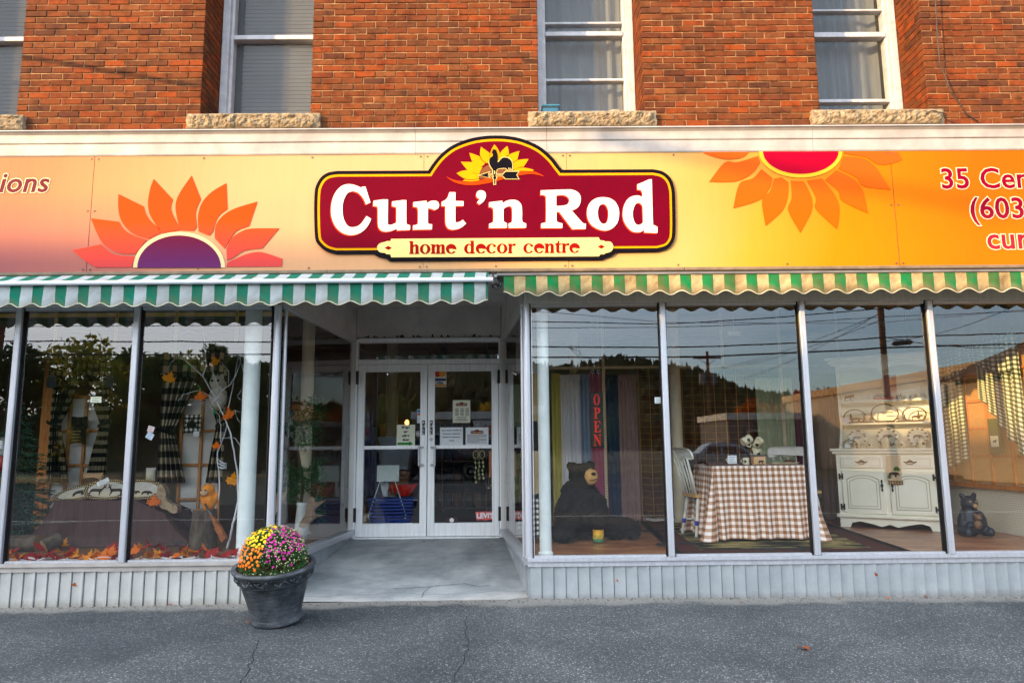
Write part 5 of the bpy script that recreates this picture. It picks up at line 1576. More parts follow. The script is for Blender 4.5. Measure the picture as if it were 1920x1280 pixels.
# --- brown draped table with braided rugs on it
M_BROWN = cloth('brown_felt', S(82, 62, 60), .75, 3)
zt = at(160, 938, 1.15).z
xa = at(92, 980, 1.15).x; xb = at(345, 980, 1.15).x
mb = MB()
def drape(u, v):
 x0 = at(100, 937, 1.12).x; x1 = at(308, 937, 1.12).x
 x = x0 + (x1 - x0) * u
 fl = (1 - v)
 x += (u - .5) * .62 * fl ** 1.3
 z = FL + .01 + (zt - FL - .01) * v
 if u > .72: z -= max(0, (u - .72) / .28) * .14 * v
 y = 1.14 - .02 * fl + (.045 * math.sin(u * 26 + 1.1) * (.5 + .5 * math.sin(u * 7)) + .03 * noise.noise(Vector((u * 5, v * 2, 2)))) * fl
 return (x, y, z)
mb.grid(drape, 90, 24)
top = MB()
x0 = at(100, 937, 1.12).x; x1 = at(308, 937, 1.12).x
mb.grid(lambda u, v: (x0 + (x1 - x0) * u, 1.14 + .62 * v, zt - max(0, (u - .72) / .28) * .14), 20, 4)
for (u0, s) in ((0, -1), (1, 1)):
 mb.grid(lambda u, v: (drape(u0, v)[0] + s * .02 * math.sin(u * 9), 1.14 + .62 * u, drape(u0, v)[2]), 10, 10)
dtab = tag(mb.build('draped_table', M_BROWN, None, True, origin=(-3.9, 1.4, FL)), 'low display table covered to the floor with brown felt in the left window', 'table')
M_RUGC = m_concrete('rug_cream', S(214, 196, 150), S(170, 150, 108), 60)
M_RUGB = gingham('rug_braid', S(196, 176, 130), S(92, 70, 50), S(48, 38, 32), .012)
M_SIL = pm('silhouette_brown', S(62, 42, 32), S(46, 30, 24), 20, .9, .1)
# small silhouettes (unit height about 1)
DEER = [(-.50, 0), (-.46, 0), (-.40, .30), (-.30, .36), (.18, .34), (.24, .22), (.30, 0), (.34, 0), (.33, .30), (.42, .46), (.52, .66), (.66, .62), (.68, .67), (.58, .76), (.70, .98), (.62, .90), (.60, 1.0), (.52, .80), (.44, .96), (.44, .82), (.46, .76), (.34, .58), (-.36, .58), (-.48, .50), (-.52, .36)]
BEAR = [(-.62, 0), (-.44, 0), (-.42, .16), (-.30, .24), (.10, .24), (.16, .0), (.32, .0), (.34, .24), (.46, .30), (.62, .22), (.74, .26), (.70, .36), (.56, .50), (.50, .58), (.44, .54), (.30, .60), (.0, .60), (-.36, .58), (-.58, .46), (-.66, .28)]
TREE = [(-.04, 0), (.04, 0), (.04, .14), (.26, .14), (.12, .36), (.20, .36), (.09, .60), (.14, .60), (0, 1), (-.14, .60), (-.09, .60), (-.20, .36), (-.12, .36), (-.26, .14), (-.04, .14)]
MOOSE = [(-.50, 0), (-.44, 0), (-.40, .34), (.16, .36), (.22, 0), (.28, 0), (.30, .40), (.46, .44), (.66, .36), (.72, .42), (.60, .56), (.70, .60), (.80, .86), (.66, .74), (.60, .88), (.52, .70), (.44, .84), (.40, .66), (.30, .72), (-.34, .62), (-.52, .52)]
def oval_rug(label, px, py, w, h, Y, tilt, rot, sils, group='braided oval rugs'):
 c = at(px, py, Y)
 Mr = Matrix.Translation(c) @ Matrix.Rotation(rot, 4, 'Y') @ Matrix.Rotation(tilt, 4, 'X')
 th = thing('oval_rug', label, 'rug', tuple(c), group)
 lp = lambda k: [(w / 2 * k * math.cos(2 * PI * i / 40) * (1 if abs(math.cos(2 * PI * i / 40)) < .99 else 1), h / 2 * (1 - (1 - k) * w / h * .62) * math.sin(2 * PI * i / 40)) for i in range(40)]
 fn = lambda d: (lambda x, y: Mr @ Vector((x, d - .05 * (y / h) ** 2 + .012 * noise.noise(Vector((x * 6, y * 6, px))), y)))
 mb = MB(); mb.shape([lp(1)], fn(0), Mr.to_3x3() @ Vector((0, .012, 0))); mb.build('braided_border', M_RUGB, th)
 mb = MB(); mb.shape([lp(.78)], fn(-.004), Mr.to_3x3() @ Vector((0, .003, 0))); mb.build('centre', M_RUGC, th)
 mb = MB()
 for (sh, x, y, s, fl) in sils: mb.shape([[(q[0] * s * fl + x, q[1] * s + y) for q in sh]], fn(-.008), Mr.to_3x3() @ Vector((0, .003, 0)))
 mb.build('animal_motif', M_SIL, th)
 return th
oval_rug('oval braided rug with two running deer, standing in the middle on the brown table', 200, 918, .50, .25, 1.22, -.55, 0, [(DEER, -.10, -.07, .14, 1), (DEER, .10, -.07, .14, -1)])
oval_rug('oval braided rug with a dark bear motif at the left end of the brown table', 148, 924, .58, .22, 1.34, -.75, -.16, [(BEAR, .02, -.04, .12, 1)])
oval_rug('oval braided rug with bear and pine motif behind the metal mullion on the brown table', 264, 918, .50, .25, 1.28, -.62, .05, [(BEAR, -.05, -.06, .08, 1), (BEAR, .08, -.06, .08, 1)])
tagcard(193, 903, .13, .045, 1.10, -.45, 'white price slip lying across the running deer rug')
# beige cushions with a bear behind the rugs
o, c, w, h = slab('cushion', 'beige ribbed cushion with a bear, behind the left braided rugs', 'cushion', 156, 886, 192, 910, 1.55, gingham('beige_rib', S(196, 160, 120), S(176, 138, 100), S(150, 112, 80), .012), .05)
mb = MB(); mb.shape([[(x * .15, y * .15) for x, y in BEAR]], lambda x, y: Vector((c.x + x, c.y - .054, c.z + y - .07)), Vector((0, .003, 0))); mb.build('bear_motif', M_SIL, o)
slab('cushion', 'small beige cushion on the brown table right of the mullion', 'cushion', 274, 876, 291, 902, 1.5, M_RUGC, .04)
# carved bracket
t = MB()
prof_ = [(0, 0), (.05, .02), (.10, .10), (.10, .16), (.18, .22), (.26, .24), (.27, .31), (.20, .32), (.12, .28), (.04, .26), (-.02, .18), (-.03, .08)]
c = at(300, 912, 1.2)
t.shape([smooth_loop([(c.x + .02 + x * .75, c.z + .03 - z * .95) for x, z in prof_], 3)], lambda x, y: Vector((x, 1.14, y)), Vector((0, .10, 0)))
tag(t.build('carved_bracket', m_wood('bracket_wood', S(150, 128, 100), S(104, 86, 66), (8, 8, 8), .6), None, origin=tuple(c)), 'scrolled greyish wooden bracket hanging over the right end of the brown table', 'bracket')
place_leaf('orange', tuple(at(288, 941, 1.10)), (R(75), 0, .4), .12, 'orange maple leaf on the brown felt beside the scrolled bracket')
# split log and stump
M_BARK = pm('bark', S(98, 86, 72), S(58, 50, 42), 14, .95, .9, 26, stretch=(1, 1, .35), dist=.02)
M_ENDGRAIN = pm('end_grain', S(172, 138, 96), S(140, 106, 70), 12, .9, .2)
def log(name, label, c, r, L_, rot, upright_=False, tilt=0):
 th = thing(name, label, 'log', tuple(c))
 Mr = Matrix.Translation(c) @ Matrix.Rotation(rot, 4, 'Z') @ Matrix.Rotation(tilt, 4, 'Y')
 mb = MB(); mb.M = Mr
 rr = lambda a, z: r * (1 + .10 * noise.noise(Vector((math.cos(a) * 2, math.sin(a) * 2, z * 3 + r * 50))) + .05 * noise.noise(Vector((math.cos(a) * 7, math.sin(a) * 7, z * 2))))
 mb.grid(lambda u, v: (rr(2 * PI * u, v) * (1.08 - .12 * v) * math.cos(2 * PI * u), rr(2 * PI * u, v) * (1.08 - .12 * v) * math.sin(2 * PI * u), L_ * v), 36, 10)
 mb.build('bark', M_BARK, th)
 e = MB(); e.M = Mr
 for z in (.0, L_ * 1.001):
  k = 1.08 if z == 0 else .96
  e.add([(0, 0, z)] + [(rr(2 * PI * i / 36, z > 0) * k * math.cos(2 * PI * i / 36), rr(2 * PI * i / 36, z > 0) * k * math.sin(2 * PI * i / 36), z) for i in range(36)], [(0, 1 + i, 1 + (i + 1) % 36) for i in range(36)])
 e.build('cut_face', M_ENDGRAIN, th)
 return th
log('split_log', 'thick weathered log lying in the lower left corner of the window', at(32, 1020, .9) + Vector((-.09, 0, 0)), .085, .30, 0, tilt=R(88))
log('split_log', 'short pale sawn log end beside the thick weathered log', at(86, 1018, .85) + Vector((0, -.03, -.03)), .065, .16, .9, tilt=R(64))
log('tree_stump', 'dark rough tree stump standing by the birch branch', Vector((at(378, 1000, 1.0).x, 1.05, FL)), .125, at(378, 956, .95).z - FL, 0)
# plush bird on the stump
bx = at(394, 930, 1.02)
th = thing('plush_bird', 'orange plush bird with a tan face sitting on the dark stump', 'soft toy', (bx.x, 1.0, at(394, 957, 1.0).z))
M_ORPLUSH = pm('orange_plush', S(224, 140, 30), S(190, 106, 24), 20, .95, .5, 120)
z0 = at(394, 957, 1.0).z
blob('body', [((bx.x, 1.0, z0 + .09), (.075, .07, .10)), ((bx.x - .01, .99, z0 + .21), (.07, .065, .07)), ((bx.x + .08, 1.0, z0 + .14), (.025, .03, .05)), ((bx.x - .07, 1.0, z0 + .13), (.025, .03, .05))], M_ORPLUSH, th, .012, .004)
mb = MB(); mb.ball((bx.x - .03, .93, z0 + .19), (.045, .02, .036), 10, 7); mb.build('face', pm('tan_plush', S(196, 156, 116), S(168, 128, 92), 20, .95, .3), th, True)
mb = MB()
for dx in (-.05, -.012): mb.ball((bx.x + dx, .912, z0 + .215), .008, 8, 6)
for k in range(4): mb.bar((bx.x, 1.0, z0 + .27), (bx.x + .02 * k - .02, 1.0, z0 + .32), .012, .004)
mb.build('eye', M_BLACK, th)
# toy musket
th = thing('toy_musket', 'toy musket with a wooden stock leaning against the dark stump', 'toy gun', tuple(at(420, 1012, .8)))
p0 = at(384, 944, .92); p1 = at(402, 975, .86); p2 = at(421, 1012, .8)
mb = MB(); mb.tube([p0, p1], .010, 8); mb.build('barrel', pm('gun_metal', S(120, 120, 126), S(80, 80, 86), 20, .35, .1, metal=.8), th, True)
mb = MB(); mb.bar(p1 + (p0 - p1) * .4 + Vector((0, 0, -.012)), p1, .02, .03); mb.bar(p1, p1 + (p2 - p1) * .35, .026, .045); mb.bar(p1 + (p2 - p1) * .3, p2, .03, .07)
mb.build('stock', m_wood('musket_wood', S(150, 88, 46), S(96, 52, 28), (8, 8, 8)), th)
# birch branch with leaves: white painted twigs
def zz(x, y, Y=.95): return at(220 + x / 3.556, 500 + y / 3.556, Y)
def zz7(x, y, Y=.95): return at(220 + x / 3.3675, 820 + y / 3.3675, Y)
M_BIRCH = pm('white_painted_bark', S(214, 216, 220), S(186, 188, 194), 16, .7, .3, 40)
th = thing('birch_branch', 'tall white painted branch with many thin twigs standing in the left window', 'branch', tuple(zz7(690, 705)))
TW = [
 ([zz7(690, 705), zz7(720, 610), zz7(745, 520), zz7(757, 400), zz7(748, 200), zz(765, 1110), zz(720, 1000), zz(650, 890), zz(570, 730), zz(470, 630), zz(380, 560), zz(280, 520)], .016, .004),
 ([zz(570, 730), zz(585, 650), zz(600, 560), zz(580, 470), zz(560, 430)], .008, .002),
 ([zz(380, 560), zz(375, 500), zz(362, 450)], .006, .002), ([zz(380, 470), zz(480, 435), zz(590, 450)], .004, .002),
 ([zz(650, 890), zz(690, 830), zz(670, 770), zz(640, 700), zz(620, 660)], .008, .003),
 ([zz(690, 830), zz(740, 780), zz(790, 730), zz(828, 650), zz(815, 585), zz(700, 590)], .007, .002),
 ([zz(828, 650), zz(850, 720), zz(840, 790), zz(800, 860), zz(845, 900)], .005, .002),
 ([zz7(745, 520), zz7(775, 460), zz7(780, 350), zz7(765, 230), zz7(800, 120), zz(820, 1180), zz(790, 1140), zz(680, 1140)], .009, .003),
 ([zz7(640, 390), zz7(650, 250), zz7(640, 100), zz(690, 1170), zz(725, 1050)], .009, .005),
 ([zz(690, 1170), zz(680, 1060), zz(670, 985), zz(640, 940), zz(570, 890)], .006, .002),
 ([zz(650, 890), zz(600, 850), zz(530, 820), zz(440, 850), zz(420, 900)], .005, .002),
 ([zz(720, 1000), zz(780, 955), zz(845, 985)], .005, .002), ([zz(780, 955), zz(810, 1020), zz(845, 1060)], .004, .002),
 ([zz(470, 630), zz(400, 600), zz(340, 640), zz(335, 700)], .005, .002), ([zz(335, 700), zz(300, 720)], .003, .002),
 ([zz(735, 960), zz(755, 820), zz(780, 700), zz(815, 600)], .006, .003), ([zz(700, 640), zz(750, 700), zz(735, 800)], .004, .002),
]
mb = MB()
for pts, ra, rb_ in TW:
 # bend every twig a little in depth
 pts = [p + Vector((0, .05 * math.sin(i * 1.7 + ra * 900), 0)) * min(1, i) for i, p in enumerate(pts)]
 f = []
 for i in range(len(pts) - 1):
  for q in range(4): f.append(pts[i].lerp(pts[i + 1], q / 4) + Vector((noise.noise(pts[i] * 9 + Vector((q, 0, 0))), 0, noise.noise(pts[i] * 9 + Vector((0, q, 5))))) * .008)
 f.append(pts[-1]); n = len(f)
 mb.tube(f, [.8 * (ra + (rb_ - ra) * i / (n - 1)) for i in range(n)], 6)
mb.build('twig', M_BIRCH, th, True)
for x, y, col, s, lab in ((650, 640, 'gold', .12, 'golden oak-like leaf high on the white branch near the valance'), (342, 745, 'gold', .12, 'yellow and pink leaf on the white branch over the left check curtain'), (556, 868, 'orange', .11, 'deep orange leaf in the middle of the white branch'), (745, 990, 'orange', .135, 'large orange leaf on the white branch below the owl'), (660, 1195, 'orange', .08, 'small orange leaf low on the white branch')):
 place_leaf(col, tuple(zz(x, y, .88)), (R(80), rs.uniform(-.4, .4), rs.uniform(-.5, .5)), s, lab, name='branch_leaf')
mb = MB()
for x, y in ((470, 650), (550, 810), (645, 950)):
 for k in range(3): mb.bar(zz(x, y, .93), zz(x + (k - 1) * 14, y + 30 - 55 * (k == 0), .93), .014, .004)
tag(mb.build('green_ribbon', cloth('green_ribbon', S(20, 140, 80)), None, origin=tuple(zz(550, 810, .93))), 'small green ribbon bows tied along the white branch', 'ribbon')
# owl
c = at(410, 722, 1.5)
th = thing('plush_owl', 'pale plush owl perched among the twigs of the white branch', 'soft toy', (c.x, 1.5, at(410, 768, 1.5).z))
blob('body', [((c.x, 1.5, c.z - .14), (.10, .09, .15)), ((c.x - .01, 1.48, c.z + .03), (.085, .08, .085)), ((c.x - .06, 1.48, c.z + .11), (.02, .02, .03)), ((c.x + .05, 1.48, c.z + .11), (.02, .02, .03))], pm('owl_plush', S(204, 200, 194), S(160, 146, 124), 12, .95, .5, 120), th, .014, .004)
mb = MB()
for dx in (-.04, .03): mb.ball((c.x + dx, 1.405, c.z + .045), .014, 8, 6)
mb.build('eye', M_BLACK, th)
# faux deer and lantern bits beside the column
c = at(425, 870, 1.3)
th = thing('white_antler', 'pale little antler ornament hanging right of the white branch', 'ornament', tuple(c))
mb = MB()
for k in range(3):
 mb.tube([c + Vector((0, 0, -.02 * k)), c + Vector((-.05, -.02, .02 - .03 * k)), c + Vector((-.09, -.02, .06 - .04 * k))], [.014, .011, .003], 6)
mb.build('tine', M_BIRCH, th, True)
place_leaf('gold', tuple(at(436, 901, 1.0)), (R(80), .2, 0), .13, 'big golden leaf beside the thick white column')
# spruce in the corner of the window
def needle_tree(name, label, base, h, r, seed, mat, n=3000, ln=.07, lean=0):
 th = thing(name, label, 'tree', tuple(base))
 r_ = random.Random(seed)
 mb = MB(); mb.tube([base, base + Vector((0, 0, h * .5)), base + Vector((0, 0, h))], [.025 * h, .016 * h, .004], 8); mb.build('trunk', M_BARK, th)
 mb = MB()
 tiers = int(11 + h * 5)
 for i in range(tiers):
  v = i / tiers; z = h * (.06 + .94 * v); rr = r * (1 - v) ** .85
  nb = max(5, int(14 * (1 - v) + 4))
  for k in range(nb):
   a = 2 * PI * (k + r_.random() * .7) / nb
   L_ = rr * r_.uniform(.75, 1.1)
   d = Vector((math.cos(a), math.sin(a), -.12 + r_.uniform(-.12, .2)))
   m = max(4, int(L_ / ln * 9))
   for j in range(m):
    s = (j + r_.random()) / m
    p = base + Vector((0, 0, z)) + d * L_ * s + Vector((0, 0, -.10 * L_ * s * s))
    dd = d * .8 + Vector((r_.uniform(-1, 1), r_.uniform(-1, 1), r_.uniform(-.4, .5)))
    leaf_card(mb, p, dd, (r_.uniform(-1, 1), r_.uniform(-1, 1), 1), ln * r_.uniform(.7, 1.2), ln * .12)
 mb.build('needles', mat, th)
 return th
M_SPRUCE = m_leaf('spruce_needles', S(70, 108, 88), S(36, 62, 54), 8, .7, .15)
needle_tree('artificial_spruce', 'dense dark artificial spruce in the left corner of the display window', Vector((at(22, 980, 1.25).x, 1.25, FL)), 1.55, .50, 4, M_SPRUCE, ln=.075)
# little animal figures on the boards
M_PEWTER = pm('dark_pewter', S(58, 58, 60), S(34, 34, 36), 14, .5, .2, metal=.4)
def critter(label, px, py, Y, s, m, fl=1, z=FL, name='animal_figurine'):
 x = at(px, py, Y).x
 th = thing(name, label, 'figurine', (x, Y, z))
 b = lambda dx, dz, r, dy=0: ((x + fl * dx * s, Y + dy * s, z + dz * s), tuple(q * s for q in r))
 blob('body', [b(0, .62, (.50, .24, .26)), b(.42, .72, (.26, .20, .24)), b(.70, .84, (.20, .16, .17)), b(.90, .78, (.13, .09, .09)), b(.62, 1.0, (.06, .05, .10), -.1), b(.62, 1.0, (.06, .05, .10), .1),
     b(.38, .30, (.09, .08, .32), -.14), b(.38, .30, (.09, .08, .32), .14), b(-.36, .30, (.11, .09, .32), -.14), b(-.36, .30, (.11, .09, .32), .14), b(-.52, .60, (.14, .07, .08))], m, th, .035 * s, 0, 3)
 return th
critter('dark pewter wolf figurine sniffing beside the stump', 346, 1020, .72, .10, M_PEWTER, -1)
critter('small dark pewter animal figurine in front of the stump', 380, 1020, .62, .065, M_PEWTER, 1)
# paper log ribbon and leaves strewn along the window
rs = random.Random(21)
k = 0
LP = [(8, 1036, 'orange'), (20, 1046, 'gold'), (60, 1050, 'red'), (88, 1040, 'red'), (116, 1018, 'gold'), (122, 1040, 'orange'), (134, 1049, 'gold'), (152, 1044, 'orange'), (170, 1046, 'gold'), (186, 1036, 'gold'), (196, 1048, 'orange'), (206, 1036, 'orange'), (218, 1044, 'red'), (228, 1050, 'red'), (262, 1028, 'gold'), (266, 1040, 'gold'), (282, 1038, 'orange'), (276, 1020, 'red'), (296, 1018, 'red'), (310, 1044, 'red'), (306, 1026, 'red'), (330, 1048, 'orange'), (346, 1040, 'gold'), (360, 1036, 'gold'), (372, 1046, 'red'), (388, 1034, 'orange'), (396, 1046, 'red'), (410, 1040, 'orange'), (425, 1048, 'red'), (398, 1010, 'orange'), (36, 1052, 'red'), (104, 1052, 'red'), (246, 1050, 'red'), (412, 1028, 'red')] + [(rs.uniform(0, 440), rs.uniform(1024, 1050), rs.choice(('orange', 'gold', 'red', 'red'))) for _ in range(34)]
for px, py, col in LP:
 p = atz(px, py + 6, FL + .03)
 y = max(.10, p.y)
 x = at(px, py, y).x
 place_leaf(col, (x, y, FL + rs.uniform(.03, .07)), (R(rs.uniform(15, 60)), R(rs.uniform(-25, 25)), rs.random() * 6.28), rs.uniform(.09, .13),
    LCOL[col] + ' maple leaf strewn on the boards along the bottom of the left window', 'maple leaves strewn in the left window')
mb = MB()
pts = []
for i in range(260):
 px = -20 + i * 1.8
 x = at(px, 1048, .085).x
 pts.append((x + .03 * math.sin(i * .42), .085 + .02 * math.sin(i * .21), FL + .028 + .026 * math.sin(i * .33) * (.5 + .5 * noise.noise(Vector((i * .05, 0, 0)))) + .004))
for i in range(len(pts) - 1):
 a, b = Vector(pts[i]), Vector(pts[i + 1])
 w = Vector((0, -.003, .009))
 mb.add([a - w, b - w, b + w, a + w], [(0, 1, 2, 3)])
tag(mb.build('white_ribbon', pm('white_ribbon', S(230, 228, 228), S(214, 212, 214), 8, .6, 0), None, True, origin=(-3.4, .085, FL)), 'white curling ribbon running along the bottom of the left windows', 'ribbon')
# round hanging glass at the far left edge
c = at(4, 850, .5)
th = thing('hanging_lantern', 'rounded clear hanging lantern with a red base at the far left edge of the window', 'lantern', tuple(c))
mb = MB(); mb.lathe([(.03, .16), (.07, .13), (.075, .0), (.068, -.02)], c, 20); mb.build('glass_shade', m_glass('lantern_glass', .12, .2, 0), th, True)
mb = MB(); mb.lathe([(.066, -.02), (.055, -.12), (.03, -.16), (.0, -.17)], c, 20); mb.build('red_base', pm('red_enamel', S(150, 50, 42), S(120, 36, 32), 10, .4, 0), th, True)
mb = MB(); mb.tube([c + Vector((0, 0, .16)), c + Vector((0, 0, .9))], .003, 5); mb.build('cord', M_BLACK, th)
# ceiling shelf standards and rail at the top of the left windows
M_BRASS = pm('golden_steel', S(250, 214, 120), S(226, 184, 92), 10, .45, .1)
def standard(label, px, pyt, pyb, Y, m, w=.035, rows=True):
 x = at(px, (pyt + pyb) / 2, Y).x; zt = at(px, pyt, Y).z; zb = at(px, pyb, Y).z
 th = thing('shelf_standard', label, 'shelf standard', (x, Y, zb), 'perforated steel shelf standards')
 mb = MB(); mb.box(x - w / 2, x + w / 2, Y, Y + .012, zb, zt); mb.build('rail', m, th)
 mb = MB(); n = int((zt - zb) / .032)
 for i in range(n):
  z = zb + .016 + i * .032
  for s in (-1, 1): mb.box(x + s * w * .2 - .003, x + s * w * .2 + .003, Y - .0015, Y + .001, z - .006, z + .006)
 mb.build('slot', M_DARK, th)
for px, where in ((107, 'behind the far left pane'), (220, 'left of the first mullion'), (332, 'in the middle of the second pane'), (445, 'left of the thick white column')):
 p = at(px, 560, 1.6)
 standard('golden perforated shelf standard hanging under the left awning ' + where, px, 520, 640, 1.6, M_BRASS)
mb = MB(); a = at(-60, 592, 1.65); b = at(560, 588, 1.65); mb.bar((a.x, 1.66, a.z), (b.x, 1.66, b.z), .02, .045)
tag(mb.build('shelf_rail', M_BRASS, None, origin=tuple(a)), 'golden horizontal shelf rail high across the left windows', 'rail')
# hanging price numbers (dark plaques) by the curtains
for px, py, lab in ((100, 716, 'dark little plaque hanging on the first plaid curtain'), (208, 716, 'dark little plaque hanging by the first mullion')):
 c = at(px, py, 1.9); mb = MB(); mb.shape([smooth_loop([(c.x - .05, c.z - .06), (c.x + .05, c.z - .06), (c.x + .05, c.z + .05), (c.x, c.z + .085), (c.x - .05, c.z + .05)], 3)], lambda x, y: Vector((x, 1.86, y)), Vector((0, .015, 0)))
 tag(mb.build('wall_plaque', pm('slate_blue', S(52, 62, 74), S(40, 48, 58), 20, .7, .1), None, origin=tuple(c)), lab, 'plaque')
# --- side window left of the doors: moose antlers, greenery, vase
M_ANTLER = pm('antler_bone', S(150, 126, 100), S(104, 84, 66), 12, .8, .4, 40)
def palm_antler(label, pts, Y, th_=.03):
 loop = [at(p[0], p[1], Y) for p in pts]
 mb = MB(); mb.shape([smooth_loop([(p.x, p.z) + tuple(q[2:]) for p, q in zip(loop, pts)], 3)], lambda x, z: Vector((x, Y + .08 * math.sin((z - loop[0].z) * 5) + .02 * noise.noise(Vector((x * 6, z * 6, 0))), z)), Vector((0, th_, 0)))
 o = mb.build('moose_antler', M_ANTLER, None, False, origin=(loop[0].x, Y, loop[0].z))
 return tag(o, label, 'antler', 'pale moose antlers')
palm_antler('broad moose antler with pointed tines behind the flowering pot', [(560, 985), (570, 965, 1), (572, 945), (576, 932), (586, 934, 1), (588, 942), (607, 938, 1), (596, 948), (588, 956), (590, 964), (607, 966, 1), (592, 970), (578, 982), (570, 990, 1)], 1.3)
palm_antler('plain blade-like moose antler behind the corner post', [(500, 985), (503, 945), (516, 925), (524, 915, 1), (522, 930), (535, 918, 1), (526, 938), (516, 958), (508, 990, 1)], .5)
mb = MB()
r_ = random.Random(8)
for k in range(2600):
 px = r_.uniform(512, 606); py = r_.uniform(745, 985)
 c = at(px, py, r_.uniform(1.7, 2.1))
 if noise.noise(Vector((px * .022, py * .016, 4))) < -.08: continue
 d = Vector((r_.uniform(-1, 1), r_.uniform(-1, 1), r_.uniform(-.9, .9)))
 leaf_card(mb, c, d, (r_.uniform(-1, 1), 1, r_.uniform(-1, 1)), .10, .007, .6)
th = thing('pine_garland', 'bushy green artificial pine garland in the side window behind the flowers', 'garland', (at(560, 980, 1.9).x, 1.9, FL))
mb.build('needles', m_leaf('garland_needles', S(52, 112, 58), S(26, 62, 34), 6, .7, .2), th)
mb = MB(); a = at(560, 985, 1.9); mb.tube([(a.x, 1.9, FL), (a.x + .03, 1.92, 1.0), (a.x - .06, 1.9, 1.5), (a.x + .05, 1.9, 1.9)], [.02, .018, .012, .006], 6); mb.build('stem', M_BARK, th)
c = at(566, 950, 1.7)
mb = MB(); mb.lathe([(0, 0), (.06, 0), (.075, .12), (.055, .36), (.065, .40)], (c.x, 1.7, FL), 18)
tag(mb.build('white_vase', pm('vase_glaze', S(220, 224, 222), S(200, 206, 204), 6, .3, 0), None, True, origin=(c.x, 1.7, FL)), 'tall plain white vase behind the moose antlers', 'vase')
# ------------------------------------------------------------------ notices on the doors
YD = YB - .012
def notice(name, label, px0, py0, px1, py1, m, Y=YD):
 a = at(px0, py0, Y); b = at(px1, py1, Y)
 mb = MB(); mb.box(a.x, b.x, Y - .001, Y + .001, b.z, a.z)
 o = mb.build(name, m, None, origin=(a.x, Y, b.z))
 tag(o, label, 'notice')
 return o, a.x, b.x, b.z, a.z
def notice_text(o, lines, x0, x1, z0, z1, size, m=M_INK, top=.12, gap=1.35, bold=.0012, Y=YD):
 mb = MB(); n = 0
 for i, s in enumerate(lines):
  if not s: continue
  add_text(mb, s, size, upright(((x0 + x1) / 2, Y - .0016, z1 - top - size * (.72 + gap * i))), align='CENTER', bold=bold, depth=.0002)
 return mb.build('lettering', m, o)
def mini_logo(o, cx_, cz, w):
 k = w / 1760.0
 def fn(dy): return lambda x, y: Vector((cx_ + (x - 955) * k, YD - dy, cz - (y - 370) * k))
 mb = MB(); mb.shape([outer], fn(.0018), Vector((0, .0004, 0))); lg = mb.build('logo', M_SBLACK, o)
 mb = MB(); mb.shape([y2], fn(.0024), Vector((0, .0004, 0))); mb.build('logo_face', M_SRED, lg)
 mb = MB(); mb.shape([ribl], fn(.0034), Vector((0, .0004, 0)))
 for i, p in enumerate(YPET): mb.shape([[(560 - 560 + (820 + q[0] / 8.727 - 560) * 2.595, (260 + q[1] / 8.727 - 230) * 2.595) for q in p]], fn(.003 + .00004 * i), Vector((0, .0002, 0)))
 mb.build('logo_sun', M_SYEL, lg)
 mb = MB()
 for (ox, oy, sc), loops in GL:
  mb.shape([[((ox + q[0] / sc - 560) * 2.595, (oy + q[1] / sc - 230) * 2.595) for q in l] for l in loops], fn(.0036), Vector((0, .0003, 0)))
 mb.build('logo_lettering', M_SWHITE, lg)
o, x0, x1, z0, z1 = notice('door_notice', 'cream notice on the left door reading Please use other door over a green arrow', 744, 796, 778, 837, M_PAPER_CREAM)
h = z1 - z0; w = x1 - x0
notice_text(o, ['Please', 'use', 'other', 'door'], x0, x1, z0, z1, h * .15, top=h * .07, gap=1.22, bold=.0022)
mb = MB(); za = z0 + h * .14
mb.shape([[(x0 + w * .05, za - h * .055), (x0 + w * .68, za - h * .055), (x0 + w * .68, za - h * .11), (x0 + w * .9, za), (x0 + w * .68, za + h * .11), (x0 + w * .68, za + h * .055), (x0 + w * .05, za + h * .055)]], lambda x, z: Vector((x, YD - .0018, z)), Vector((0, .0005, 0)))
mb.build('green_arrow', pm('green_ink', S(44, 140, 44), S(36, 124, 38), 20, .7, 0), o)
o, x0, x1, z0, z1 = notice('door_notice', 'white notice in blue letters about restrooms being closed', 825, 801, 868, 835, M_PAPER)
h = z1 - z0
notice_text(o, ['Sorry due to COVID-19', 'we have no restrooms', 'available as basement is', 'closed'], x0, x1, z0, z1, h * .105, top=h * .12, gap=1.75, bold=.0008, m=pm('blue_ink', S(40, 44, 96), S(30, 34, 80), 20, .7, 0))
o, x0, x1, z0, z1 = notice('door_notice', 'white notice with the small shop logo over lines of fine print', 873, 801, 916, 834, M_PAPER)
h = z1 - z0
mini_logo(o, (x0 + x1) / 2, z1 - h * .25, (x1 - x0) * .56)
mb = MB()
for i in range(9):
 z = z1 - h * (.42 + .055 * i); mb.box(x0 + .02, x1 - .02 - .1 * (i % 4 == 3), YD - .0018, YD - .0012, z - .0025, z + .0025)
mb.build('fine_print', pm('grey_print', (.1, .1, .12, 1)), o)
o, x0, x1, z0, z1 = notice('door_notice', 'cream opening-hours notice with the small shop logo over a table of hours', 849, 750, 882, 792, M_PAPER_CREAM)
h = z1 - z0
mini_logo(o, (x0 + x1) / 2, z1 - h * .18, (x1 - x0) * .66)
mb = MB()
for i in range(6):
 z = z1 - h * (.37 + .06 * i)
 for q in range(3): mb.box(x0 + .03 + q * .065, x0 + .075 + q * .065, YD - .0018, YD - .0012, z - .004, z + .003)
for i in range(3):
 z = z1 - h * (.76 + .07 * i); mb.box(x0 + .03 + .02 * (i < 2), x1 - .03 - .02 * (i < 2), YD - .0018, YD - .0012, z - .004, z + .003)
mb.build('fine_print', pm('grey_print', (.1, .1, .12, 1)), o)
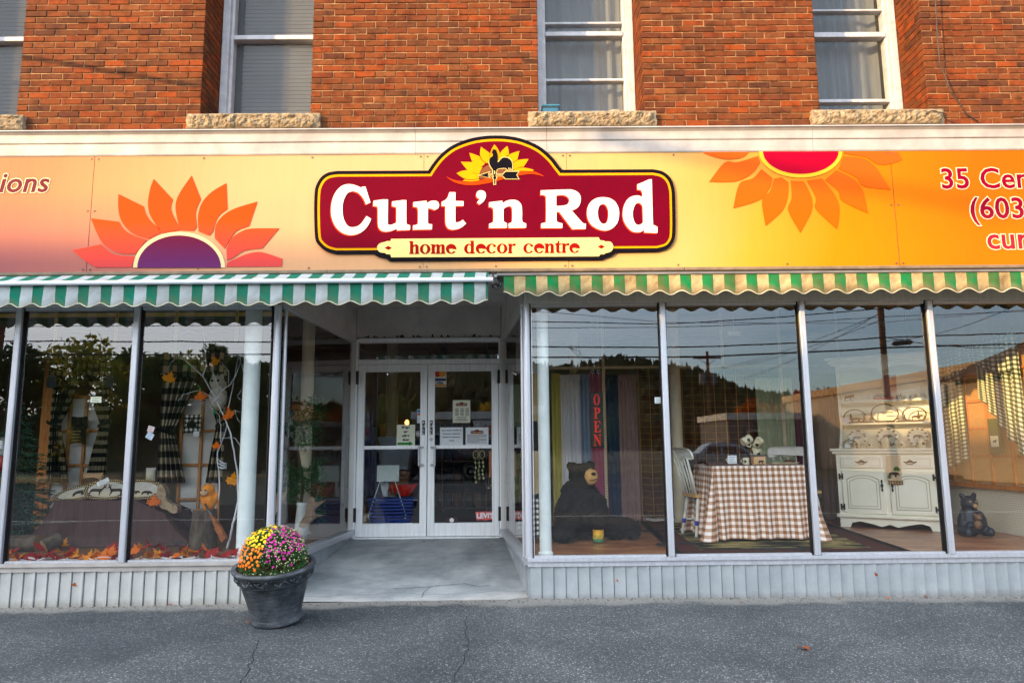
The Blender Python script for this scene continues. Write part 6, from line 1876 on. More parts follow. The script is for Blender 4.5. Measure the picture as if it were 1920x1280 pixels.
# payment-card sticker
o, x0, x1, z0, z1 = notice('card_sticker', 'small payment card sticker at the top left of the right door glass', 813, 694, 837, 725, pm('sticker_pale', S(214, 212, 196), S(200, 198, 182), 20, .6, 0))
h = z1 - z0
mb = MB(); mb.box(x0 + .005, x1 - .005, YD - .0017, YD - .0012, z0 + h * .36, z0 + h * .50); q = mb.build('blue_band', pm('card_blue', S(24, 52, 110), S(20, 46, 100), 20, .6, 0), o)
mb = MB(); mb.box(x0 + .005, x1 - .005, YD - .0017, YD - .0012, z0 + h * .04, z0 + h * .15); mb.build('gold_band', pm('card_gold', S(206, 140, 30), S(196, 130, 26), 20, .6, 0), o)
for nm, dx, col in (('red_disc', -.03, S(196, 60, 40)), ('orange_disc', .03, S(222, 150, 50))):
 mb = MB(); mb.shape([ell((x0 + x1) / 2 + dx, z1 - h * .20, .042, .042)], lambda x, z: Vector((x, YD - (.0017 if dx < 0 else .002), z)), Vector((0, .0003, 0))); mb.build(nm, pm('card_' + nm, col, col, 20, .6, 0), o)
notice_text(o, ['VISA'], x0, x1, z0, z0 + h * .36, h * .2, top=h * .04, m=pm('blue_ink', (0, 0, .1, 1)), bold=.002)
o, x0, x1, z0, z1 = notice('card_sticker', 'narrow strip of card stickers beside the meeting stile on the left door', 782, 767, 790, 793, M_PAPER)
h = z1 - z0
mb = MB(); mb.box(x0 + .004, x1 - .004, YD - .0018, YD - .0012, z1 - h * .25, z1 - h * .04); mb.build('blue_mark', pm('sticker_sky', S(70, 150, 206), S(60, 140, 196), 20, .6, 0), o)
mb = MB(); mb.box(x0 + .004, x1 - .004, YD - .0018, YD - .0012, z1 - h * .43, z1 - h * .29); mb.build('orange_mark', pm('sticker_orange', S(206, 90, 50), S(190, 80, 44), 20, .6, 0), o)
o, x0, x1, z0, z1 = notice('card_sticker', 'tiny grid sticker just right of the Please use other door notice', 780, 808, 788, 817, M_PAPER)
mb = MB(); h = z1 - z0; w = x1 - x0
for i in range(2):
 for j in range(3): mb.box(x0 + w * (.08 + .48 * i), x0 + w * (.44 + .48 * i), YD - .0018, YD - .0012, z0 + h * (.06 + .32 * j), z0 + h * (.30 + .32 * j))
mb.build('grid_mark', pm('sticker_grey', S(70, 90, 100), S(120, 60, 50), 60, .6, 0), o)
# batwing brand sticker low on the right door
pts = [(891, 959), (928, 958), (925, 974), (918, 973.5), (909.5, 975.5), (902, 974), (893.5, 975)]
P3 = [at(x, y, YD) for x, y in pts]
mb = MB(); mb.shape([[(p.x, p.z) for p in P3]], lambda x, z: Vector((x, YD, z)), Vector((0, .001, 0)))
o = mb.build('brand_sticker', pm('batwing_red', S(212, 96, 92), S(204, 84, 82), 20, .5, 0), None, origin=tuple(P3[6]))
tag(o, 'red batwing brand sticker with white letters low on the door glass', 'sticker')
c = at(909, 970.5, YD)
mb = MB(); add_text(mb, "LEVI'S", .085, upright((c.x + .004, YD - .0008, c.z)), align='CENTER', bold=.004, depth=.0003); mb.build('lettering', M_PAPER, o)
o, x0, x1, z0, z1 = notice('brand_sticker', 'small dark checked sticker with a pale mark at the foot of the door glass', 837, 969, 857, 983, pm('dark_check_sticker', S(70, 40, 44), S(40, 26, 30), 60, .6, 0))
mb = MB(); mb.shape([ell((x0 + x1) / 2, z0 + (z1 - z0) * .6, .028, .026)], lambda x, z: Vector((x, YD - .0018, z)), Vector((0, .0004, 0))); mb.build('pale_mark', M_PAPER, o)
notice_text(o, ['MOOSE'], x0, x1, z0, z0 + (z1 - z0) * .5, .035, top=.008, m=M_PAPER) if False else None
# ------------------------------------------------------------------ just inside the doors
YI = YB + .35
# wind chimes hanging on the door glass
def chime(label, px, pyt, Y, ring):
 c = at(px, pyt, Y)
 th = thing('wind_chime', label, 'wind chime', tuple(c), 'chimes hanging on the right door')
 mb = MB()
 if ring:
  for s in (-1, 1):
   cc = c + Vector((s * .04, 0, -.06))
   mb.tube([cc + Vector((.034 * math.cos(2 * PI * i / 14), 0, .05 * math.sin(2 * PI * i / 14))) for i in range(15)], .006, 6, False)
  mb.tube([c + Vector((0, 0, .05)), c + Vector((0, 0, -.02))], .002, 4)
  mb.build('rope_ring', pm('jute', S(196, 176, 120), S(150, 130, 84), 40, .9, .2), th, True)
  q = MB()
  for k, dx in enumerate((-.045, 0, .05)):
   L_ = .24 + .06 * (k == 0)
   q.tube([c + Vector((dx, 0, -.11)), c + Vector((dx, 0, -.11 - L_))], .0025, 4)
   for j in range(5): q.ball(c + Vector((dx + .008 * math.sin(j * 2), -.01, -.16 - j * L_ / 5)), (.014, .012, .018), 7, 5)
  q.build('bells', pm('sea_glass', S(150, 176, 130), S(200, 186, 130), 60, .3, 0), th, True)
 else:
  mb.bbox(c.x - .03, c.x + .03, Y - .012, Y + .004, c.z - .33, c.z, .012)
  mb.build('wood_plaque', m_wood('plaque_wood', S(178, 110, 76), S(136, 78, 52), (8, 8, 2)), th)
  q = MB()
  for dx in (-.03, .0, .03):
   q.tube([c + Vector((dx, -.005, -.33)), c + Vector((dx * 1.2, -.005, -.42 - abs(dx)))], .002, 4)
   q.ball(c + Vector((dx * 1.2, -.005, -.43 - abs(dx))), .016, 8, 6)
  q.tube([c + Vector((0, 0, .06)), c], .002, 4)
  q.build('bells', pm('pale_brass', S(206, 196, 140), S(170, 156, 100), 60, .3, 0, metal=.6), th, True)
chime('jute ring wind chime with beads hanging inside the right door', 898, 843, YD + .05, True)
chime('narrow brown wooden plaque chime with bells inside the right door', 921, 845, YD + .05, False)
# stack of blue shopping baskets with flags in them
c = at(735, 985, YI)
cxx = c.x
th = thing('basket_stack', 'stack of nested blue shopping baskets behind the left door', 'shopping baskets', (cxx, YI + .05, .318))
M_BLUE = pm('blue_plastic', S(30, 62, 150), S(24, 48, 124), 10, .35, .1)
for k in range(7):
 zb = .32 + (0 if k == 0 else .16 + .042 * k)
 mb = MB(); sx_ = 1 + .02 * k
 zt = .50 + .042 * k
 for s in (-1, 1):
  mb.add([(cxx - .20 * sx_, YI + .05 + s * .15, zb), (cxx + .20 * sx_, YI + .05 + s * .15, zb), (cxx + .25 * sx_, YI + .05 + s * .18, zt), (cxx - .25 * sx_, YI + .05 + s * .18, zt)], [(0, 1, 2, 3)])
  mb.add([(cxx + s * .20 * sx_, YI - .10, zb), (cxx + s * .20 * sx_, YI + .20, zb), (cxx + s * .25 * sx_, YI + .23, zt), (cxx + s * .25 * sx_, YI - .13, zt)], [(0, 1, 2, 3)])
  mb.bar((cxx - .26 * sx_, YI + .05 + s * .185, zt), (cxx + .26 * sx_, YI + .05 + s * .185, zt), .02, .018)
  mb.bar((cxx + s * .255 * sx_, YI - .14, zt), (cxx + s * .255 * sx_, YI + .24, zt), .02, .018)
 mb.build('basket', M_BLUE, th)
def flag(label, x, z, w, h, m, lean, Y, lines=None):
 mb = MB()
 mb.grid(lambda u, v: (x + w * (u - .5) * (.35 + .65 * v) + lean * v, Y + .03 * math.sin(u * 8 + x * 9), z + h * v), 12, 6)
 return tag(mb.build('folded_cloth', m, None, True, origin=(x, Y, z)), label, 'cloth')
flag('folded white cloth standing in the blue basket stack', cxx - .10, .78, .16, .34, pm('flag_white', S(222, 224, 228), S(190, 196, 206), 6, .8), -.02, YI + .06)
flag('bright red cloth in the top blue basket', cxx + .14, .78, .34, .15, cloth('flag_red', S(206, 34, 34)), 0, YI + .10)
flag('red corner of cloth between the white cloths in the basket', cxx + .0, .80, .14, .26, cloth('flag_red', S(206, 34, 34)), -.07, YI + .12)
flag('striped white and blue cloth in the basket beside the door jamb', cxx - .02, .79, .10, .36, pm('flag_grey', S(190, 196, 210), S(60, 70, 110), 9, .8, stretch=(6, 1, .5)), -.05, YI + .14)
# big navy umbrella/cloth hanging at the left
a = at(688, 700, YI + .25); b = at(705, 930, YI + .25)
mb = MB(); mb.grid(lambda u, v: (a.x - .10 + (.12 + .22 * (1 - v)) * u, YI + .25 + .04 * math.sin(u * 14), b.z + (at(700, 745, YI + .25).z - b.z) * v), 24, 8)
tag(mb.build('hanging_flag', pm('navy_flag', S(44, 52, 96), S(30, 34, 66), 5, .8, stretch=(6, 1, .4)), None, True, origin=(a.x, YI + .25, b.z)), 'dark navy flag hanging down beside the left door jamb', 'flag')
# wire stand with a blank grey panel
c = at(727, 886, YI - .12)
th = thing('wire_easel', 'white wire easel holding a blank pale card behind the left door', 'display stand', (c.x, YI - .12, .318))
mb = MB(); a = at(707, 872, YI - .12); b = at(748, 902, YI - .12)
mb.box(a.x, b.x, YI - .122, YI - .116, b.z, a.z); mb.build('blank_card', pm('pale_card', S(206, 216, 212), S(190, 200, 198), 4, .7, 0), th)
mb = MB()
for s in (-1, 1):
 mb.tube([(c.x + s * .10, YI - .13, b.z + .05), (c.x + s * .10, YI - .13, b.z - .01), (c.x + s * .24, YI - .12, .55), (c.x + s * .17, YI - .10, .325)], .006, 6)
mb.tube([(c.x - .25, YI - .125, .545), (c.x + .25, YI - .125, .545)], .006, 6)
mb.tube([(c.x - .06, YI - .128, b.z - .0), (c.x - .06, YI - .128, b.z + .06), (c.x + .06, YI - .128, b.z + .06), (c.x + .06, YI - .128, b.z)], .004, 5)
mb.build('wire_leg', M_COLUMN, th, True)
# grey storage tubs stacked on cardboard
def tub(label, px0, py0, px1, py1, Y, m, flare=.06, cat='tub', name='storage_tub'):
 a = at(px0, py0, Y); b = at(px1, py1, Y)
 th = thing(name, label, cat, ((a.x + b.x) / 2, Y, b.z))
 w = (b.x - a.x) / 2; cx_ = (a.x + b.x) / 2; D = w * .7
 mb = MB(); f = 1 - flare * 2
 v = [(cx_ + sx * w * f, Y + D + sy * D * f, b.z) for sx, sy in ((-1, -1), (1, -1), (1, 1), (-1, 1))] + [(cx_ + sx * w, Y + D + sy * D, a.z) for sx, sy in ((-1, -1), (1, -1), (1, 1), (-1, 1))]
 mb.add(v, [(0, 1, 5, 4), (1, 2, 6, 5), (2, 3, 7, 6), (3, 0, 4, 7), (3, 2, 1, 0)]); mb.build('tub_body', m, th)
 mb = MB(); mb.box(cx_ - w * 1.04, cx_ + w * 1.04, Y - .02, Y + D * 2 + .02, a.z - .01, a.z + .025); mb.build('lid', m, th)
M_GREYTUB = pm('grey_plastic', S(150, 158, 168), S(130, 138, 150), 5, .4, .05)
tub('grey lidded storage tub on top, behind the left door', 710, 822, 748, 838, YI + .9, M_GREYTUB)
tub('larger grey storage tub below another, behind the left door', 710, 846, 768, 880, YI + .8, M_GREYTUB)
tub('brown cardboard box under the grey tubs', 722, 886, 765, 920, YI + .8, pm('cardboard', S(150, 108, 70), S(124, 86, 54), 6, .9, .1), .0, 'box', 'cardboard_box')
# dim racks of goods and small lamps deeper in the shop
M_BULB = bpy.data.materials.new('lit_bulb'); M_BULB.use_nodes = True
_nt = M_BULB.node_tree; _nt.nodes.clear(); _e = _nt.nodes.new('ShaderNodeEmission'); _o = _nt.nodes.new('ShaderNodeOutputMaterial')
_c = _nt.nodes.new('ShaderNodeRGB'); _c.outputs[0].default_value = (1, .42, .10, 1); _nt.links.new(_c.outputs[0], _e.inputs[0]); _e.inputs[1].default_value = 1.3; _nt.links.new(_e.outputs[0], _o.inputs[0])
for px, py, lab in ((763, 792, 'glowing orange bulb lamp above the storage tubs'), (741, 804, 'small glowing orange lamp left of the Please use other door notice'), (684, 757, 'small glowing orange lamp beside the left door jamb')):
 c = at(px, py, 5.6)
 th = thing('table_lamp', lab, 'lamp', (c.x, 5.6, c.z - .2))
 mb = MB(); mb.ball(c, (.035, .035, .05), 10, 8); mb.build('bulb', M_BULB, th, True)
 mb = MB(); mb.lathe([(.06, -.22), (.05, -.20), (.012, -.17), (.012, -.05), (.03, -.04)], c, 12); mb.build('lamp_base', M_BLACK, th, True)
M_RACK = [cloth('dark_goods_blue', S(44, 50, 72)), cloth('dark_goods_red', S(92, 40, 38)), cloth('dark_goods_green', S(52, 66, 48)), cloth('dark_goods_tan', S(120, 100, 74))]
rr = random.Random(4)
for k, (px, Y) in enumerate(((690, 5.8), (720, 6.4), (765, 5.9), (830, 6.4), (870, 6.0), (915, 6.3))):
 x = at(px, 860, Y).x
 th = thing('shelf_rack', ['dim shelf rack of goods far inside behind the left door jamb', 'dim shelf rack of goods behind the hanging navy flag', 'dim shelf rack of goods behind the notice with the green arrow', 'dim shelf rack of goods behind the restroom notice', 'dim shelf rack of goods behind the opening hours notice', 'dim shelf rack of goods behind the wooden plaque chime'][k], 'shelf rack', (x, Y, .318))
 mb = MB()
 for z in (.36, .75, 1.15, 1.55): mb.box(x - .38, x + .38, Y, Y + .35, z, z + .025)
 for s in (-1, 1): mb.box(x + s * .38 - .015, x + s * .38 + .015, Y, Y + .35, .318, 1.8)
 mb.build('shelf', m_wood('dark_shelf', S(84, 66, 50), S(60, 46, 36)), th)
 for q in range(4):
  mb = MB()
  for z in (.385, .775, 1.175, 1.575):
   xx = x - .34 + .17 * q + rr.uniform(0, .04); hh = rr.uniform(.12, .28)
   mb.bbox(xx, xx + rr.uniform(.09, .14), Y + .04, Y + .28, z, z + hh, .012)
  mb.build('goods', M_RACK[(q + k) % 4], th)
# tall yellow garden cone at the foot of the left door
c = at(683, 985, YI); mb = MB(); mb.lathe([(.13, 0), (.125, .01), (.05, .32), (.0, .40)], (at(676, 985, YI).x, YI + .05, .32), 20)
tag(mb.build('straw_cone', pm('straw', S(176, 140, 66), S(140, 106, 46), 20, .9, .3), None, True, origin=(at(676, 985, YI).x, YI + .05, .32)), 'straw coloured cone standing at the lower left of the left door', 'ornament')
# ------------------------------------------------------------------ right display window
FR = .408
YCUR = 3.15
def sheer(name, lo, hi): return cloth(name, lo, hi)
CUR = [('yellow', 1036, 1053, 704, 976, cloth('cur_yellow', S(206, 192, 104)), 'sheer yellow curtain sample hanging next to the white column', 2, 0),
  ('white', 1050, 1068, 706, 976, cloth('cur_white', S(248, 244, 246), .9), 'white curtain sample between the yellow and the silver ones', 2, .02),
  ('silver', 1064, 1090, 706, 976, cloth('cur_silver', S(228, 228, 234), .9), 'silvery sheer curtain sample right of the white one', 3, -.02),
  ('bluegrey', 1087, 1110, 704, 976, cloth('cur_bluegrey', S(150, 170, 200)), 'blue grey curtain sample left of the OPEN sign', 3, .02),
  ('pink', 1105, 1141, 702, 976, cloth('cur_pink', S(190, 92, 128)), 'rose pink curtain sample hanging behind the OPEN sign', 4, .03),
  ('navy', 1140, 1166, 706, 976, cloth('cur_navy', S(40, 66, 98)), 'deep navy curtain sample right of the OPEN sign', 3, .0),
  ('mauve', 1162, 1206, 706, 978, cloth('cur_mauve', S(168, 138, 134)), 'mauve brown curtain sample beside the gold striped drape', 5, -.02)]
for nm, a0, a1, pt, pb, m, lab, f, dy in CUR:
 a = at(a0, 850, YCUR); b = at(a1, 850, YCUR); zt = at((a0 + a1) / 2, pt, YCUR).z; zb = max(FR + .01, at((a0 + a1) / 2, pb, YCUR).z)
 mb = MB(); curtain(mb, (a.x, YCUR + dy), (b.x, YCUR + dy), zb, zt, f, .03, .2, seed=a0)
 mb.grid(lambda u, v: (a.x + (b.x - a.x) * u, YCUR + dy - .02 - .006 * math.sin(u * f * 2 * PI * 2.3), zt - .05 + .075 * v + .008 * math.sin(u * f * 16)), f * 16, 2)
 tag(mb.build('curtain_sample', m, None, True, origin=((a.x + b.x) / 2, YCUR, zb)), lab, 'curtain', 'curtain samples on the rail')
def m_goldplaid():
 t = NT('gold_stripe_cloth')
 x, y, z = t.xyz(t.coord('UV'))
 def ln(q, p, w): 
  fr = t.math('FRACT', t.math('DIVIDE', q, p)); return t.math('LESS_THAN', fr, w)
 l1 = ln(x, .155, .065); l2 = t.math('MULTIPLY', ln(y, .085, .07), .5)
 f = t.math('MAXIMUM', l1, l2)
 base = t.ramp(t.noise(t.coord('UV'), 5, 4), [(.3, S(62, 38, 22)), (.7, S(86, 56, 32))])
 t.principled(t.mix(f, base, S(176, 132, 64)), .85, 0, None, .2)
 return t.m
M_GOLDP = m_goldplaid()
a = at(1200, 850, 3.1); b = at(1452, 850, 3.1); zt = at(1320, 690, 3.1).z; zb = FR + .05
mb = MB(); curtain(mb, (a.x, 3.08), (b.x, 3.08), zb, zt, 13, .035, .1, seed=3, nv=12, uvw=(b.x - a.x) * 1.05)
tag(mb.build('striped_drape', M_GOLDP, None, True, origin=((a.x + b.x) / 2, 3.08, zb)), 'wide dark brown drape with thin gold lines behind the checked table', 'curtain')
mb = MB(); curtain(mb, (a.x + .05, 3.14), (b.x, 3.14), FR + .005, FR + .3, 12, .03, .1, seed=5)
tag(mb.build('white_lining', cloth('cur_white', (.8, .8, .8, 1)), None, True, origin=((a.x + b.x) / 2, 3.14, FR)), 'pale lining showing below the hem of the gold lined drape', 'curtain')
for nm, a0, a1, pt, m, lab, f, yy in (('sage', 1422, 1492, 708, cloth('cur_sage', S(176, 184, 150)), 'sage green curtain panel above the right end of the checked table', 6, 2.9), ('burgundy', 1488, 1516, 716, cloth('cur_burgundy', S(104, 44, 66)), 'burgundy curtain panel beside the second mullion from the right', 3, 2.95)):
 a = at(a0, 850, yy); b = at(a1, 850, yy); zt = at((a0 + a1) / 2, pt, yy).z
 mb = MB(); curtain(mb, (a.x, yy), (b.x, yy), FR + .02, zt, f, .04, .25, seed=a0)
 tag(mb.build('hanging_curtain', m, None, True, origin=((a.x + b.x) / 2, yy, FR)), lab, 'curtain')
a = at(1536, 850, 3.0); b = at(1580, 850, 3.0)
mb = MB(); curtain(mb, (a.x, 3.0), (b.x, 3.0), FR + .02, at(1556, 700, 3.0).z, 4, .03, .2, seed=8)
tag(mb.build('hanging_curtain', cloth('cur_taupe', S(120, 98, 86)), None, True, origin=(a.x, 3.0, FR)), 'dusky taupe curtain panel just left of the white hutch', 'curtain')
# rail and shelf standards
M_RAIL = pm('cream_rail', S(222, 206, 170), S(196, 178, 140), 8, .5, .05)
mb = MB(); a = at(1020, 690, 3.05); b = at(1560, 687, 3.05); mb.bar((a.x, 3.05, a.z), (b.x, 3.05, a.z), .03, .035)
tag(mb.build('curtain_rail', M_RAIL, None, origin=tuple(a)), 'cream horizontal curtain rail across the right display windows', 'rail')
standard('pale perforated shelf standard right of the OPEN sign', 1133, 560, 966, 2.7, M_RAIL)
standard('pale perforated shelf standard hanging left of the small ceiling card', 1352, 540, 690, 2.7, M_RAIL)
standard('pale perforated shelf standard in front of the sage curtain', 1464, 540, 850, 2.7, M_RAIL)
standard('pale perforated shelf standard above the left end of the hutch', 1568, 540, 690, 2.7, M_RAIL)
c = at(1376, 625, 1.6)
th = thing('hanging_card', 'small blank card hanging on a thread high in the second right pane', 'card', tuple(c))
mb = MB(); mb.box(c.x - .075, c.x + .075, 1.6, 1.603, c.z - .025, c.z + .025); mb.build('card_face', M_PAPER_CREAM, th)
mb = MB(); mb.tube([c + Vector((0, 0, .025)), c + Vector((0, 0, .9))], .0015, 4); mb.build('thread', M_PAPER, th)
tagcard(1236, 750, .085, .058, .02, 0, 'white paper card on the glass right of the mauve curtain')
# OPEN sign
YO = 1.5
a = at(1106, 735, YO); b = at(1133, 839, YO)
th = thing('open_sign', 'tall black sign with red serif letters reading OPEN downwards, hung on two chains', 'sign', ((a.x + b.x) / 2, YO, a.z))
mb = MB(); mb.bbox(a.x, b.x, YO, YO + .02, b.z, a.z, .004); sb = mb.build('board', pm('sign_board_black', S(28, 22, 20), S(20, 16, 15), 8, .5, .1), th)
OPEN = {
 'O': [[ell(.5, .5, .36, .5), ell(.5, .5, .15, .43)]],
 'P': [[[(.14, 0), (.56, 0), (.56, .06), (.46, .1), (.46, .9), (.46, 1), (.14, 1), (.14, .94), (.24, .9), (.24, .1), (.14, .06)]], [[(.44, 1), (.62, 1), (.80, .93), (.86, .76), (.82, .58), (.66, .47), (.44, .46), (.44, .53), (.56, .55), (.63, .64), (.64, .76), (.61, .88), (.54, .93), (.44, .93)]]],
 'E': [[[(.12, 0), (.84, 0), (.88, .28), (.81, .28), (.74, .12), (.62, .07), (.44, .07), (.44, .48), (.56, .48), (.60, .36), (.66, .36), (.66, .68), (.60, .68), (.56, .55), (.44, .55), (.44, .93), (.64, .93), (.74, .86), (.80, .72), (.86, .72), (.82, 1), (.12, 1), (.12, .94), (.22, .9), (.22, .1), (.12, .06)]]],
 'N': [[[(.06, 0), (.34, 0), (.34, .05), (.235, .09), (.235, .74), (.74, -.02), (.80, -.02), (.80, .90), (.92, .94), (.92, 1), (.62, 1), (.62, .94), (.735, .90), (.735, .36), (.34, 1), (.06, 1), (.06, .94), (.17, .90), (.17, .09), (.06, .05)]]]}
w = b.x - a.x; h = a.z - b.z
for i, ch in enumerate('OPEN'):
 mb = MB(); lh = h * .205; z0 = a.z - h * .035 - lh - i * h * .242
 for j, loops in enumerate(OPEN[ch]): mb.shape(loops, lambda x, y: Vector((a.x + w * (.16 + .70 * x), YO - .003 - .0004 * j, z0 + lh * y)), Vector((0, .003, 0)))
 mb.build('letter', pm('open_red', S(255, 36, 20), S(244, 26, 16), 6, .4, 0), th)
mb = MB()
for s in (.24, .72):
 p = Vector((a.x + w * s, YO, a.z)); top = Vector((a.x + w * s, YO, at(1115, 700, YO).z))
 n = 14
 for i in range(n):
  q = p.lerp(top, (i + .5) / n); mb.tube([q + Vector((0, 0, -.008)), q + Vector((0, 0, .008))], .003, 4)
 mb.tube([top + Vector((.018 * math.cos(t_), 0, .02 + .018 * math.sin(t_))) for t_ in [i * .5 for i in range(12)]], .004, 5)
 mb.tube([top + Vector((0, 0, .03)), (top.x, YO, 3.0)], .0015, 4)
mb.build('chain', pm('chain_steel', S(150, 150, 150), S(90, 90, 92), 20, .4, 0, metal=.8), th)
# ---------------- plush bear
M_FUR = pm('black_fur', S(30, 25, 23), S(14, 12, 11), 30, .95, .9, 160, dist=.012)
bp = at(1085, 1015, .95); bz = FR
def bpt(px, py, Y): return at(px, py, Y)
th = thing('teddy_bear', 'big black plush bear with a tan muzzle sitting on the parquet behind the right window', 'soft toy', (bp.x, 1.0, bz))
hd = bpt(1092, 897, 1.0)
s = 7.8 / 1370
tors = bpt(1090, 960, 1.05)
blob('body', [
 ((tors.x, 1.08, tors.z), (.24, .22, .30), (0, .05, 0)), ((tors.x + .0, 1.08, bz + .18), (.28, .25, .18)), ((tors.x - .02, 1.04, tors.z + .16), (.20, .18, .16)),
 ((hd.x, .98, hd.z), (.145, .14, .13)), ((hd.x - .125, 1.0, hd.z + .10), (.05, .035, .05)), ((hd.x + .09, .98, hd.z + .105), (.05, .035, .05)),
 ((hd.x + .06, .90, hd.z - .035), (.085, .08, .075)),
 ((tors.x - .20, .96, tors.z + .0), (.085, .10, .20), (.35, .25, 0)), ((tors.x - .10, .82, bz + .20), (.075, .13, .08), (.3, 0, -.5)),
 ((tors.x + .19, .93, tors.z + .0), (.08, .10, .19), (.4, -.15, 0)), ((tors.x + .14, .80, bz + .19), (.075, .12, .085), (.35, 0, .2)),
 ((tors.x - .22, .80, bz + .09), (.12, .20, .10), (0, 0, .25)), ((tors.x - .21, .70, bz + .10), (.075, .06, .10)),
 ((tors.x + .34, .98, bz + .12), (.28, .13, .115), (0, 0, -.15)), ((tors.x + .52, .92, bz + .10), (.085, .07, .10))],
 M_FUR, th, .018, .016, 4, 26)
mz = (hd.x + .075, .86, hd.z - .01)
mb = MB(); mb.ball(mz, (.072, .06, .082), 16, 12); mz_o = mb.build('muzzle', pm('tan_fur', S(206, 160, 100), S(180, 132, 78), 20, .95, .5, 120), th, True)
mb = MB(); mb.ball((mz[0] + .02, mz[1] - .056, mz[2] + .03), (.026, .016, .018), 10, 8); mb.tube([(mz[0] - .02, mz[1] - .056, mz[2] - .035), (mz[0] + .02, mz[1] - .062, mz[2] - .03), (mz[0] + .055, mz[1] - .048, mz[2] - .02)], .004, 5); mb.build('nose', M_BLACK, mz_o, True)
mb = MB(); mb.ball((hd.x - .035, .853, hd.z + .055), .014, 8, 6); mb.ball((hd.x + .09, .85, hd.z + .06), .013, 8, 6); mb.build('eye', pm('glass_eye', S(30, 24, 22), S(20, 16, 15), 5, .1, 0), th, True)
kb = 1.0355; th.location = CAM + (Vector(th.location) - CAM) * kb + Vector((0, 0, .037)); th.scale = (kb, kb, kb)
# honey tin
c = atz(1122, 1016, FR); mb = MB(); mb.lathe([(0, 0), (.05, 0), (.055, .01), (.057, .10), (.055, .115), (.058, .12), (.058, .128), (.052, .13), (.05, .12), (0, .12)], (c.x, c.y, FR), 28)
th = thing('painted_tin', 'round yellow painted tin standing on the parquet before the plush bear', 'tin', (c.x, c.y, FR))
mb.build('tin_body', pm('tin_yellow', S(226, 176, 60), S(200, 140, 44), 14, .4, 0), th, True, autosmooth=40)
mb = MB(); mb.lathe([(.0585, .028), (.0585, .034), (.0582, .038)], (c.x, c.y, FR), 28); mb.lathe([(.0582, .004), (.0584, .026)], (c.x, c.y, FR), 28); mb.build('blue_band', pm('tin_teal', S(40, 110, 110), S(60, 130, 60), 40, .4, 0), th, True)
mb = MB()
for k in range(9):
 an = -PI / 2 + (k - 4) * .25; mb.ball((c.x + .056 * math.cos(an), c.y + .056 * math.sin(an), FR + .045 + .014 * (k % 3)), (.010, .006, .012), 7, 5)
mb.build('painted_bees', pm('tin_green', S(30, 120, 70), S(230, 190, 30), 90, .4, 0), th, True)
# ---------------- rug
def m_camo():
 t = NT('lodge_rug')
 o = t.coord('UV')
 x, y, z = t.xyz(o)
 n = t.noise(t.coord('UV', (1, 2.2, 1)), 2.4, 2, .5)
 c = t.ramp(n, [(.36, S(38, 40, 34)), (.45, S(92, 84, 52)), (.52, S(132, 118, 74)), (.60, S(168, 148, 98)), (.66, S(64, 58, 44))], 'CONSTANT')
 # brick-red border bands with a little tooth pattern
 dx = t.math('MINIMUM', x, t.math('SUBTRACT', 1.9, x)); dy = t.math('MINIMUM', y, t.math('SUBTRACT', 2.9, y))
 d = t.math('MINIMUM', dx, dy)
 tooth = t.math('FRACT', t.math('MULTIPLY', t.math('ADD', x, y), 14))
 bd = t.mix(t.math('GREATER_THAN', tooth, .5), S(92, 50, 42), S(58, 34, 30))
 band = t.ramp(d, [(0, (0, 0, 0)), (.07, (1, 1, 1)), (.24, (0, 0, 0))], 'CONSTANT')
 edge = t.math('LESS_THAN', d, .07)
 c = t.mix(band, c, bd); c = t.mix(edge, c, S(26, 22, 20))
 t.principled(c, .95, 0, t.bump(t.noise(o, 160, 3), .3, .004), .1)
 return t.m
mb = MB()
R0 = Vector((1.52, .10, 0)); R1 = Vector((3.72, .13, 0)); R2 = Vector((4.02, 2.62, 0)); R3 = Vector((1.72, 3.05, 0))
def rugf(u, v): p = R0.lerp(R1, u).lerp(R3.lerp(R2, u), v); return (p.x, p.y, FR + .008 + .002 * noise.noise(Vector((u * 5, v * 5, 0))))
mb.grid(rugf, 12, 12, lambda u, v: (1.9 * u, 2.9 * v))
mb.add([rugf(0, 0), rugf(1, 0), (R1.x, R1.y, FR - .002), (R0.x, R0.y, FR - .002)], [(0, 3, 2, 1)])
rug = tag(mb.build('lodge_rug', m_camo(), None, origin=(2.7, 1.4, FR)), 'dark olive and brown patterned rug under the checked table', 'rug')
mb = MB()
for (sh, px, py, sc, fl) in ((BEAR, 1278, 1018, .42, 1), (BEAR, 1455, 1028, .40, -1), (BEAR, 1215, 993, .34, 1)):
 c = atz(px, py, FR + .012); mb.shape([[(c.x + q[0] * sc * fl, c.y + q[1] * sc * .8 - .12) for q in sh]], lambda x, y: Vector((x, y, FR + .0125)), Vector((0, 0, -.002)))
mb.build('woven_bear', pm('rug_black', S(28, 26, 24), S(20, 18, 17), 60, .95, .3), rug)
# ---------------- table with checked cloth
M_CHK = gingham('tablecloth_check', S(248, 238, 232), S(206, 164, 138), S(138, 98, 66), .032)
TZ = 1.185
tx0, tx1, ty0, ty1 = at(1337, 872, .98).x, at(1508, 872, .98).x, .98, 1.72
th = thing('table', 'table under the checked cloth, only its pale feet showing', 'table', ((tx0 + tx1) / 2, 1.35, FR))
mb = MB(); mb.box(tx0 + .03, tx1 - .03, ty0 + .03, ty1 - .03, TZ - .03, TZ - .006); mb.build('table_top', M_TANWOOD, th)
for px, yy in ((1408, 1.06), (1508, 1.06), (1420, 1.62), (1500, 1.62)):
 x = at(px, 1012, yy).x; mb = MB(); mb.lathe([(.03, 0), (.034, .02), (.024, .06), (.03, .4), (.034, TZ - .035 - FR)], (x, yy, FR + .003), 12); mb.build('leg', M_COLUMN, th, True)
mb = MB()
hem = FR + .035
nx, ny = 60, 26
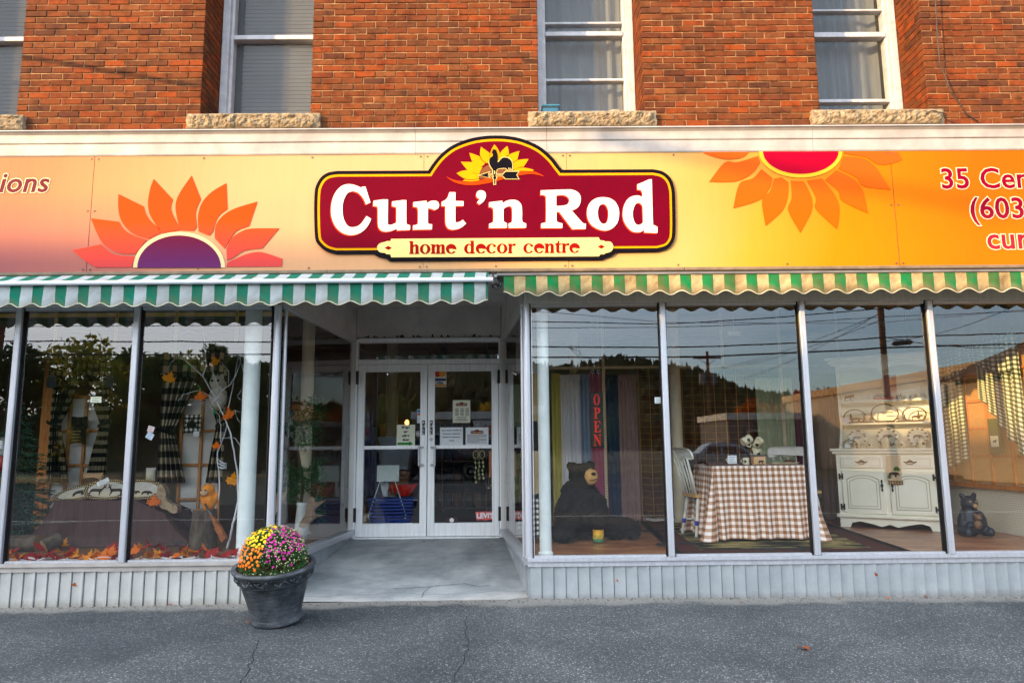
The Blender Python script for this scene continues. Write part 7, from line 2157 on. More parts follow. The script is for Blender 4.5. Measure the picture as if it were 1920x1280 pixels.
mb.grid(lambda u, v: (tx0 + (tx1 - tx0) * u, ty0 + (ty1 - ty0) * v, TZ + .0015 * noise.noise(Vector((u * 5, v * 5, 1)))), nx, ny, lambda u, v: ((tx1 - tx0) * u, -(ty1 - ty0) * v + 3))
# skirt: walk round the edge, corners hang lower and stand out
per = []
N1, N2, NC = 60, 34, 14
cor = [(tx0, ty0), (tx1, ty0), (tx1, ty1), (tx0, ty1)]
for k in range(4):
 p, q = Vector(cor[k]), Vector(cor[(k + 1) % 4])
 n = N1 if k % 2 == 0 else N2
 e = (q - p).normalized(); out = Vector((e.y, -e.x))
 for i in range(n): per.append((p.lerp(q, i / n), out, 0, (q - p).length * i / n))
 e2 = (Vector(cor[(k + 2) % 4]) - q).normalized(); out2 = Vector((e2.y, -e2.x))
 for i in range(NC):
  a = i / NC; per.append((q, (out * (1 - a) + out2 * a).normalized(), math.sin(PI * a), (q - p).length))
cum = 0; lens = [0]
m_ = len(per)
drop = TZ - hem
def skirt(i, v):
 p, o, c_, s_ = per[i % m_]
 t_ = 1 - v
 wob = .030 * math.sin(i * .62) * t_ + .02 * math.sin(i * .27 + 1) * t_
 ext = .012 + .075 * t_ + .15 * c_ * t_ ** 1.25 + wob * (1 - c_)
 z = TZ - (drop + .004 * math.sin(i * .4) + .03 * c_) * t_ - .004 * (1 - t_)
 if z < FR + .018: z = FR + .018
 return Vector((p.x + o.x * ext, p.y + o.y * ext, z))
arc = [0.0]
for i in range(m_): arc.append(arc[-1] + max(.012 if per[i % m_][2] else 0, (skirt(i + 1, .6) - skirt(i, .6)).length))
mb.grid(lambda u, v: skirt(int(round(u * m_)), v), m_, 20, lambda u, v: (arc[int(round(u * m_))], 3 - drop * (1 - v)))
tag(mb.build('checked_tablecloth', M_CHK, None, True, origin=((tx0 + tx1) / 2, 1.35, FR)), 'brown and white checked tablecloth hanging almost to the floor', 'tablecloth')
# ---------------- chairs
M_CHW = pm('white_chair_paint', S(226, 226, 218), S(206, 204, 194), 10, .4, .1)
M_CHB = pm('blue_chair_band', S(24, 52, 178), S(18, 44, 160), 10, .4, 0)
def chair(label, loc, rz):
 th = thing('dining_chair', label, 'chair', (0, 0, 0), 'white chairs at the checked table')
 # built facing +x, seat at .45
 def seat(u, v):
  return (-.20 + .40 * u, (-.20 + .40 * v) * (.9 + .1 * u), .45 - .012 * math.sin(PI * u) * math.sin(PI * v))
 mb = MB(); mb.grid(seat, 12, 12); mb.grid(lambda u, v: (seat(u, v)[0], seat(u, v)[1], .418), 12, 12)
 rim = [seat(u, 0) for u in [i / 8 for i in range(9)]] + [seat(1, v) for v in [i / 8 for i in range(9)]] + [seat(1 - u, 1) for u in [i / 8 for i in range(9)]] + [seat(0, 1 - v) for v in [i / 8 for i in range(9)]]
 n = len(rim); mb.add(rim + [(p[0], p[1], .418) for p in rim], [(i, (i + 1) % n, n + (i + 1) % n, n + i) for i in range(n)])
 mb.build('seat', m_wood('seat_wood', S(200, 160, 96), S(160, 118, 64), (6, 20, 20)), th)
 for sx in (-1, 1):
  for sy in (-1, 1):
   top = Vector((sx * .15, sy * .15, .42)); bot = Vector((sx * .21, sy * .20, 0))
   mb = MB(); K = 12
   rr_ = [.014, .017, .021, .022, .019, .015, .018, .021, .018, .015, .013, .015, .017]
   mb.tube([top.lerp(bot, i / K) for i in range(K + 1)], rr_, 10); lg = mb.build('leg', M_CHW, th, True)
   b_ = MB(); b_.tube([top.lerp(bot, .60), top.lerp(bot, .71)], .0225, 10); b_.build('blue_band', M_CHB, lg, True)
 mb = MB()
 for sy in (-1, 1): mb.tube([(-.185, sy * .18, .16), (.185, sy * .18, .16)], .010, 8)
 mb.tube([(0, -.18, .16), (0, .18, .16)], .010, 8); mb.build('stretcher', M_CHW, th, True)
 for k in range(5):
  y = -.16 + .08 * k; r_ = .014 if k in (0, 4) else .010
  mb = MB(); mb.tube([(-.175, y * .95, .44), (-.215, y * 1.05, .62), (-.275, y * 1.18, .84)], [r_, r_ * 1.2, r_ * .8], 8); mb.build('spindle', M_CHW, th, True)
 mb = MB()
 prof_ = [(-.24, .0), (-.12, .02), (0, .0), (.12, .02), (.24, .0), (.255, .06), (.22, .115), (.1, .13), (-.1, .13), (-.22, .115), (-.255, .06)]
 mb.shape([smooth_loop(prof_, 3)], lambda y, z: Vector((-.275 - z * .25 + .9 * y * y, y, .825 + z)), Vector((-.022, 0, 0)))
 mb.build('backrest', M_CHW, th)
 th.location = loc; th.rotation_euler = (0, 0, rz)
 return th
ch1 = chair('white spindle chair with blue banded legs at the left end of the checked table', (1.99 + .21, 1.50, FR + .01), R(8))
ch2 = copy_tree(ch1)
ch2['label'] = 'white chair at the right end of the checked table, only its backrest showing'
c = at(1480, 860, 2.15)
ch2.location = (c.x, 1.95, FR + .01); ch2.rotation_euler = (0, 0, R(-93))
# ---------------- things on the table
M_STONEWARE = pm('cream_stoneware', S(220, 212, 184), S(196, 184, 150), 20, .35, .05)
M_MOTIF = pm('dark_glaze', S(60, 42, 34), S(40, 28, 24), 30, .4, 0)
def mug(label, c, s, rot, group='cream mugs with dark animal motifs'):
 th = thing('mug', label, 'mug', (0, 0, 0), group)
 mb = MB(); mb.lathe([(0, 0), (.036, 0), (.040, .006), (.042, .09), (.0405, .092), (.038, .09), (.036, .01), (0, .008)], (0, 0, 0), 20); mb.build('cup', M_STONEWARE, th, True, autosmooth=50)
 mb = MB(); mb.tube([(.040 + .028 * math.sin(PI * i / 10), 0, .02 + .055 * i / 10) for i in range(11)], .0055, 8); mb.build('handle', M_STONEWARE, th, True)
 mb = MB()
 for an in (-PI / 2, PI / 2, PI): mb.ball((.0415 * math.cos(an), .0415 * math.sin(an), .045), (.004 + .014 * abs(math.sin(an)), .004 + .014 * abs(math.cos(an)), .016), 8, 6)
 mb.build('motif', M_MOTIF, th, True)
 th.location = c; th.rotation_euler = rot; th.scale = (s, s, s)
 return th
YTt = 1.15
c = at(1398, 868, YTt)
th = thing('mug_tree', 'dark stand carrying hanging mugs at the middle of the checked table', 'mug stand', (c.x, YTt, TZ))
mb = MB(); mb.lathe([(.07, 0), (.07, .012), (.012, .02), (.010, .30)], (c.x, YTt, TZ), 16); mb.build('post', M_BLACK, th, True, autosmooth=50)
mb = MB()
for k in range(4): mb.tube([(c.x, YTt, TZ + .26 - .06 * (k % 2)), (c.x + .07 * math.cos(k * 1.57), YTt + .07 * math.sin(k * 1.57), TZ + .30 - .06 * (k % 2))], .005, 6)
mb.build('peg', M_BLACK, th, True)
q = at(1397, 826, YTt - .06); mug('cream mug tilted to the left at the top of the mug stand', (q.x - .03, YTt - .07, q.z - .02), 1.15, (R(-15), R(62), R(0)))
q = at(1415, 830, YTt - .02); mug('cream mug turned to the right at the top of the mug stand', (q.x - .0, YTt - .03, q.z - .03), 1.05, (R(40), R(-30), R(60)))
q = at(1419, 853, YTt - .06); mug('open cream mug standing above the lidded dish on the checked table', (q.x, YTt + .02, TZ + .085), 1.2, (R(25), 0, .4))
q = at(1400, 864, YTt - .08); mug('small cream mug with a dark rim on the checked table beside the price card', (q.x, YTt - .06, TZ + .004), .8, (0, 0, 2.6))
q = at(1366, 852, YTt - .02); mug('cream mug behind the white price card on the checked table', (q.x, YTt + .04, TZ + .03), .95, (R(60), 0, 1.2))
tagcard(1373, 861, .095, .085, YTt - .10, 0, 'white price card standing on the checked table')
q = at(1423, 862, YTt - .1)
th = thing('lidded_dish', 'square tan dish painted with a small bear on the checked table', 'dish', (q.x, YTt - .08, TZ))
mb = MB(); mb.bbox(q.x - .065, q.x + .065, YTt - .14, YTt - .03, TZ + .004, TZ + .095, .012); mb.build('dish_body', pm('dish_glaze', S(206, 150, 104), S(196, 170, 120), 18, .4, .05), th)
mb = MB(); mb.box(q.x - .07, q.x + .07, YTt - .146, YTt - .025, TZ + .096, TZ + .106); mb.build('rim', M_MOTIF, th)
mb = MB(); mb.shape([[(q.x + .01 + p[0] * .045, TZ + .015 + p[1] * .06) for p in BEAR]], lambda x, z: Vector((x, YTt - .1415, z)), Vector((0, .001, 0))); mb.build('bear_motif', M_MOTIF, th)
M_NAP = cloth('napkin_brown', S(88, 58, 44))
mb = MB()
for px, w_ in ((1340, .20), (1352, .14)):
 q = at(px, 868, 1.1); mb.grid(lambda u, v: (q.x - w_ / 2 + w_ * u, 1.05 + .16 * v, TZ + .006 + .03 * math.sin(PI * u) ** .7 * math.sin(PI * v) ** .6), 10, 8)
tag(mb.build('folded_napkin', M_NAP, None, True, origin=tuple(at(1345, 870, 1.1))), 'dark brown folded napkin at the left end of the checked table', 'napkin')
for px, lab in ((1458, 'pale plate with a green folded napkin toward the right of the checked table'), (1480, 'pale shallow plate at the right end of the checked table')):
 q = at(px, 868, 1.12); th = thing('plate', lab, 'plate', (q.x, 1.12, TZ), 'plates on the checked table')
 mb = MB(); mb.lathe([(0, .008), (.07, .006), (.10, .020), (.102, .024), (.07, .014), (0, .013)], (q.x, 1.12, TZ), 28); mb.build('dish', M_STONEWARE, th, True)
 mb = MB(); mb.ball((q.x, 1.12, TZ + .03), (.07, .05, .022), 10, 6); mb.build('napkin', cloth('napkin_green', S(110, 120, 96)) if px == 1458 else M_NAP, th, True)
# ---------------- white hutch
hl = Vector((4.02, 2.25, FR)); hr = Vector((4.90, 1.62, FR))
hd_ = (hr - hl); HW = hd_.length; ang = math.atan2(hd_.y, hd_.x)
M_HUT = pm('cream_hutch_paint', S(244, 242, 226), S(232, 228, 208), 3, .42, .08, 30)
M_HUTL = pm('hutch_groove', S(190, 186, 164), S(176, 172, 150), 5, .5, 0)
hut = thing('hutch', 'large cream painted hutch with open shelves over drawers and arched doors, at an angle', 'hutch', (0, 0, 0))
# built with front on y = 0, x from 0 to HW, depth to +y; placed afterwards
HB = .92
mb = MB(); mb.box(0, HW, .012, .46, .115, HB - .05)
def apron(): 
 lp = [(0, 0), (.10, 0), (.12, .05), (.2, .075), (.32, .05), (.42, .02), (.5, .05), (.58, .02), (.68, .05), (.8, .075), (.88, .05), (.90, 0), (1.0, 0), (1.0, .115), (0, .115)]
 return [(p[0] * HW, p[1]) for p in lp]
mb.shape([apron()], lambda x, z: Vector((x, .006, z)), Vector((0, .03, 0)))
mb.box(0, .03, .036, .46, 0, .115); mb.box(HW - .03, HW, .036, .46, 0, .115)
mb.bbox(-.03, HW + .03, -.03, .46, .115, .15, .01)
cabinet = mb.build('cabinet', M_HUT, hut)
mb = MB(); mb.bbox(-.055, HW + .055, -.05, .48, HB - .02, HB + .015, .012); mb.bbox(-.035, HW + .035, -.03, .47, HB - .05, HB - .021, .008)
mb.build('counter_top', M_HUT, hut)
for k in range(2):
 xa = .05 + k * (HW / 2 - .02); xb = xa + HW / 2 - .07
 mb = MB(); mb.bbox(xa, xb, -.012, .011, HB - .22, HB - .075, .010); d = mb.build('drawer', M_HUT, hut)
 g = MB()
 for (q0, q1, z0_, z1_) in ((xa + .03, xb - .03, HB - .19, HB - .186), (xa + .03, xb - .03, HB - .11, HB - .106), (xa + .03, xa + .034, HB - .186, HB - .11), (xb - .034, xb - .03, HB - .186, HB - .11)): g.box(q0, q1, -.0135, -.0125, z0_, z1_)
 g.build('groove', M_HUTL, d)
 xm = (xa + xb) / 2; zm = HB - .148
 h_ = MB(); h_.shape([smooth_loop([(xm - .07, zm + .012), (xm - .04, zm + .005), (xm - .02, zm + .02), (xm, zm + .028), (xm + .02, zm + .02), (xm + .04, zm + .005), (xm + .07, zm + .012), (xm + .05, zm - .01), (xm, zm - .004), (xm - .05, zm - .01)], 3)], lambda x, z: Vector((x, -.018, z)), Vector((0, .005, 0)))
 h_.tube([(xm - .045, -.022, zm + .002), (xm - .03, -.035, zm - .018), (xm + .03, -.035, zm - .018), (xm + .045, -.022, zm + .002)], .004, 6)
 h_.build('handle', M_BLACK, d)
 # door with an arched raised panel
 mb = MB(); mb.bbox(xa, xb, -.012, .011, .165, HB - .245, .010); dr = mb.build('door', M_HUT, hut)
 def panel(ins, y):
  l_, r_, b_, t_ = xa + ins, xb - ins, .165 + ins, HB - .245 - ins
  lp = [(l_, b_), (r_, b_), (r_, t_ - .05)]
  for i in range(17):
   u = i / 16; lp.append((r_ + (l_ - r_) * u, t_ - .05 + .05 * max(0, math.sin(PI * u)) ** .8))
  lp.append((l_, t_ - .05))
  return lp
 g = MB(); g.shape([panel(.055, 0), panel(.066, 0)[::-1]], lambda x, z: Vector((x, -.0135, z)), Vector((0, .002, 0)))
 g.shape([panel(.085, 0), panel(.093, 0)[::-1]], lambda x, z: Vector((x, -.0180, z)), Vector((0, .002, 0))); g.build('groove', M_HUTL, dr)
 g = MB(); g.shape([panel(.075, 0)], lambda x, z: Vector((x, -.0175, z)), Vector((0, .006, 0))); g.build('raised_panel', M_HUT, dr)
 h_ = MB(); hx = xb - .03 if k == 0 else xa + .03; zc = .50
 h_.shape([smooth_loop([(hx, zc + .07), (hx + .012, zc + .05), (hx + .006, zc + .03), (hx + .016, zc), (hx + .006, zc - .03), (hx + .012, zc - .05), (hx, zc - .075), (hx - .012, zc - .05), (hx - .006, zc - .03), (hx - .016, zc), (hx - .006, zc + .03), (hx - .012, zc + .05)], 3)], lambda x, z: Vector((x, -.020, z)), Vector((0, .006, 0)))
 h_.tube([(hx, -.02, zc + .02), (hx, -.04, zc + .01), (hx, -.036, zc - .04)], .005, 6); h_.build('handle', M_BLACK, dr)
 h_ = MB(); hx = xa - .004 if k == 0 else xb + .004
 for zc in (.24, .60):
  for dx, w_ in ((-.016, .010), (.016, .010)): h_.box(hx + dx - w_, hx + dx + w_, -.0165, -.0125, zc - .035, zc + .035)
  h_.box(hx - .01, hx + .01, -.0168, -.0126, zc - .012, zc + .012)
 h_.build('hinge', M_BLACK, dr)
# upper shelves
Y0 = .20
mb = MB(); mb.box(.03, HW - .03, .44, .458, HB + .016, 2.00); mb.build('back_panel', M_HUT, hut)
for k in range(2):
 mb = MB(); xs = .03 if k == 0 else HW - .055
 sp = smooth_loop([(.46, HB + .016, 1), (.10, HB + .016, 1), (.10, HB + .05, 1), (.14, HB + .09), (.20, HB + .20), (.24, HB + .32), (.22, HB + .40), (.21, HB + .46, 1), (.20, 1.98, 1), (.46, 1.98, 1)], 4)
 mb.shape([sp], lambda y, z: Vector((xs, y, z)), Vector((.025, 0, 0))); mb.build('side_panel', M_HUT, hut)
SH = [HB + .30, HB + .575]
for z in SH:
 mb = MB(); mb.bbox(.056, HW - .056, Y0 + .01, .44, z, z + .025, .004); mb.build('shelf', M_HUT, hut)
mb = MB()
val_ = [(.03, 2.0), (.03, 1.86)] + [(.03 + (HW - .06) * u, 1.86 + .07 * abs(math.sin(PI * u * 2)) ** .7 - .03 * (abs(u - .5) < .03)) for u in [i / 40 for i in range(41)]] + [(HW - .03, 1.86), (HW - .03, 2.0)]
mb.shape([val_], lambda x, z: Vector((x, Y0 - .015, z)), Vector((0, .022, 0)))
for i, (e, z0_, z1_) in enumerate(((.02, 1.96, 1.99), (.045, 1.99, 2.03), (.075, 2.03, 2.065))): mb.bbox(.0 - e, HW + e, Y0 - .03 - e, .47, z0_ + .0005, z1_, .010)
mb.build('crown_moulding', M_HUT, hut)
HM = Matrix.Translation(hl) @ Matrix.Rotation(ang, 4, 'Z')
hut.location = hl; hut.rotation_euler = (0, 0, ang)
def onh(x, y, z): return HM @ Vector((x, y, z))
def at_hutch(o_): o_.matrix_basis = HM @ o_.matrix_basis
# dishes on the hutch; built in the hutch's own frame then moved with it
M_PLATE = pm('plate_glaze', S(222, 220, 206), S(206, 202, 184), 10, .3, 0)
M_SPOT = pm('plate_decor', S(70, 62, 54), S(96, 78, 60), 30, .4, 0)
M_SPOTB = pm('plate_decor_blue', S(86, 112, 136), S(70, 92, 120), 20, .4, 0)
def disp_plate(label, x, z, r, blue):
 th = thing('plate', label, 'plate', (0, 0, 0), 'decorated plates on the hutch')
 Mx = Matrix.Translation((x, .34, z + r)) @ Matrix.Rotation(PI / 2 - .18, 4, 'X')
 mb = MB(); mb.M = Mx; mb.lathe([(0, .0), (r * .62, .002), (r * .7, .010), (r, .022), (r, .028), (r * .68, .018), (r * .6, .010), (0, .008)], (0, 0, 0), 32); mb.build('dish', M_PLATE, th, True)
 mb = MB(); mb.M = Mx
 rr_ = random.Random(int(x * 100))
 for k in range(13):
  a_ = k * 2 * PI / 13 + rr_.random() * .3; mb.shape([smooth_loop([(r * .84 * math.cos(a_) + r * .11 * math.cos(b_) * (1 + .4 * rr_.random()), r * .84 * math.sin(a_) + r * .09 * math.sin(b_)) for b_ in [i * PI / 4 for i in range(8)]], 2)], lambda px, py: Vector((px, py, .026)), Vector((0, 0, -.002)))
 mb.build('rim_decor', M_SPOT, th)
 mb = MB(); mb.M = Mx; mb.shape([[(q[0] * r * .62, q[1] * r * .62 - r * .12) for q in BEAR]], lambda px, py: Vector((px, py, .0205)), Vector((0, 0, -.004))); mb.build('centre_decor', M_SPOTB if blue else M_SPOT, th)
 at_hutch(th); return th
disp_plate('plate with a blue bear at the left of the lowest hutch shelf', .20, HB + .017, .115, True)
disp_plate('spotted plate in the middle of the lowest hutch shelf', .54, HB + .017, .125, False)
disp_plate('spotted plate at the right of the lowest hutch shelf behind the mullion', .87, HB + .017, .12, False)
def hmug(label, x, y, z, s, rz, tall=False):
 m_ = mug(label, (x, y, z), s, (0, 0, rz), 'mugs standing on the hutch'); at_hutch(m_)
hmug('cream cup with its handle to the left on the lowest hutch shelf', .36, .20, HB + .017, .85, PI)
hmug('cream cup with its handle to the right on the lowest hutch shelf', .71, .20, HB + .017, .85, 0)
hmug('large decorated jug before the middle spotted plate on the hutch', .54, .16, HB + .017, 1.25, -PI / 2 + .2)
hmug('cream mug standing before the blue bear plate on the hutch', .22, .15, HB + .017, 1.0, .2)
hmug('cream mug at the right end of the lowest hutch shelf', .92, .15, HB + .017, 1.1, 2.2)
def wire_rack(label, x, z):
 th = thing('napkin_holder', label, 'napkin holder', (0, 0, 0)); mb = MB()
 for dy in (.06, .11): mb.tube([(x - .07, dy, z), (x - .075, dy, z + .07), (x - .03, dy, z + .10), (x, dy, z + .085), (x + .03, dy, z + .10), (x + .075, dy, z + .06), (x + .07, dy, z)], .004, 6)
 mb.build('wire_frame', M_BLACK, th); mb = MB(); mb.box(x - .06, x - .005, .055, .057, z + .005, z + .05); mb.build('price_label', M_PAPER, th); at_hutch(th)
wire_rack('black wire napkin holder with a white label at the left of the lowest hutch shelf', .16, HB + .018)
M_RUST = pm('rusted_iron', S(92, 66, 52), S(66, 46, 38), 20, .7, .2)
def scene_oval(label, x, z, rx_, rz2, sil, tree):
 th = thing('metal_ornament', label, 'ornament', (0, 0, 0), 'iron silhouettes on the hutch'); mb = MB()
 mb.tube([(x + rx_ * math.cos(2 * PI * i / 36), .27, z + rz2 * .92 + rz2 * math.sin(2 * PI * i / 36)) for i in range(37)], .008, 7, False); mb.build('oval_frame', M_RUST, th, True)
 mb = MB(); mb.shape([[(x + q[0] * rx_ * .8 + .02, z + .02 + q[1] * rz2 * .9) for q in sil]], lambda a_, b_: Vector((a_, .268, b_)), Vector((0, .006, 0)))
 if tree: mb.shape([[(x - rx_ * .35 * tree + q[0] * .09, z + .02 + q[1] * rz2 * 1.3) for q in TREE]], lambda a_, b_: Vector((a_, .272, b_)), Vector((0, .005, 0)))
 mb.box(x - rx_ * .7, x + rx_ * .7, .25, .29, z, z + .02); mb.build('silhouette', M_RUST, th); at_hutch(th)
scene_oval('iron oval with a bear and pine trees at the left of the middle hutch shelf', .20, SH[0] + .026, .125, .085, BEAR, 1)
scene_oval('iron oval holding a small wooden bar at the centre of the middle hutch shelf', .54, SH[0] + .026, .15, .115, [(-.6, .9), (.6, .9), (.6, 1.0), (-.6, 1.0)], 0)
scene_oval('iron oval with a moose and pine tree at the right of the middle hutch shelf', .86, SH[0] + .026, .125, .09, MOOSE, -1)
def small_sil(label, x, z, w_, sils):
 th = thing('candle_holder', label, 'candle holder', (0, 0, 0), 'little animal candle holders on the hutch'); mb = MB()
 for sh, dx, s_ in sils: mb.shape([[(x + dx + q[0] * s_, z + .012 + q[1] * s_) for q in sh]], lambda a_, b_: Vector((a_, .22, b_)), Vector((0, .005, 0)))
 mb.box(x - w_ / 2, x + w_ / 2, .20, .26, z, z + .012); mb.build('silhouette', M_RUST, th); mb = MB(); mb.lathe([(.035, 0), (.038, .07), (.034, .07), (.031, .004)], (x, .25, z + .012), 16); mb.build('glass_cup', m_glass('frosted_cup', .1, .5, 0), th, True); at_hutch(th)
small_sil('little moose candle holder left of the centre iron oval', .355, SH[0] + .026, .11, ((MOOSE, .02, .06), (TREE, -.04, .08)))
small_sil('little bear candle holder right of the centre iron oval', .715, SH[0] + .026, .11, ((MOOSE, -.01, .06), (TREE, .045, .08)))
mb = MB(); mb.box(.07, .15, .17, .172, SH[0] + .03, SH[0] + .09); o = tag(mb.build('price_tag', M_PAPER), 'white price card before the bear oval on the middle hutch shelf', 'price tag'); at_hutch(o)
for lab, x, sh, s_ in (('dark animal cut-out at the left of the top hutch shelf', .15, MOOSE, .09), ('black bear cut-out near the middle of the top hutch shelf', .50, BEAR, .11), ('small dark animal cut-out right of the black bear on the top shelf', .70, DEER, .07), ('pale animal cut-out at the right of the top hutch shelf', .86, MOOSE, .10)):
 mb = MB(); mb.shape([[(x + q[0] * s_, SH[1] + .031 + q[1] * s_) for q in sh]], lambda a_, b_: Vector((a_, .24, b_)), Vector((0, .008, 0))); mb.box(x - s_ * .6, x + s_ * .6, .225, .265, SH[1] + .025, SH[1] + .033)
 o = tag(mb.build('animal_cutout', M_RUST if 'pale' not in lab else M_STONEWARE), lab, 'ornament', 'animal cut-outs on the top hutch shelf'); at_hutch(o)
mb = MB(); mb.grid(lambda u, v: (.56 + .13 * u, .30 - .02 * math.sin(u * 5), SH[1] + .03 + .30 * v), 8, 8); o = tag(mb.build('small_banner', cloth('banner_rose', S(178, 120, 116)), None, True), 'small rose coloured cloth banner standing on the top hutch shelf', 'banner'); at_hutch(o)
mb = MB(); mb.box(.44, .68, .22, .30, SH[1] + .026, SH[1] + .048); o = tag(mb.build('red_tray', pm('red_tray', S(206, 70, 60), S(186, 56, 50), 10, .5, 0)), 'flat red tray under the rose banner on the top hutch shelf', 'tray'); at_hutch(o)
# towel hung over the right drawer
th = thing('tea_towel', 'beige tea towel with a black bear hanging from the right hutch drawer', 'towel', (0, 0, 0))
mb = MB(); mb.grid(lambda u, v: (.555 + .155 * u + .004 * v, -.035 - .004 * math.sin(u * 6), .56 + .29 * v), 8, 8); mb.build('cloth', cloth('towel_beige', S(206, 184, 154), .92), th, True)
mb = MB(); mb.grid(lambda u, v: (.565 + .155 * u, -.038, .515 + .045 * v), 8, 2, lambda u, v: (.155 * u, .045 * v)); mb.build('hem', gingham('towel_hem', S(196, 170, 130), S(130, 104, 74), S(80, 70, 50), .014), th)
mb = MB(); mb.shape([[(.63 + q[0] * .085, .60 + q[1] * .10) for q in BEAR]], lambda x, z: Vector((x, -.043, z)), Vector((0, .002, 0))); mb.build('bear_print', M_BLACK, th)
mb = MB()
for (cx_, cz, s_) in ((.665, .70, .028), (.648, .688, .02), (.685, .688, .02), (.585, .60, .024), (.592, .625, .016)): mb.shape([ell(cx_, cz, s_, s_ * .8, 12)], lambda x, z: Vector((x, -.0425 - .0001 * s_, z)), Vector((0, .001, 0)))
mb.build('leaf_print', pm('towel_green', S(70, 120, 60), S(50, 96, 46), 20, .8, 0), th)
at_hutch(th)
# ---------------- bear and cub statue
sp = atz(1824, 1004, FR)
th = thing('bear_statue', 'painted black bear statue holding a brown cub beside the white hutch', 'statue', (sp.x, sp.y, FR))
X, Y_, Z_ = sp.x, sp.y + .02, FR
u_ = .50 / .55
blob('body', [((X, Y_, Z_ + .17 * u_), (.115, .11, .17)), ((X, Y_, Z_ + .09), (.14, .12, .09)), ((X + .0, Y_ - .01, Z_ + .375 * u_), (.088, .085, .085)), ((X - .066, Y_, Z_ + .465 * u_), (.03, .022, .035)), ((X + .066, Y_, Z_ + .465 * u_), (.03, .022, .035)), ((X, Y_ - .085, Z_ + .355 * u_), (.04, .035, .035)),
 ((X - .11, Y_ - .03, Z_ + .17), (.04, .05, .10), (0, .2, 0)), ((X + .11, Y_ - .03, Z_ + .17), (.04, .05, .10), (0, -.2, 0)), ((X - .06, Y_ - .10, Z_ + .12), (.05, .04, .035)), ((X + .06, Y_ - .10, Z_ + .12), (.05, .04, .035)),
 ((X - .115, Y_ - .07, Z_ + .055), (.06, .09, .055)), ((X + .115, Y_ - .07, Z_ + .055), (.06, .09, .055)), ((X - .12, Y_ - .145, Z_ + .05), (.042, .035, .05)), ((X + .12, Y_ - .145, Z_ + .05), (.042, .035, .05))], pm('painted_resin_black', S(44, 50, 60), S(26, 28, 34), 16, .5, .4, 60), th, .012, .003)
mb = MB(); mb.ball((X, Y_ - .115, Z_ + .35 * u_), (.026, .016, .024), 10, 8); mb.ball((X - .03, Y_ - .085, Z_ + .40 * u_), (.016, .008, .012), 8, 6); mb.ball((X + .03, Y_ - .085, Z_ + .40 * u_), (.016, .008, .012), 8, 6); mb.build('muzzle', pm('resin_tan', S(176, 142, 92), S(146, 112, 70), 20, .6, .1), th, True)
blob('cub', [((X, Y_ - .125, Z_ + .13), (.045, .04, .055)), ((X, Y_ - .14, Z_ + .205), (.04, .038, .036)), ((X - .03, Y_ - .135, Z_ + .235), (.014, .012, .014)), ((X + .03, Y_ - .135, Z_ + .235), (.014, .012, .014)), ((X, Y_ - .175, Z_ + .195), (.016, .016, .014))], pm('resin_brown', S(128, 96, 70), S(92, 66, 48), 24, .6, .3), th, .008, .002)
# ---------------- right end wall of the window: pegboard, pine window frame, gingham curtains
XW = 5.46
def m_peg():
 t = NT('pegboard')
 o = t.coord('UV'); x, y, z = t.xyz(o)
 fx = t.math('SUBTRACT', t.math('FRACT', t.math('MULTIPLY', x, 40)), .5); fy = t.math('SUBTRACT', t.math('FRACT', t.math('MULTIPLY', y, 40)), .5)
 d = t.math('SQRT', t.math('ADD', t.math('MULTIPLY', fx, fx), t.math('MULTIPLY', fy, fy)))
 c = t.mix(t.math('LESS_THAN', d, .16), S(226, 220, 198), S(120, 104, 80))
 t.principled(c, .7, 0, None, .3); return t.m
th = thing('end_partition', 'cream pegboard partition closing the right end of the display', 'partition', (XW, 1.5, FR))
mb = MB(); mb.grid(lambda u, v: (XW, .12 + 2.9 * (1 - u), FR + .54 * v), 1, 1, lambda u, v: (2.9 * u, .54 * v)); mb.box(XW + .002, XW + .03, .12, 3.02, FR, 3.2); mb.build('pegboard_sheet', m_peg(), th)
mb = MB(); mb.grid(lambda u, v: (XW - .001, .12 + 2.9 * (1 - u), FR + .54 + 2.2 * v), 1, 1); mb.build('tan_wall', pm('tan_board', S(206, 160, 100), S(180, 132, 76), 4, .8, .1), th)
th = thing('pine_window_frame', 'orange pine mock window frame with woven blinds on the right end wall', 'window frame', (XW, 1.5, .95))
mb = MB(); xx = XW - .03
ya, yb_ = .75, 2.25; za, zb_ = .935, 2.5
mb.box(xx - .03, xx + .025, ya, yb_, za - .05, za); mb.box(xx, xx + .025, ya, yb_, zb_, zb_ + .06)
for i in range(5): y = ya + .02 + (yb_ - ya - .04) * i / 4; mb.box(xx, xx + .02, y - .02, y + .02, za + .0005, zb_ - .0005)
for j in range(1, 5):
 z = za + (zb_ - za) * j / 5
 for i in range(4):
  y0_ = ya + .02 + (yb_ - ya - .04) * i / 4 + .0205; y1_ = ya + .02 + (yb_ - ya - .04) * (i + 1) / 4 - .0205
  mb.box(xx + .002, xx + .018, y0_, y1_, z - .014, z + .014)
mb.build('frame_bars', M_ORWOOD, th)
mb = MB()
for i in range(110): z = za + .01 + i * .0140; mb.box(xx + .022, xx + .026, ya + .02, yb_ - .02, z, z + .010)
mb.build('woven_blind', pm('bamboo', S(214, 168, 100), S(186, 138, 74), 8, .7, .2, 60, stretch=(1, 1, 20)), th)
M_GRN = gingham('green_gingham', S(232, 226, 204), S(104, 118, 88), S(28, 48, 32), .026)
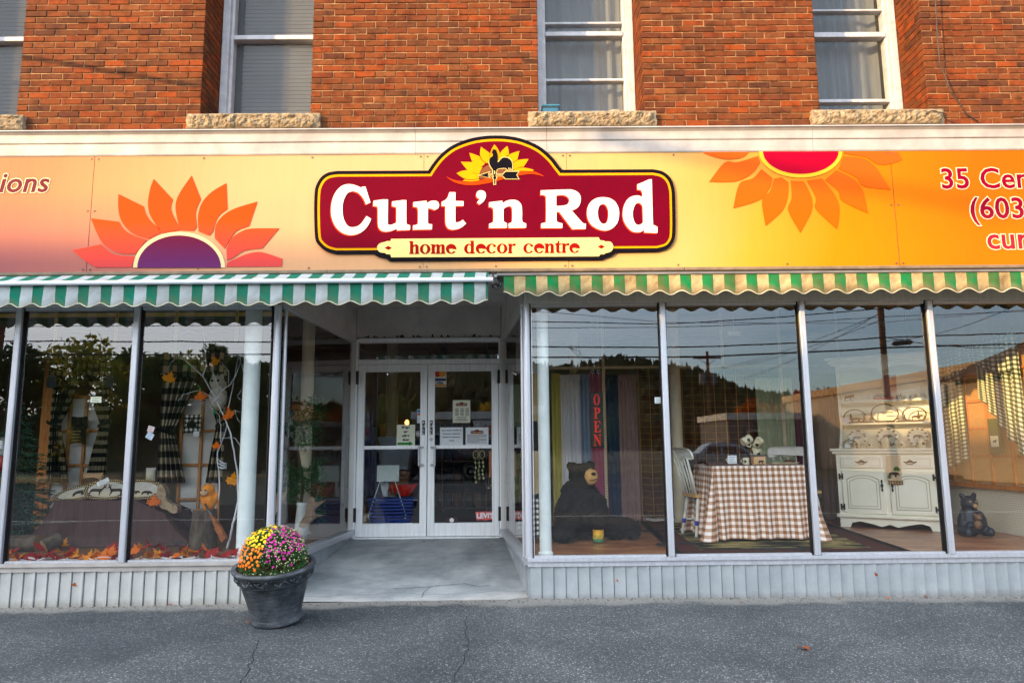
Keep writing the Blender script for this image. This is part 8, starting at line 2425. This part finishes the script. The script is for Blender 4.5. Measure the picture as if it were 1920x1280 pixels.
def side_curtain(label, y0_, y1_, zl_, zr_, zt, seed):
 mb = MB(); f = 5; zb0 = min(zl_, zr_)
 def fn(u, v):
  y = y1_ + (y0_ - y1_) * u
  zb = zl_ + (zr_ - zl_) * u
  return (XW - .10 + .03 * math.sin(u * f * 2 * PI + seed) * (1 - .3 * v) + .01 * noise.noise(Vector((u * 4, v * 5, seed))), y, zb + (zt - zb) * v)
 mb.grid(fn, 60, 16, lambda u, v: (u * abs(y1_ - y0_) * 1.4, (zt - zb0) * v))
 tag(mb.build('gingham_curtain', M_GRN, None, True, origin=(XW - .1, (y0_ + y1_) / 2, zb0)), label, 'curtain', 'green gingham curtains')
side_curtain('green gingham curtain panel with a slanting hem beside the hutch', 1.80, 2.52, .98, 1.20, 2.42, 1)
side_curtain('green gingham curtain panel at the far right edge of the window', .80, 1.50, 1.95, 1.20, 2.56, 2)
mb = MB(); mb.grid(lambda u, v: (XW - .13 + .028 * math.sin(u * 12 * 2 * PI), 2.50 - 1.65 * u, 2.30 - .16 * abs(math.sin(u * PI * 1.5 + .3)) + (.20 + .16 * abs(math.sin(u * PI * 1.5 + .3))) * v), 150, 8, lambda u, v: (u * 2.3, v * .36))
tag(mb.build('curtain_valance', M_GRN, None, True, origin=(XW - .13, 1.7, 2.3)), 'gathered green gingham valance across the right end wall', 'curtain valance')
c = at(1891, 818, 1.30)
th = thing('hanging_towel', 'olive green towel with a pale moose patch hanging on the pine frame', 'towel', (XW - .07, 1.35, 1.25))
mb = MB(); mb.box(XW - .075, XW - .06, 1.24, 1.42, 1.27, 1.66); mb.build('cloth', cloth('olive_towel', S(92, 102, 58)), th)
mb = MB(); mb.box(XW - .0785, XW - .0755, 1.26, 1.39, 1.35, 1.47); mb.build('pale_patch', M_PAPER_CREAM, th)
mb = MB(); mb.shape([[(1.325 - q[0] * .05, 1.38 + q[1] * .06) for q in MOOSE]], lambda y, z: Vector((XW - .080, y, z)), Vector((.001, 0, 0))); mb.build('moose_print', M_MOTIF, th)
c = at(1868, 580, 1.0)
th = thing('ceiling_spot', 'black round ceiling spot lamp under the right end of the awning, unlit', 'lamp', tuple(c))
mb = MB(); Mr = Matrix.Rotation(.9, 3, 'Z')
mb.ball(c, (.13, .10, .085), 18, 12); mb.build('shade', M_BLACK, th, True)
mb = MB(); mb.tube([c + Vector((.1, 0, .0)), c + Vector((.16, .02, .04)), (c.x + .16, 1.02, 3.0)], .02, 8); mb.build('arm', M_BLACK, th, True)
# cloth goods showing through the slanting side window right of the doors
rr = random.Random(9)
for k, (px, pyt, pyb, Y, m, lab) in enumerate(((1003, 700, 790, 1.2, cloth('goods_tan', S(176, 150, 104)), 'tan cloth valance hanging right of the corner post'), (1006, 845, 925, 1.1, cloth('goods_beige', S(186, 164, 132)), 'beige cloth shorts-like valance hanging below the tan one'), (972, 720, 800, 2.0, cloth('goods_sage', S(150, 164, 140)), 'pale sage cloth hanging in the slanting side window'), (974, 850, 940, 1.9, cloth('goods_moss', S(150, 148, 110)), 'moss cloth hanging low in the slanting side window'), (985, 640, 700, 1.7, cloth('goods_white', S(210, 206, 200)), 'white cloth hanging high in the slanting side window'))):
 x = at(px, pyt, Y).x; zt = at(px, pyt, Y).z; zb = at(px, pyb, Y).z
 mb = MB(); curtain(mb, (x - .11, Y), (x + .13, Y), zb, zt, 4, .02, .2, seed=k)
 tag(mb.build('cloth_sample', m, None, True, origin=(x, Y, zb)), lab, 'curtain')
for k, (px, pyt, pyb, Y, lab) in enumerate(((1005, 935, 1000, 1.0, 'dark and white check cloth low beside the white column'), (985, 960, 990, 1.5, 'dark and white check cloth low in the slanting side window'))):
 x = at(px, pyt, Y).x; mb = MB(); curtain(mb, (x - .10, Y), (x + .12, Y), FR + .06, at(px, pyt, Y).z, 3, .03, .1, seed=k + 30)
 tag(mb.build('check_cloth', M_BUFF, None, True, origin=(x, Y, FR)), lab, 'curtain')
# ------------------------------------------------------------------ across the street (seen mirrored in the glass)
def from_mirror(px, py, L_): 
 """point at real distance L_ in front of the glass whose mirror image falls on this pixel"""
 p = at(px, py, L_); return Vector((p.x, -p.y, p.z))
M_TRUNK = pm('tree_bark', S(84, 70, 56), S(54, 46, 38), 6, .95, .6, 20)
M_FOL = [m_leaf('foliage_green', S(168, 164, 66), S(84, 96, 40), .35, .7, .5), m_leaf('foliage_dark', S(84, 104, 54), S(44, 60, 34), .35, .7, .45), m_leaf('foliage_autumn', S(196, 110, 30), S(140, 60, 22), .5, .7, .3), m_leaf('foliage_gold', S(190, 150, 40), S(120, 110, 34), .5, .7, .3)]
def tree(label, x, y, h, r, mat, seed, n=2600, leaf=.34, zb=.28, group=None):
 th = thing('tree', label, 'tree', (x, y, 0), group)
 r_ = random.Random(seed); base = Vector((x, y, -.1))
 mb = MB()
 top = base + Vector((r_.uniform(-.3, .3), r_.uniform(-.3, .3), h * .82))
 mb.tube([base.lerp(top, i / 6) + Vector((r_.uniform(-.08, .08), r_.uniform(-.08, .08), 0)) * i for i in range(7)], [.032 * h * (1 - i / 7.4) for i in range(7)], 8)
 clumps = []
 for k in range(int(24 + h * 2.4)):
  v = zb + (1 - zb) * r_.random() ** .85
  a = r_.random() * 2 * PI
  env = math.sin(PI * min(1, (v - zb) / (1 - zb) * .86 + .16)) ** .7
  rr = r * env * math.sqrt(r_.random())
  c = base + Vector((rr * math.cos(a), rr * math.sin(a), h * v * .97))
  clumps.append((c, r * r_.uniform(.14, .30)))
  st = base.lerp(top, min(.95, v * .8))
  mb.tube([st, st.lerp(c, .5) + Vector((0, 0, .12 * h * .1)), c], [.009 * h, .005 * h, .002 * h], 5)
 mb.build('trunk', M_TRUNK, th)
 mb = MB()
 for k in range(n):
  c, cr = clumps[k % len(clumps)]
  d = Vector((r_.gauss(0, 1), r_.gauss(0, 1), r_.gauss(0, .75)))
  d = d.normalized() * cr * r_.uniform(.35, 1.08) ** .6
  p = c + d
  leaf_card(mb, p, d + Vector((r_.uniform(-1, 1), r_.uniform(-1, 1), r_.uniform(-1, .6))) * cr, (r_.uniform(-1, 1), r_.uniform(-1, 1), r_.uniform(-.3, 1)), leaf * r_.uniform(.6, 1.2), leaf * r_.uniform(.35, .6))
 mb.build('crown', mat, th)
 return th
G_TR = 'trees along the far side of the street'
TREES = [  # pixel x of the middle, pixel y of the top, distance, radius, material
 (38, 636, 26, 2.6, 1, 'dark leafy tree mirrored at the far left edge of the windows'),
 (165, 612, 29, 4.0, 0, 'tallest bushy tree mirrored in the first left window'),
 (250, 648, 34, 3.0, 1, 'darker tree mirrored behind the first window mullion'),
 (300, 648, 28, 2.4, 1, 'open branched tree mirrored at the left of the second window'),
 (350, 650, 33, 2.6, 0, 'round topped tree mirrored behind the check curtains'),
 (402, 640, 36, 2.4, 1, 'pointed tree mirrored above the plush owl'),
 (445, 660, 32, 2.8, 1, 'dark tree mirrored next to the thick white column'),
 (490, 668, 40, 3.0, 1, 'dark tree mirrored at the corner post'),
 (100, 690, 38, 3.2, 1, 'low dark tree mirrored behind the tallest tree'),
 (-40, 640, 28, 3.4, 1, 'dark tree mirrored just beyond the left edge'),
 (-110, 630, 27, 3.6, 1, 'broad dark tree farthest left across the street')]
for k, (px, py, L_, r, mi, lab) in enumerate(TREES):
 p = from_mirror(px, py, L_); tree(lab, p.x, p.y, p.z - .12 * r, r * .8, M_FOL[mi], 100 + k, 3400 if k < 8 else 1600, group=G_TR, zb=.22)
for k, (px, py, L_, r, mi, lab) in enumerate([(1412, 738, 46, 2.9, 2, 'rusty orange autumn tree mirrored above the checked table'), (1545, 716, 52, 4, 1, 'dark round tree mirrored beside the red one at the hutch'), (1600, 722, 58, 4.5, 1, 'low dark trees mirrored left of the big pole'), (1498, 722, 50, 2.4, 2, 'dark red leafy tree mirrored at the second mullion'), (912, 742, 38, 1.9, 3, 'golden autumn tree mirrored in the right door'), (735, 735, 44, 3.6, 1, 'dark tree mirrored in the left door'), (1045, 700, 60, 6, 1, 'dark tree mirrored beside the white round column')]):
 off = 5.0 if px in (890, 735) else 0
 p = at(px, py, L_); tree(lab, p.x, -(p.y - off), p.z - .22 * r, r, M_FOL[mi], 200 + k, 2200, .38, .15, 'trees behind the far buildings')
th = thing('hedge', 'long dark hedge added behind the street trees to darken the mirrored field', 'hedge', (-38, -47, 0))  # added to hide the pale sunlit field from the window reflections
mb = MB(); r_ = random.Random(5)
for k in range(3600):
 p = Vector((r_.uniform(-85, -7), -46 - r_.random() * 2.5, 0)); p.z = (2.9 + 1.1 * noise.noise(Vector((p.x * .3, 0, 0)))) * r_.random() ** .6
 leaf_card(mb, p, (r_.uniform(-1, 1), r_.uniform(-.3, 1), r_.uniform(-1, 1)), (r_.uniform(-1, 1), 0, 1), .9, .5)
mb.build('foliage', M_FOL[1], th)
mb = MB(); mb.box(-85, -7, -48, -47, -.1, 2.6); mb.build('inner_mass', pm('hedge_core', S(22, 28, 16), S(16, 20, 12), 1, .95, .3, 8), th)
# wooded hill far behind the street
SKY_ = [(-330, 14), (-150, 20), (-65, 38), (-20, 46), (25, 43), (61, 48), (87, 43), (136, 27), (160, 21), (240, 18), (390, 14)]
def hill_h(x, y):
 for (xa, za), (xb, zb_) in zip(SKY_, SKY_[1:]):
  if xa <= x <= xb:
   u = (x - xa) / (xb - xa); u = u * u * (3 - 2 * u); return za + (zb_ - za) * u
 return 14
def hz_(x, y):
 v = max(0, min(1, (-y - 210) / 190.0)); v = v * v * (3 - 2 * v)
 return hill_h(x, y) * v * (.93 + .12 * noise.noise(Vector((x * .02, y * .02, 0)))) - .3
mb = MB(); mb.grid(lambda u, v: (-330 + 720 * u, -205 - 230 * v, hz_(-330 + 720 * u, -205 - 230 * v)), 90, 30)
o = mb.build('hill', pm('hill_floor', S(38, 38, 22), S(26, 28, 16), .05, .95, 0), None, True); o['kind'] = 'structure'
r_ = random.Random(77)
mb = MB()
for k in range(5200):
 x = r_.uniform(-260, 330); y = -215 - 200 * r_.random()
 z = hz_(x, y)
 if z < 1 and r_.random() < .6: continue
 s = r_.uniform(1.6, 3.4); hh = r_.uniform(4, 8)
 n0 = len(mb.v)
 if r_.random() < .45: mb.lathe([(s * .75, 0), (s * .6, hh * .35), (s * .32, hh * .7), (0, hh * 1.15)], (x, y, z), 6)
 else: mb.ball((x, y, z + hh * .45), (s, s, hh * .5), 6, 4)
 for i in range(n0, len(mb.v)):
  v = Vector(mb.v[i]); mb.v[i] = tuple(v + Vector((noise.noise(v * .9), noise.noise(v * .9 + Vector((5, 0, 0))), noise.noise(v * .9 + Vector((0, 7, 0))))) * .9)
o = mb.build('hillside_forest', m_leaf('forest_far', S(66, 64, 30), S(32, 38, 19), .012, .9, 0)); o['kind'] = 'stuff'
# buildings
def building(name, label, x0, x1, y0, y1, h, wall, trim, roofm, gable=0, wins=(), cat='building'):
 th = thing(name, label, cat, ((x0 + x1) / 2, (y0 + y1) / 2, 0))
 mb = MB(); mb.box(x0, x1, y0, y1, -.1, h)
 if gable:
  ym = (y0 + y1) / 2; xm = (x0 + x1) / 2
  mb.add([(x0, y1, h), (x1, y1, h), (xm, y1, h + gable)], [(0, 1, 2)]); mb.add([(x0, y0, h), (x1, y0, h), (xm, y0, h + gable)], [(0, 2, 1)])
 mb.build('wall', wall, th)
 mb = MB()
 if gable:
  xm = (x0 + x1) / 2; e = .4
  for s, xe in ((-1, x0 - e), (1, x1 + e)):
   ze = h - gable * e / ((x1 - x0) / 2)
   mb.add([(xe, y0 - e, ze), (xe, y1 + e, ze), (xm, y1 + e, h + gable), (xm, y0 - e, h + gable), (xe, y0 - e, ze + .15), (xe, y1 + e, ze + .15), (xm, y1 + e, h + gable + .15), (xm, y0 - e, h + gable + .15)], [(0, 1, 2, 3), (7, 6, 5, 4), (1, 5, 6, 2), (0, 3, 7, 4), (0, 4, 5, 1)])
 else:
  mb.box(x0 - .15, x1 + .15, y0 - .15, y1 + .15, h - .35, h + .06)
 mb.build('roof', roofm, th)
 for (xa, xb, za, zb_) in wins:
  mb = MB(); mb.box(xa - .08, xb + .08, y1 - .02, y1 + .05, za - .08, za); mb.box(xa - .08, xb + .08, y1 - .02, y1 + .05, zb_, zb_ + .08); mb.box(xa - .08, xa, y1 - .02, y1 + .05, za, zb_); mb.box(xb, xb + .08, y1 - .02, y1 + .05, za, zb_); w_ = mb.build('window', trim, th)
  mb = MB(); mb.box(xa, xb, y1 + .005, y1 + .02, za, zb_); mb.build('pane', pm('dark_pane', S(44, 48, 54), S(30, 34, 40), 1, .1, 0), w_)
 return th
M_SIDINGB = pm('grey_clapboard', S(122, 114, 106), S(102, 96, 90), 1.2, .85, .3, 8, stretch=(.2, .2, 9))
M_BEIGE = pm('beige_render', S(206, 180, 150), S(184, 158, 130), .6, .9, .2, 30)
M_ROOF = pm('brown_shingle', S(112, 78, 54), S(84, 58, 42), 2, .9, .4, 12)
M_TRIMW = pm('far_white_trim', S(214, 208, 198), S(196, 190, 180), 2, .7, .1)
b_ = building('low_store', 'low grey clapboard store across the street with a lit-edge signboard', -5.2, 1.6, -37, -29, 3.3, M_SIDINGB, M_TRIMW, M_TRIMW, 0, [(-4.2, -3.2, .8, 2.1)])
mb = MB(); xs = at(892, 790, 34).x; mb.shape([[(xs - .3, 2.95), (xs + 2.6, 2.95), (xs + 2.3, 1.75), (xs + .0, 1.75)]], lambda x, z: Vector((x, -28.9, z)), Vector((0, -.1, 0)))
sg = mb.build('signboard', M_BLACK, b_)
mb = MB(); mb.shape([[(xs - .16, 2.87), (xs + 2.48, 2.87), (xs + 2.2, 1.83), (xs + .08, 1.83)]], lambda x, z: Vector((x, -28.88, z)), Vector((0, -.01, 0))); mb.build('sign_face', M_TRIMW, sg)
mb = MB(); Mx = Matrix.Translation((xs + 1.9, -28.85, 2.12)) @ Matrix.Rotation(PI, 4, 'Z') @ Matrix.Rotation(PI / 2, 4, 'X'); add_text(mb, 'EDGE', .62, Mx, bold=.02, depth=.01); mb.build('sign_lettering', pm('sign_red', S(206, 60, 30), S(196, 50, 26), 4, .6, 0), sg)
bl = building('beige_hall', 'long beige hall across the street mirrored behind the white hutch', 19.3, 36, -44, -22.5, 4.62, M_BEIGE, M_TRIMW, pm('tan_fascia', S(214, 170, 120), S(190, 146, 100), 1, .8, .1))
mb = MB(); mb.box(19.18, 19.27, -35.5, -25.2, 3.0, 3.95); sg = mb.build('signboard', M_TRIMW, bl)
mb = MB(); Mx = Matrix.Translation((19.16, -26.6, 3.25)) @ Matrix.Rotation(-PI / 2, 4, 'Z') @ Matrix.Rotation(PI / 2, 4, 'X'); add_text(mb, 'CALVARY', .62, Mx, bold=.01, depth=.01, spacing=1.5); mb.build('sign_lettering', pm('sign_brown_ink', S(110, 84, 64), S(100, 76, 58), 4, .7, 0), sg)
building('gabled_house', 'gabled house with a brown shingle roof mirrored at the far right', 17.6, 27.5, -21.8, -15.0, 3.9, M_BEIGE, M_TRIMW, M_ROOF, 2.1, [(19, 20.4, 1, 2.6)])
building('grey_garage', 'small grey garage mirrored behind the checked table', 13.8, 18.6, -46, -39, 3.3, pm('pale_grey_render', S(120, 112, 110), S(100, 94, 92), .6, .9, .1), M_TRIMW, M_TRIMW, 0, [(15, 16.2, 1, 2.2)])
building('shade_block', 'tall unseen brick block added on the left to shade the shop front', -75, -31.3, -29.2, -26, 12.4, pm('shade_block_brick', S(128, 70, 50), S(104, 56, 42), .8, .9, .3, 12), M_TRIMW, M_ROOF, 0, [(-32, -30.5, 2, 4), (-36, -34.5, 2, 4), (-40, -38.5, 2, 4), (-32, -30.5, 6, 8), (-36, -34.5, 6, 8), (-40, -38.5, 6, 8)])  # added out of view; stepped roofline shaped to shadow the lower shop front
building('shade_block_wing', 'middle step of the unseen brick block added to shade the shop front', -31.2, -28.3, -29.2, -26, 11.6, pm('shade_block_brick', (.2, .07, .04, 1)), M_TRIMW, M_ROOF, 0, [(-30.5, -29, 2, 4)])
building('shade_block_wing', 'lowest step of the unseen brick block added to shade the shop front', -28.2, -24.9, -29.2, -26, 10.3, pm('shade_block_brick', (.2, .07, .04, 1)), M_TRIMW, M_ROOF, 0, [(-27, -25.5, 2, 4), (-27, -25.5, 6, 8)])
# vehicles
M_CARBLK = pm('black_car_paint', S(22, 22, 26), S(16, 16, 20), 2, .18, 0, spec=.6)
M_CARSIL = pm('silver_car_paint', S(150, 154, 160), S(134, 138, 146), 2, .25, 0, metal=.4)
M_TYRE = pm('tyre_rubber', S(24, 24, 25), S(18, 18, 19), 20, .8, .2)
M_RIM = pm('alloy_rim', S(232, 232, 236), S(190, 190, 196), 8, .3, 0, metal=.7)
M_CARGL = pm('car_glass', S(28, 34, 40), S(22, 28, 34), 2, .06, 0)
M_LAMPG = pm('lamp_glass', S(190, 194, 198), S(160, 166, 172), 6, .15, 0)
def vehicle(name, label, loc, rz, paint, L_, H, suv):
 th = thing(name, label, 'car', (0, 0, 0)); W = 1.84
 k = H / 1.7
 if suv: pr = [(-L_ / 2, .45), (-L_ / 2, 1.0), (-L_ / 2 + .12, 1.62), (-L_ / 2 + .5, 1.74), (.25, 1.74), (1.0, 1.14), (L_ / 2 - .25, 1.04), (L_ / 2, .85), (L_ / 2, .42)]
 else: pr = [(-L_ / 2, .40), (-L_ / 2 + .05, .95), (-L_ / 2 + .7, 1.02), (-.9, 1.46), (.35, 1.46), (1.15, .98), (L_ / 2 - .2, .86), (L_ / 2, .70), (L_ / 2, .36)]
 mb = MB(); lp = smooth_loop([(a, b) for a, b in pr] + [(L_ / 2 - .1, .3, 1), (-L_ / 2 + .1, .3, 1)], 4)
 n = len(lp); sec = []
 for (yy, ins) in ((-W / 2 + .03, .0), (-W / 2, .04), (W / 2, .04), (W / 2 - .03, .0)): pass
 def ring(y, sh): return [(x, y * (1 - .16 * max(0, (z - .95) / .8)) , z - sh) for x, z in lp]
 rings = [ring(-W / 2, 0), ring(-W / 4, 0), ring(W / 4, 0), ring(W / 2, 0)]
 for i in range(3): mb.add(rings[i] + rings[i + 1], [(j, (j + 1) % n, n + (j + 1) % n, n + j) for j in range(n)])
 for y in (-W / 2, W / 2): mb.shape([lp], lambda x, z: Vector((x, y * (1 - .16 * max(0, (z - .95) / .8)), z)), Vector((0, 0, 0)))
 mb.build('body', paint, th, True, autosmooth=35)
 top = 1.68 if suv else 1.40; bel = 1.1 if suv else .98
 xs = [(-L_ / 2 + .35, -.85), (-.78, .05), (.12, .78)] if suv else [(-1.25, -.45), (-.38, .35), (.42, .95)]
 for y in (-1, 1):
  for i, (xa, xb) in enumerate(xs):
   mb = MB(); xt = xb - (.50 if i == 2 else 0); xta = xa + (.25 if i == 0 else 0)
   yy = lambda z: y * (W / 2 * (1 - .16 * max(0, (z - .95) / .8)) + .006)
   mb.add([(xa, yy(bel), bel), (xb, yy(bel), bel), (xt, yy(top - .08), top - .08), (xta, yy(top - .08), top - .08)], [(0, 1, 2, 3)]); mb.build('window', M_CARGL, th)
  mb = MB(); mb.bbox(L_ / 2 - .16, L_ / 2 + .01, y * .72 - .17, y * .72 + .17, .74, .90, .01); mb.build('headlight', M_LAMPG, th)
  for x in (-L_ / 2 + .85, L_ / 2 - .92):
   R_ = .38 if suv else .33; mb = MB(); prt = [(R_ * .62, -.11), (R_ * .96, -.11), (R_, -.07), (R_, .07), (R_ * .96, .11), (R_ * .62, .11), (R_ * .62, -.11)]
   mb.M = Matrix.Translation((x, y * (W / 2 - .10), R_)) @ Matrix.Rotation(PI / 2, 4, 'X'); mb.lathe(prt, (0, 0, 0), 28); w_ = mb.build('wheel', M_TYRE, th, True, autosmooth=40)
   mb = MB(); mb.M = Matrix.Translation((x, y * (W / 2 + .0), R_)) @ Matrix.Rotation(PI / 2, 4, 'X'); mb.lathe([(R_ * .55, -.012), (R_ * .63, -.012), (R_ * .63, .012), (R_ * .55, .012), (R_ * .55, -.012)], (0, 0, 0), 24); mb.lathe([(0, -.02), (.07, -.02), (.07, .02), (0, .02)], (0, 0, 0), 14)
   for q in range(6):
    a_ = q * PI / 3; mb.bar((0, 0, 0), (R_ * .58 * math.cos(a_), R_ * .58 * math.sin(a_), 0), .075, .02)
   mb.build('rim', M_RIM, w_)
 mb = MB(); mb.box(L_ / 2 - .02, L_ / 2 + .02, -.5, .5, .52, .80); mb.build('grille', M_BLACK, th)
 th.location = loc; th.rotation_euler = (0, 0, rz)
p = at(880, 898, 25)
vehicle('parked_car', 'black sport utility car with silver wheels mirrored low in the right door', (p.x - 1.35, -20.6, 0), 0, M_CARBLK, 4.6, 1.75, True)
p = from_mirror(1362, 870, 30)
vehicle('parked_car', 'silver saloon car mirrored behind the mugs on the checked table', (p.x, p.y, 0), R(4), M_CARSIL, 4.4, 1.45, False)
# poles and wires
M_POLE = m_wood('pole_wood', S(122, 84, 58), S(84, 58, 42), (14, 14, .8), .85)
def upole(label, x, y, h, r, arm_z=None, arm=1.9, xf=False):
 th = thing('utility_pole', label, 'utility pole', (x, y, 0))
 mb = MB(); mb.tube([(x, y, -.2), (x, y, h * .5), (x, y, h)], [r, r * .88, r * .75], 14); mb.build('pole', M_POLE, th, True, autosmooth=40)
 if arm_z:
  mb = MB(); mb.bar((x - arm / 2, y + r, arm_z), (x + arm / 2, y + r, arm_z), .10, .12)
  for s in (-1, 1): mb.bar((x, y + r, arm_z - .55), (x + s * arm * .32, y + r, arm_z - .04), .04, .04)
  mb.build('crossarm', M_POLE, th)
  mb = MB()
  for q in (-.46, -.2, .2, .46): mb.lathe([(.03, 0), (.06, .04), (.05, .10), (.02, .14)], (x + arm * q, y + r, arm_z + .06), 10)
  mb.build('insulator', pm('porcelain', S(120, 110, 104), S(96, 88, 82), 5, .3, 0), th, True)
 if xf:
  for s in (-1, 1):
   mb = MB(); mb.lathe([(0, 0), (.24, 0), (.26, .05), (.26, .8), (.22, .88), (0, .9)], (x + s * .42, y, h - 2.6), 16); mb.build('transformer', pm('transformer_grey', S(120, 118, 116), S(96, 94, 92), 4, .6, .1), th, True, autosmooth=40)
 return th
pA = from_mirror(1650, 560, 19.0)
upole('thick brown utility pole mirrored above the white hutch', pA.x, -19.0, 9.5, .125)
pB = from_mirror(1325, 670, 50.0)
upole('slim distant utility pole with a crossarm mirrored over the checked table', pB.x, -50.0, pB.z + .5, .14, pB.z - .02, 2.2, True)
upole('utility pole far to the left across the street', -38, -19.0, 9.5, .14, 9.0)
M_WIRE = pm('wire_black', S(24, 24, 26), S(18, 18, 20), 10, .6, 0)
M_WIREP = pm('wire_pale', S(190, 192, 196), S(170, 172, 178), 10, .5, 0)
def wire(label, pts, r, m=M_WIRE, sag=.0):
 pts = [Vector(p) for p in pts]; out = []
 for i in range(len(pts) - 1):
  d = (pts[i + 1] - pts[i]).length; n = max(6, int(d / 1.2))
  for q in range(n):
   u = q / n; p = pts[i].lerp(pts[i + 1], u); p.z -= sag * 4 * u * (1 - u); out.append(p)
 out.append(pts[-1])
 mb = MB(); mb.tube(out, r, 6)
 return tag(mb.build('overhead_wire', m, None, True, origin=tuple(pts[0])), label, 'wire', 'overhead wires along the street')
YW = -18.8
def wz(px, py): return from_mirror(px, py, -YW)
for (lab, p0, p1, p2, r, m, sg_) in (
 ('thick black overhead cable, lowest of the mirrored wires', (500, 664), (1245, 669), (1650, 652), .030, M_WIRE, .05),
 ('black overhead cable second from the bottom of the mirrored wires', (500, 641), (1245, 651), (1650, 633), .024, M_WIRE, .05),
 ('thin black overhead wire third from the bottom of the mirrored wires', (500, 610), (1245, 614), (1650, 594), .012, M_WIRE, .05),
 ('black overhead wire high up just under the mirrored awning edge', (500, 585), (1245, 608), (1650, 578), .018, M_WIRE, .05)):
 a, b, c = wz(*p0), wz(*p1), wz(*p2)
 a2 = b + (a - b) * 2.6
 c2 = c + (c - b) * 1.6
 wire(lab, [(-38, -18.8, a2.z), a, b, c, c2], r, m, sg_)
wire('pale thin overhead wire slanting across the mirrored sky', [from_mirror(990, 582, 16), from_mirror(1250, 605, 17), from_mirror(1640, 606, 18), from_mirror(1990, 575, 20)], .010, M_WIREP)
for k, ((xa, ya), (xb, yb2)) in enumerate((((1395, 708), (1650, 586)), ((1340, 690), (1645, 590)), ((1355, 690), (1655, 598)), ((1660, 640), (1930, 560)), ((1660, 632), (1990, 640)))):
 wire(['thin slanting service wire rising to the thick pole, lowest one', 'thin slanting service wire from the slim pole, upper one', 'thin slanting service wire from the slim pole, lower one', 'service wire running from the thick pole up to the right', 'service wire running from the thick pole to the gabled house'][k], [from_mirror(xa, ya, 44 if k < 3 else 19), from_mirror(xb, yb2, 19.1)], .012, M_WIRE, .3)
# loop of slack cable and splice case by the pole
a = wz(1068, 652)
mb = MB(); mb.tube([a, a + Vector((.35, 0, -.12)), a + Vector((.42, 0, -.26)), a + Vector((.28, 0, -.28)), a + Vector((.10, 0, -.1)), a], .012, 6)
tag(mb.build('cable_loop', M_WIRE, None, True, origin=tuple(a)), 'small loop of slack cable hanging from a mirrored overhead wire', 'cable')
a = wz(1690, 644); mb = MB(); mb.tube([a + Vector((-.3, 0, -.02)), a + Vector((-.2, 0, 0)), a + Vector((.3, 0, .05)), a + Vector((.42, 0, .05))], [.03, .09, .09, .03], 10)
tag(mb.build('splice_case', pm('splice_grey', S(96, 84, 76), S(70, 62, 56), 6, .6, .1), None, True, origin=tuple(a)), 'sausage shaped splice case on a wire right of the thick pole', 'cable')
# the cable whose shadow falls across the brick and the sign
def lit_from(x, z, d): return Vector((x, WALL_Y, z)) + to_sun * (d / (math.cos(R(SUN_EL)) * math.cos(R(SUN_AZ))))
wire('drop cable crossing above the pavement that throws a slanting shadow on the brick', [lit_from(-7.6, 5.72, 1.4), lit_from(-4.7, 5.22, 1.7), lit_from(-2.9, 4.88, 2.2)], .026)
wire('thick cable bundle farther out that throws a soft slanting shadow on the sign', [lit_from(1.1, 4.22, 13), lit_from(2.8, 3.86, 16), lit_from(4.8, 3.50, 19)], .07)
# the loose wire hanging against the brick at the right
pw = [at(1752, -30, -.20), at(1757, 60, -.20), at(1762, 120, -.19), at(1782, 170, -.18), at(1812, 214, -.15), at(1840, 232, -.12)]
mb = MB(); sm_ = []
for i in range(len(pw) - 1):
 for q in range(5): sm_.append(pw[i].lerp(pw[i + 1], q / 5))
mb.tube(sm_, .0065, 6)
mb.tube([at(1735, 214, -.19), at(1748, 208, -.2), at(1768, 212, -.19), at(1776, 226, -.16), at(1800, 235, -.13)], .005, 6)
tag(mb.build('wall_wire', pm('tan_wire', S(74, 56, 42), S(56, 42, 32), 10, .6, 0), None, True, origin=tuple(pw[0])), 'loose thin tan wire hanging down the brick beside a curtained upstairs window', 'wire')
# tins on the upstairs sill
c = at(1034, 205, -.07)
th = thing('blue_tin', 'small blue lidded tin standing on the stone sill of the middle upstairs window', 'tin', (c.x, -.06, ZS))
REV_ = .09
mb = MB(); mb.bbox(c.x - .088, c.x + .075, REV_ - .17, REV_ - .04, ZS + .001, ZS + .10, .01); mb.build('tin_body', pm('tin_blue', S(36, 96, 124), S(26, 76, 106), 14, .4, 0), th)
mb = MB(); mb.bbox(c.x - .094, c.x + .081, REV_ - .176, REV_ - .034, ZS + .088, ZS + .11, .006); mb.build('lid', pm('tin_lid', S(50, 112, 132), S(38, 90, 116), 14, .4, 0), th)
mb = MB(); mb.box(c.x - .089, c.x + .076, REV_ - .1715, REV_ - .169, ZS + .074, ZS + .086); mb.build('dark_band', M_BLACK, th)
c = at(1153, 212, -.07)
th = thing('wire_basket', 'little round wire basket lying on the stone sill of the middle upstairs window', 'basket', (c.x, -.06, ZS))
mb = MB()
REV = .06
for k in range(5): mb.tube([(c.x + .07 * math.cos(PI * i / 10), REV - .12 + .02 * k, ZS + .005 + .055 * math.sin(PI * i / 10)) for i in range(11)], .003, 5)
for k in range(3): mb.tube([(c.x - .05 + .05 * k, REV - .12, ZS + .04 + .015 * (k == 1)), (c.x - .05 + .05 * k, REV - .04, ZS + .04 + .015 * (k == 1))], .003, 5)
mb.build('wire_ring', M_RAIL, th, True)
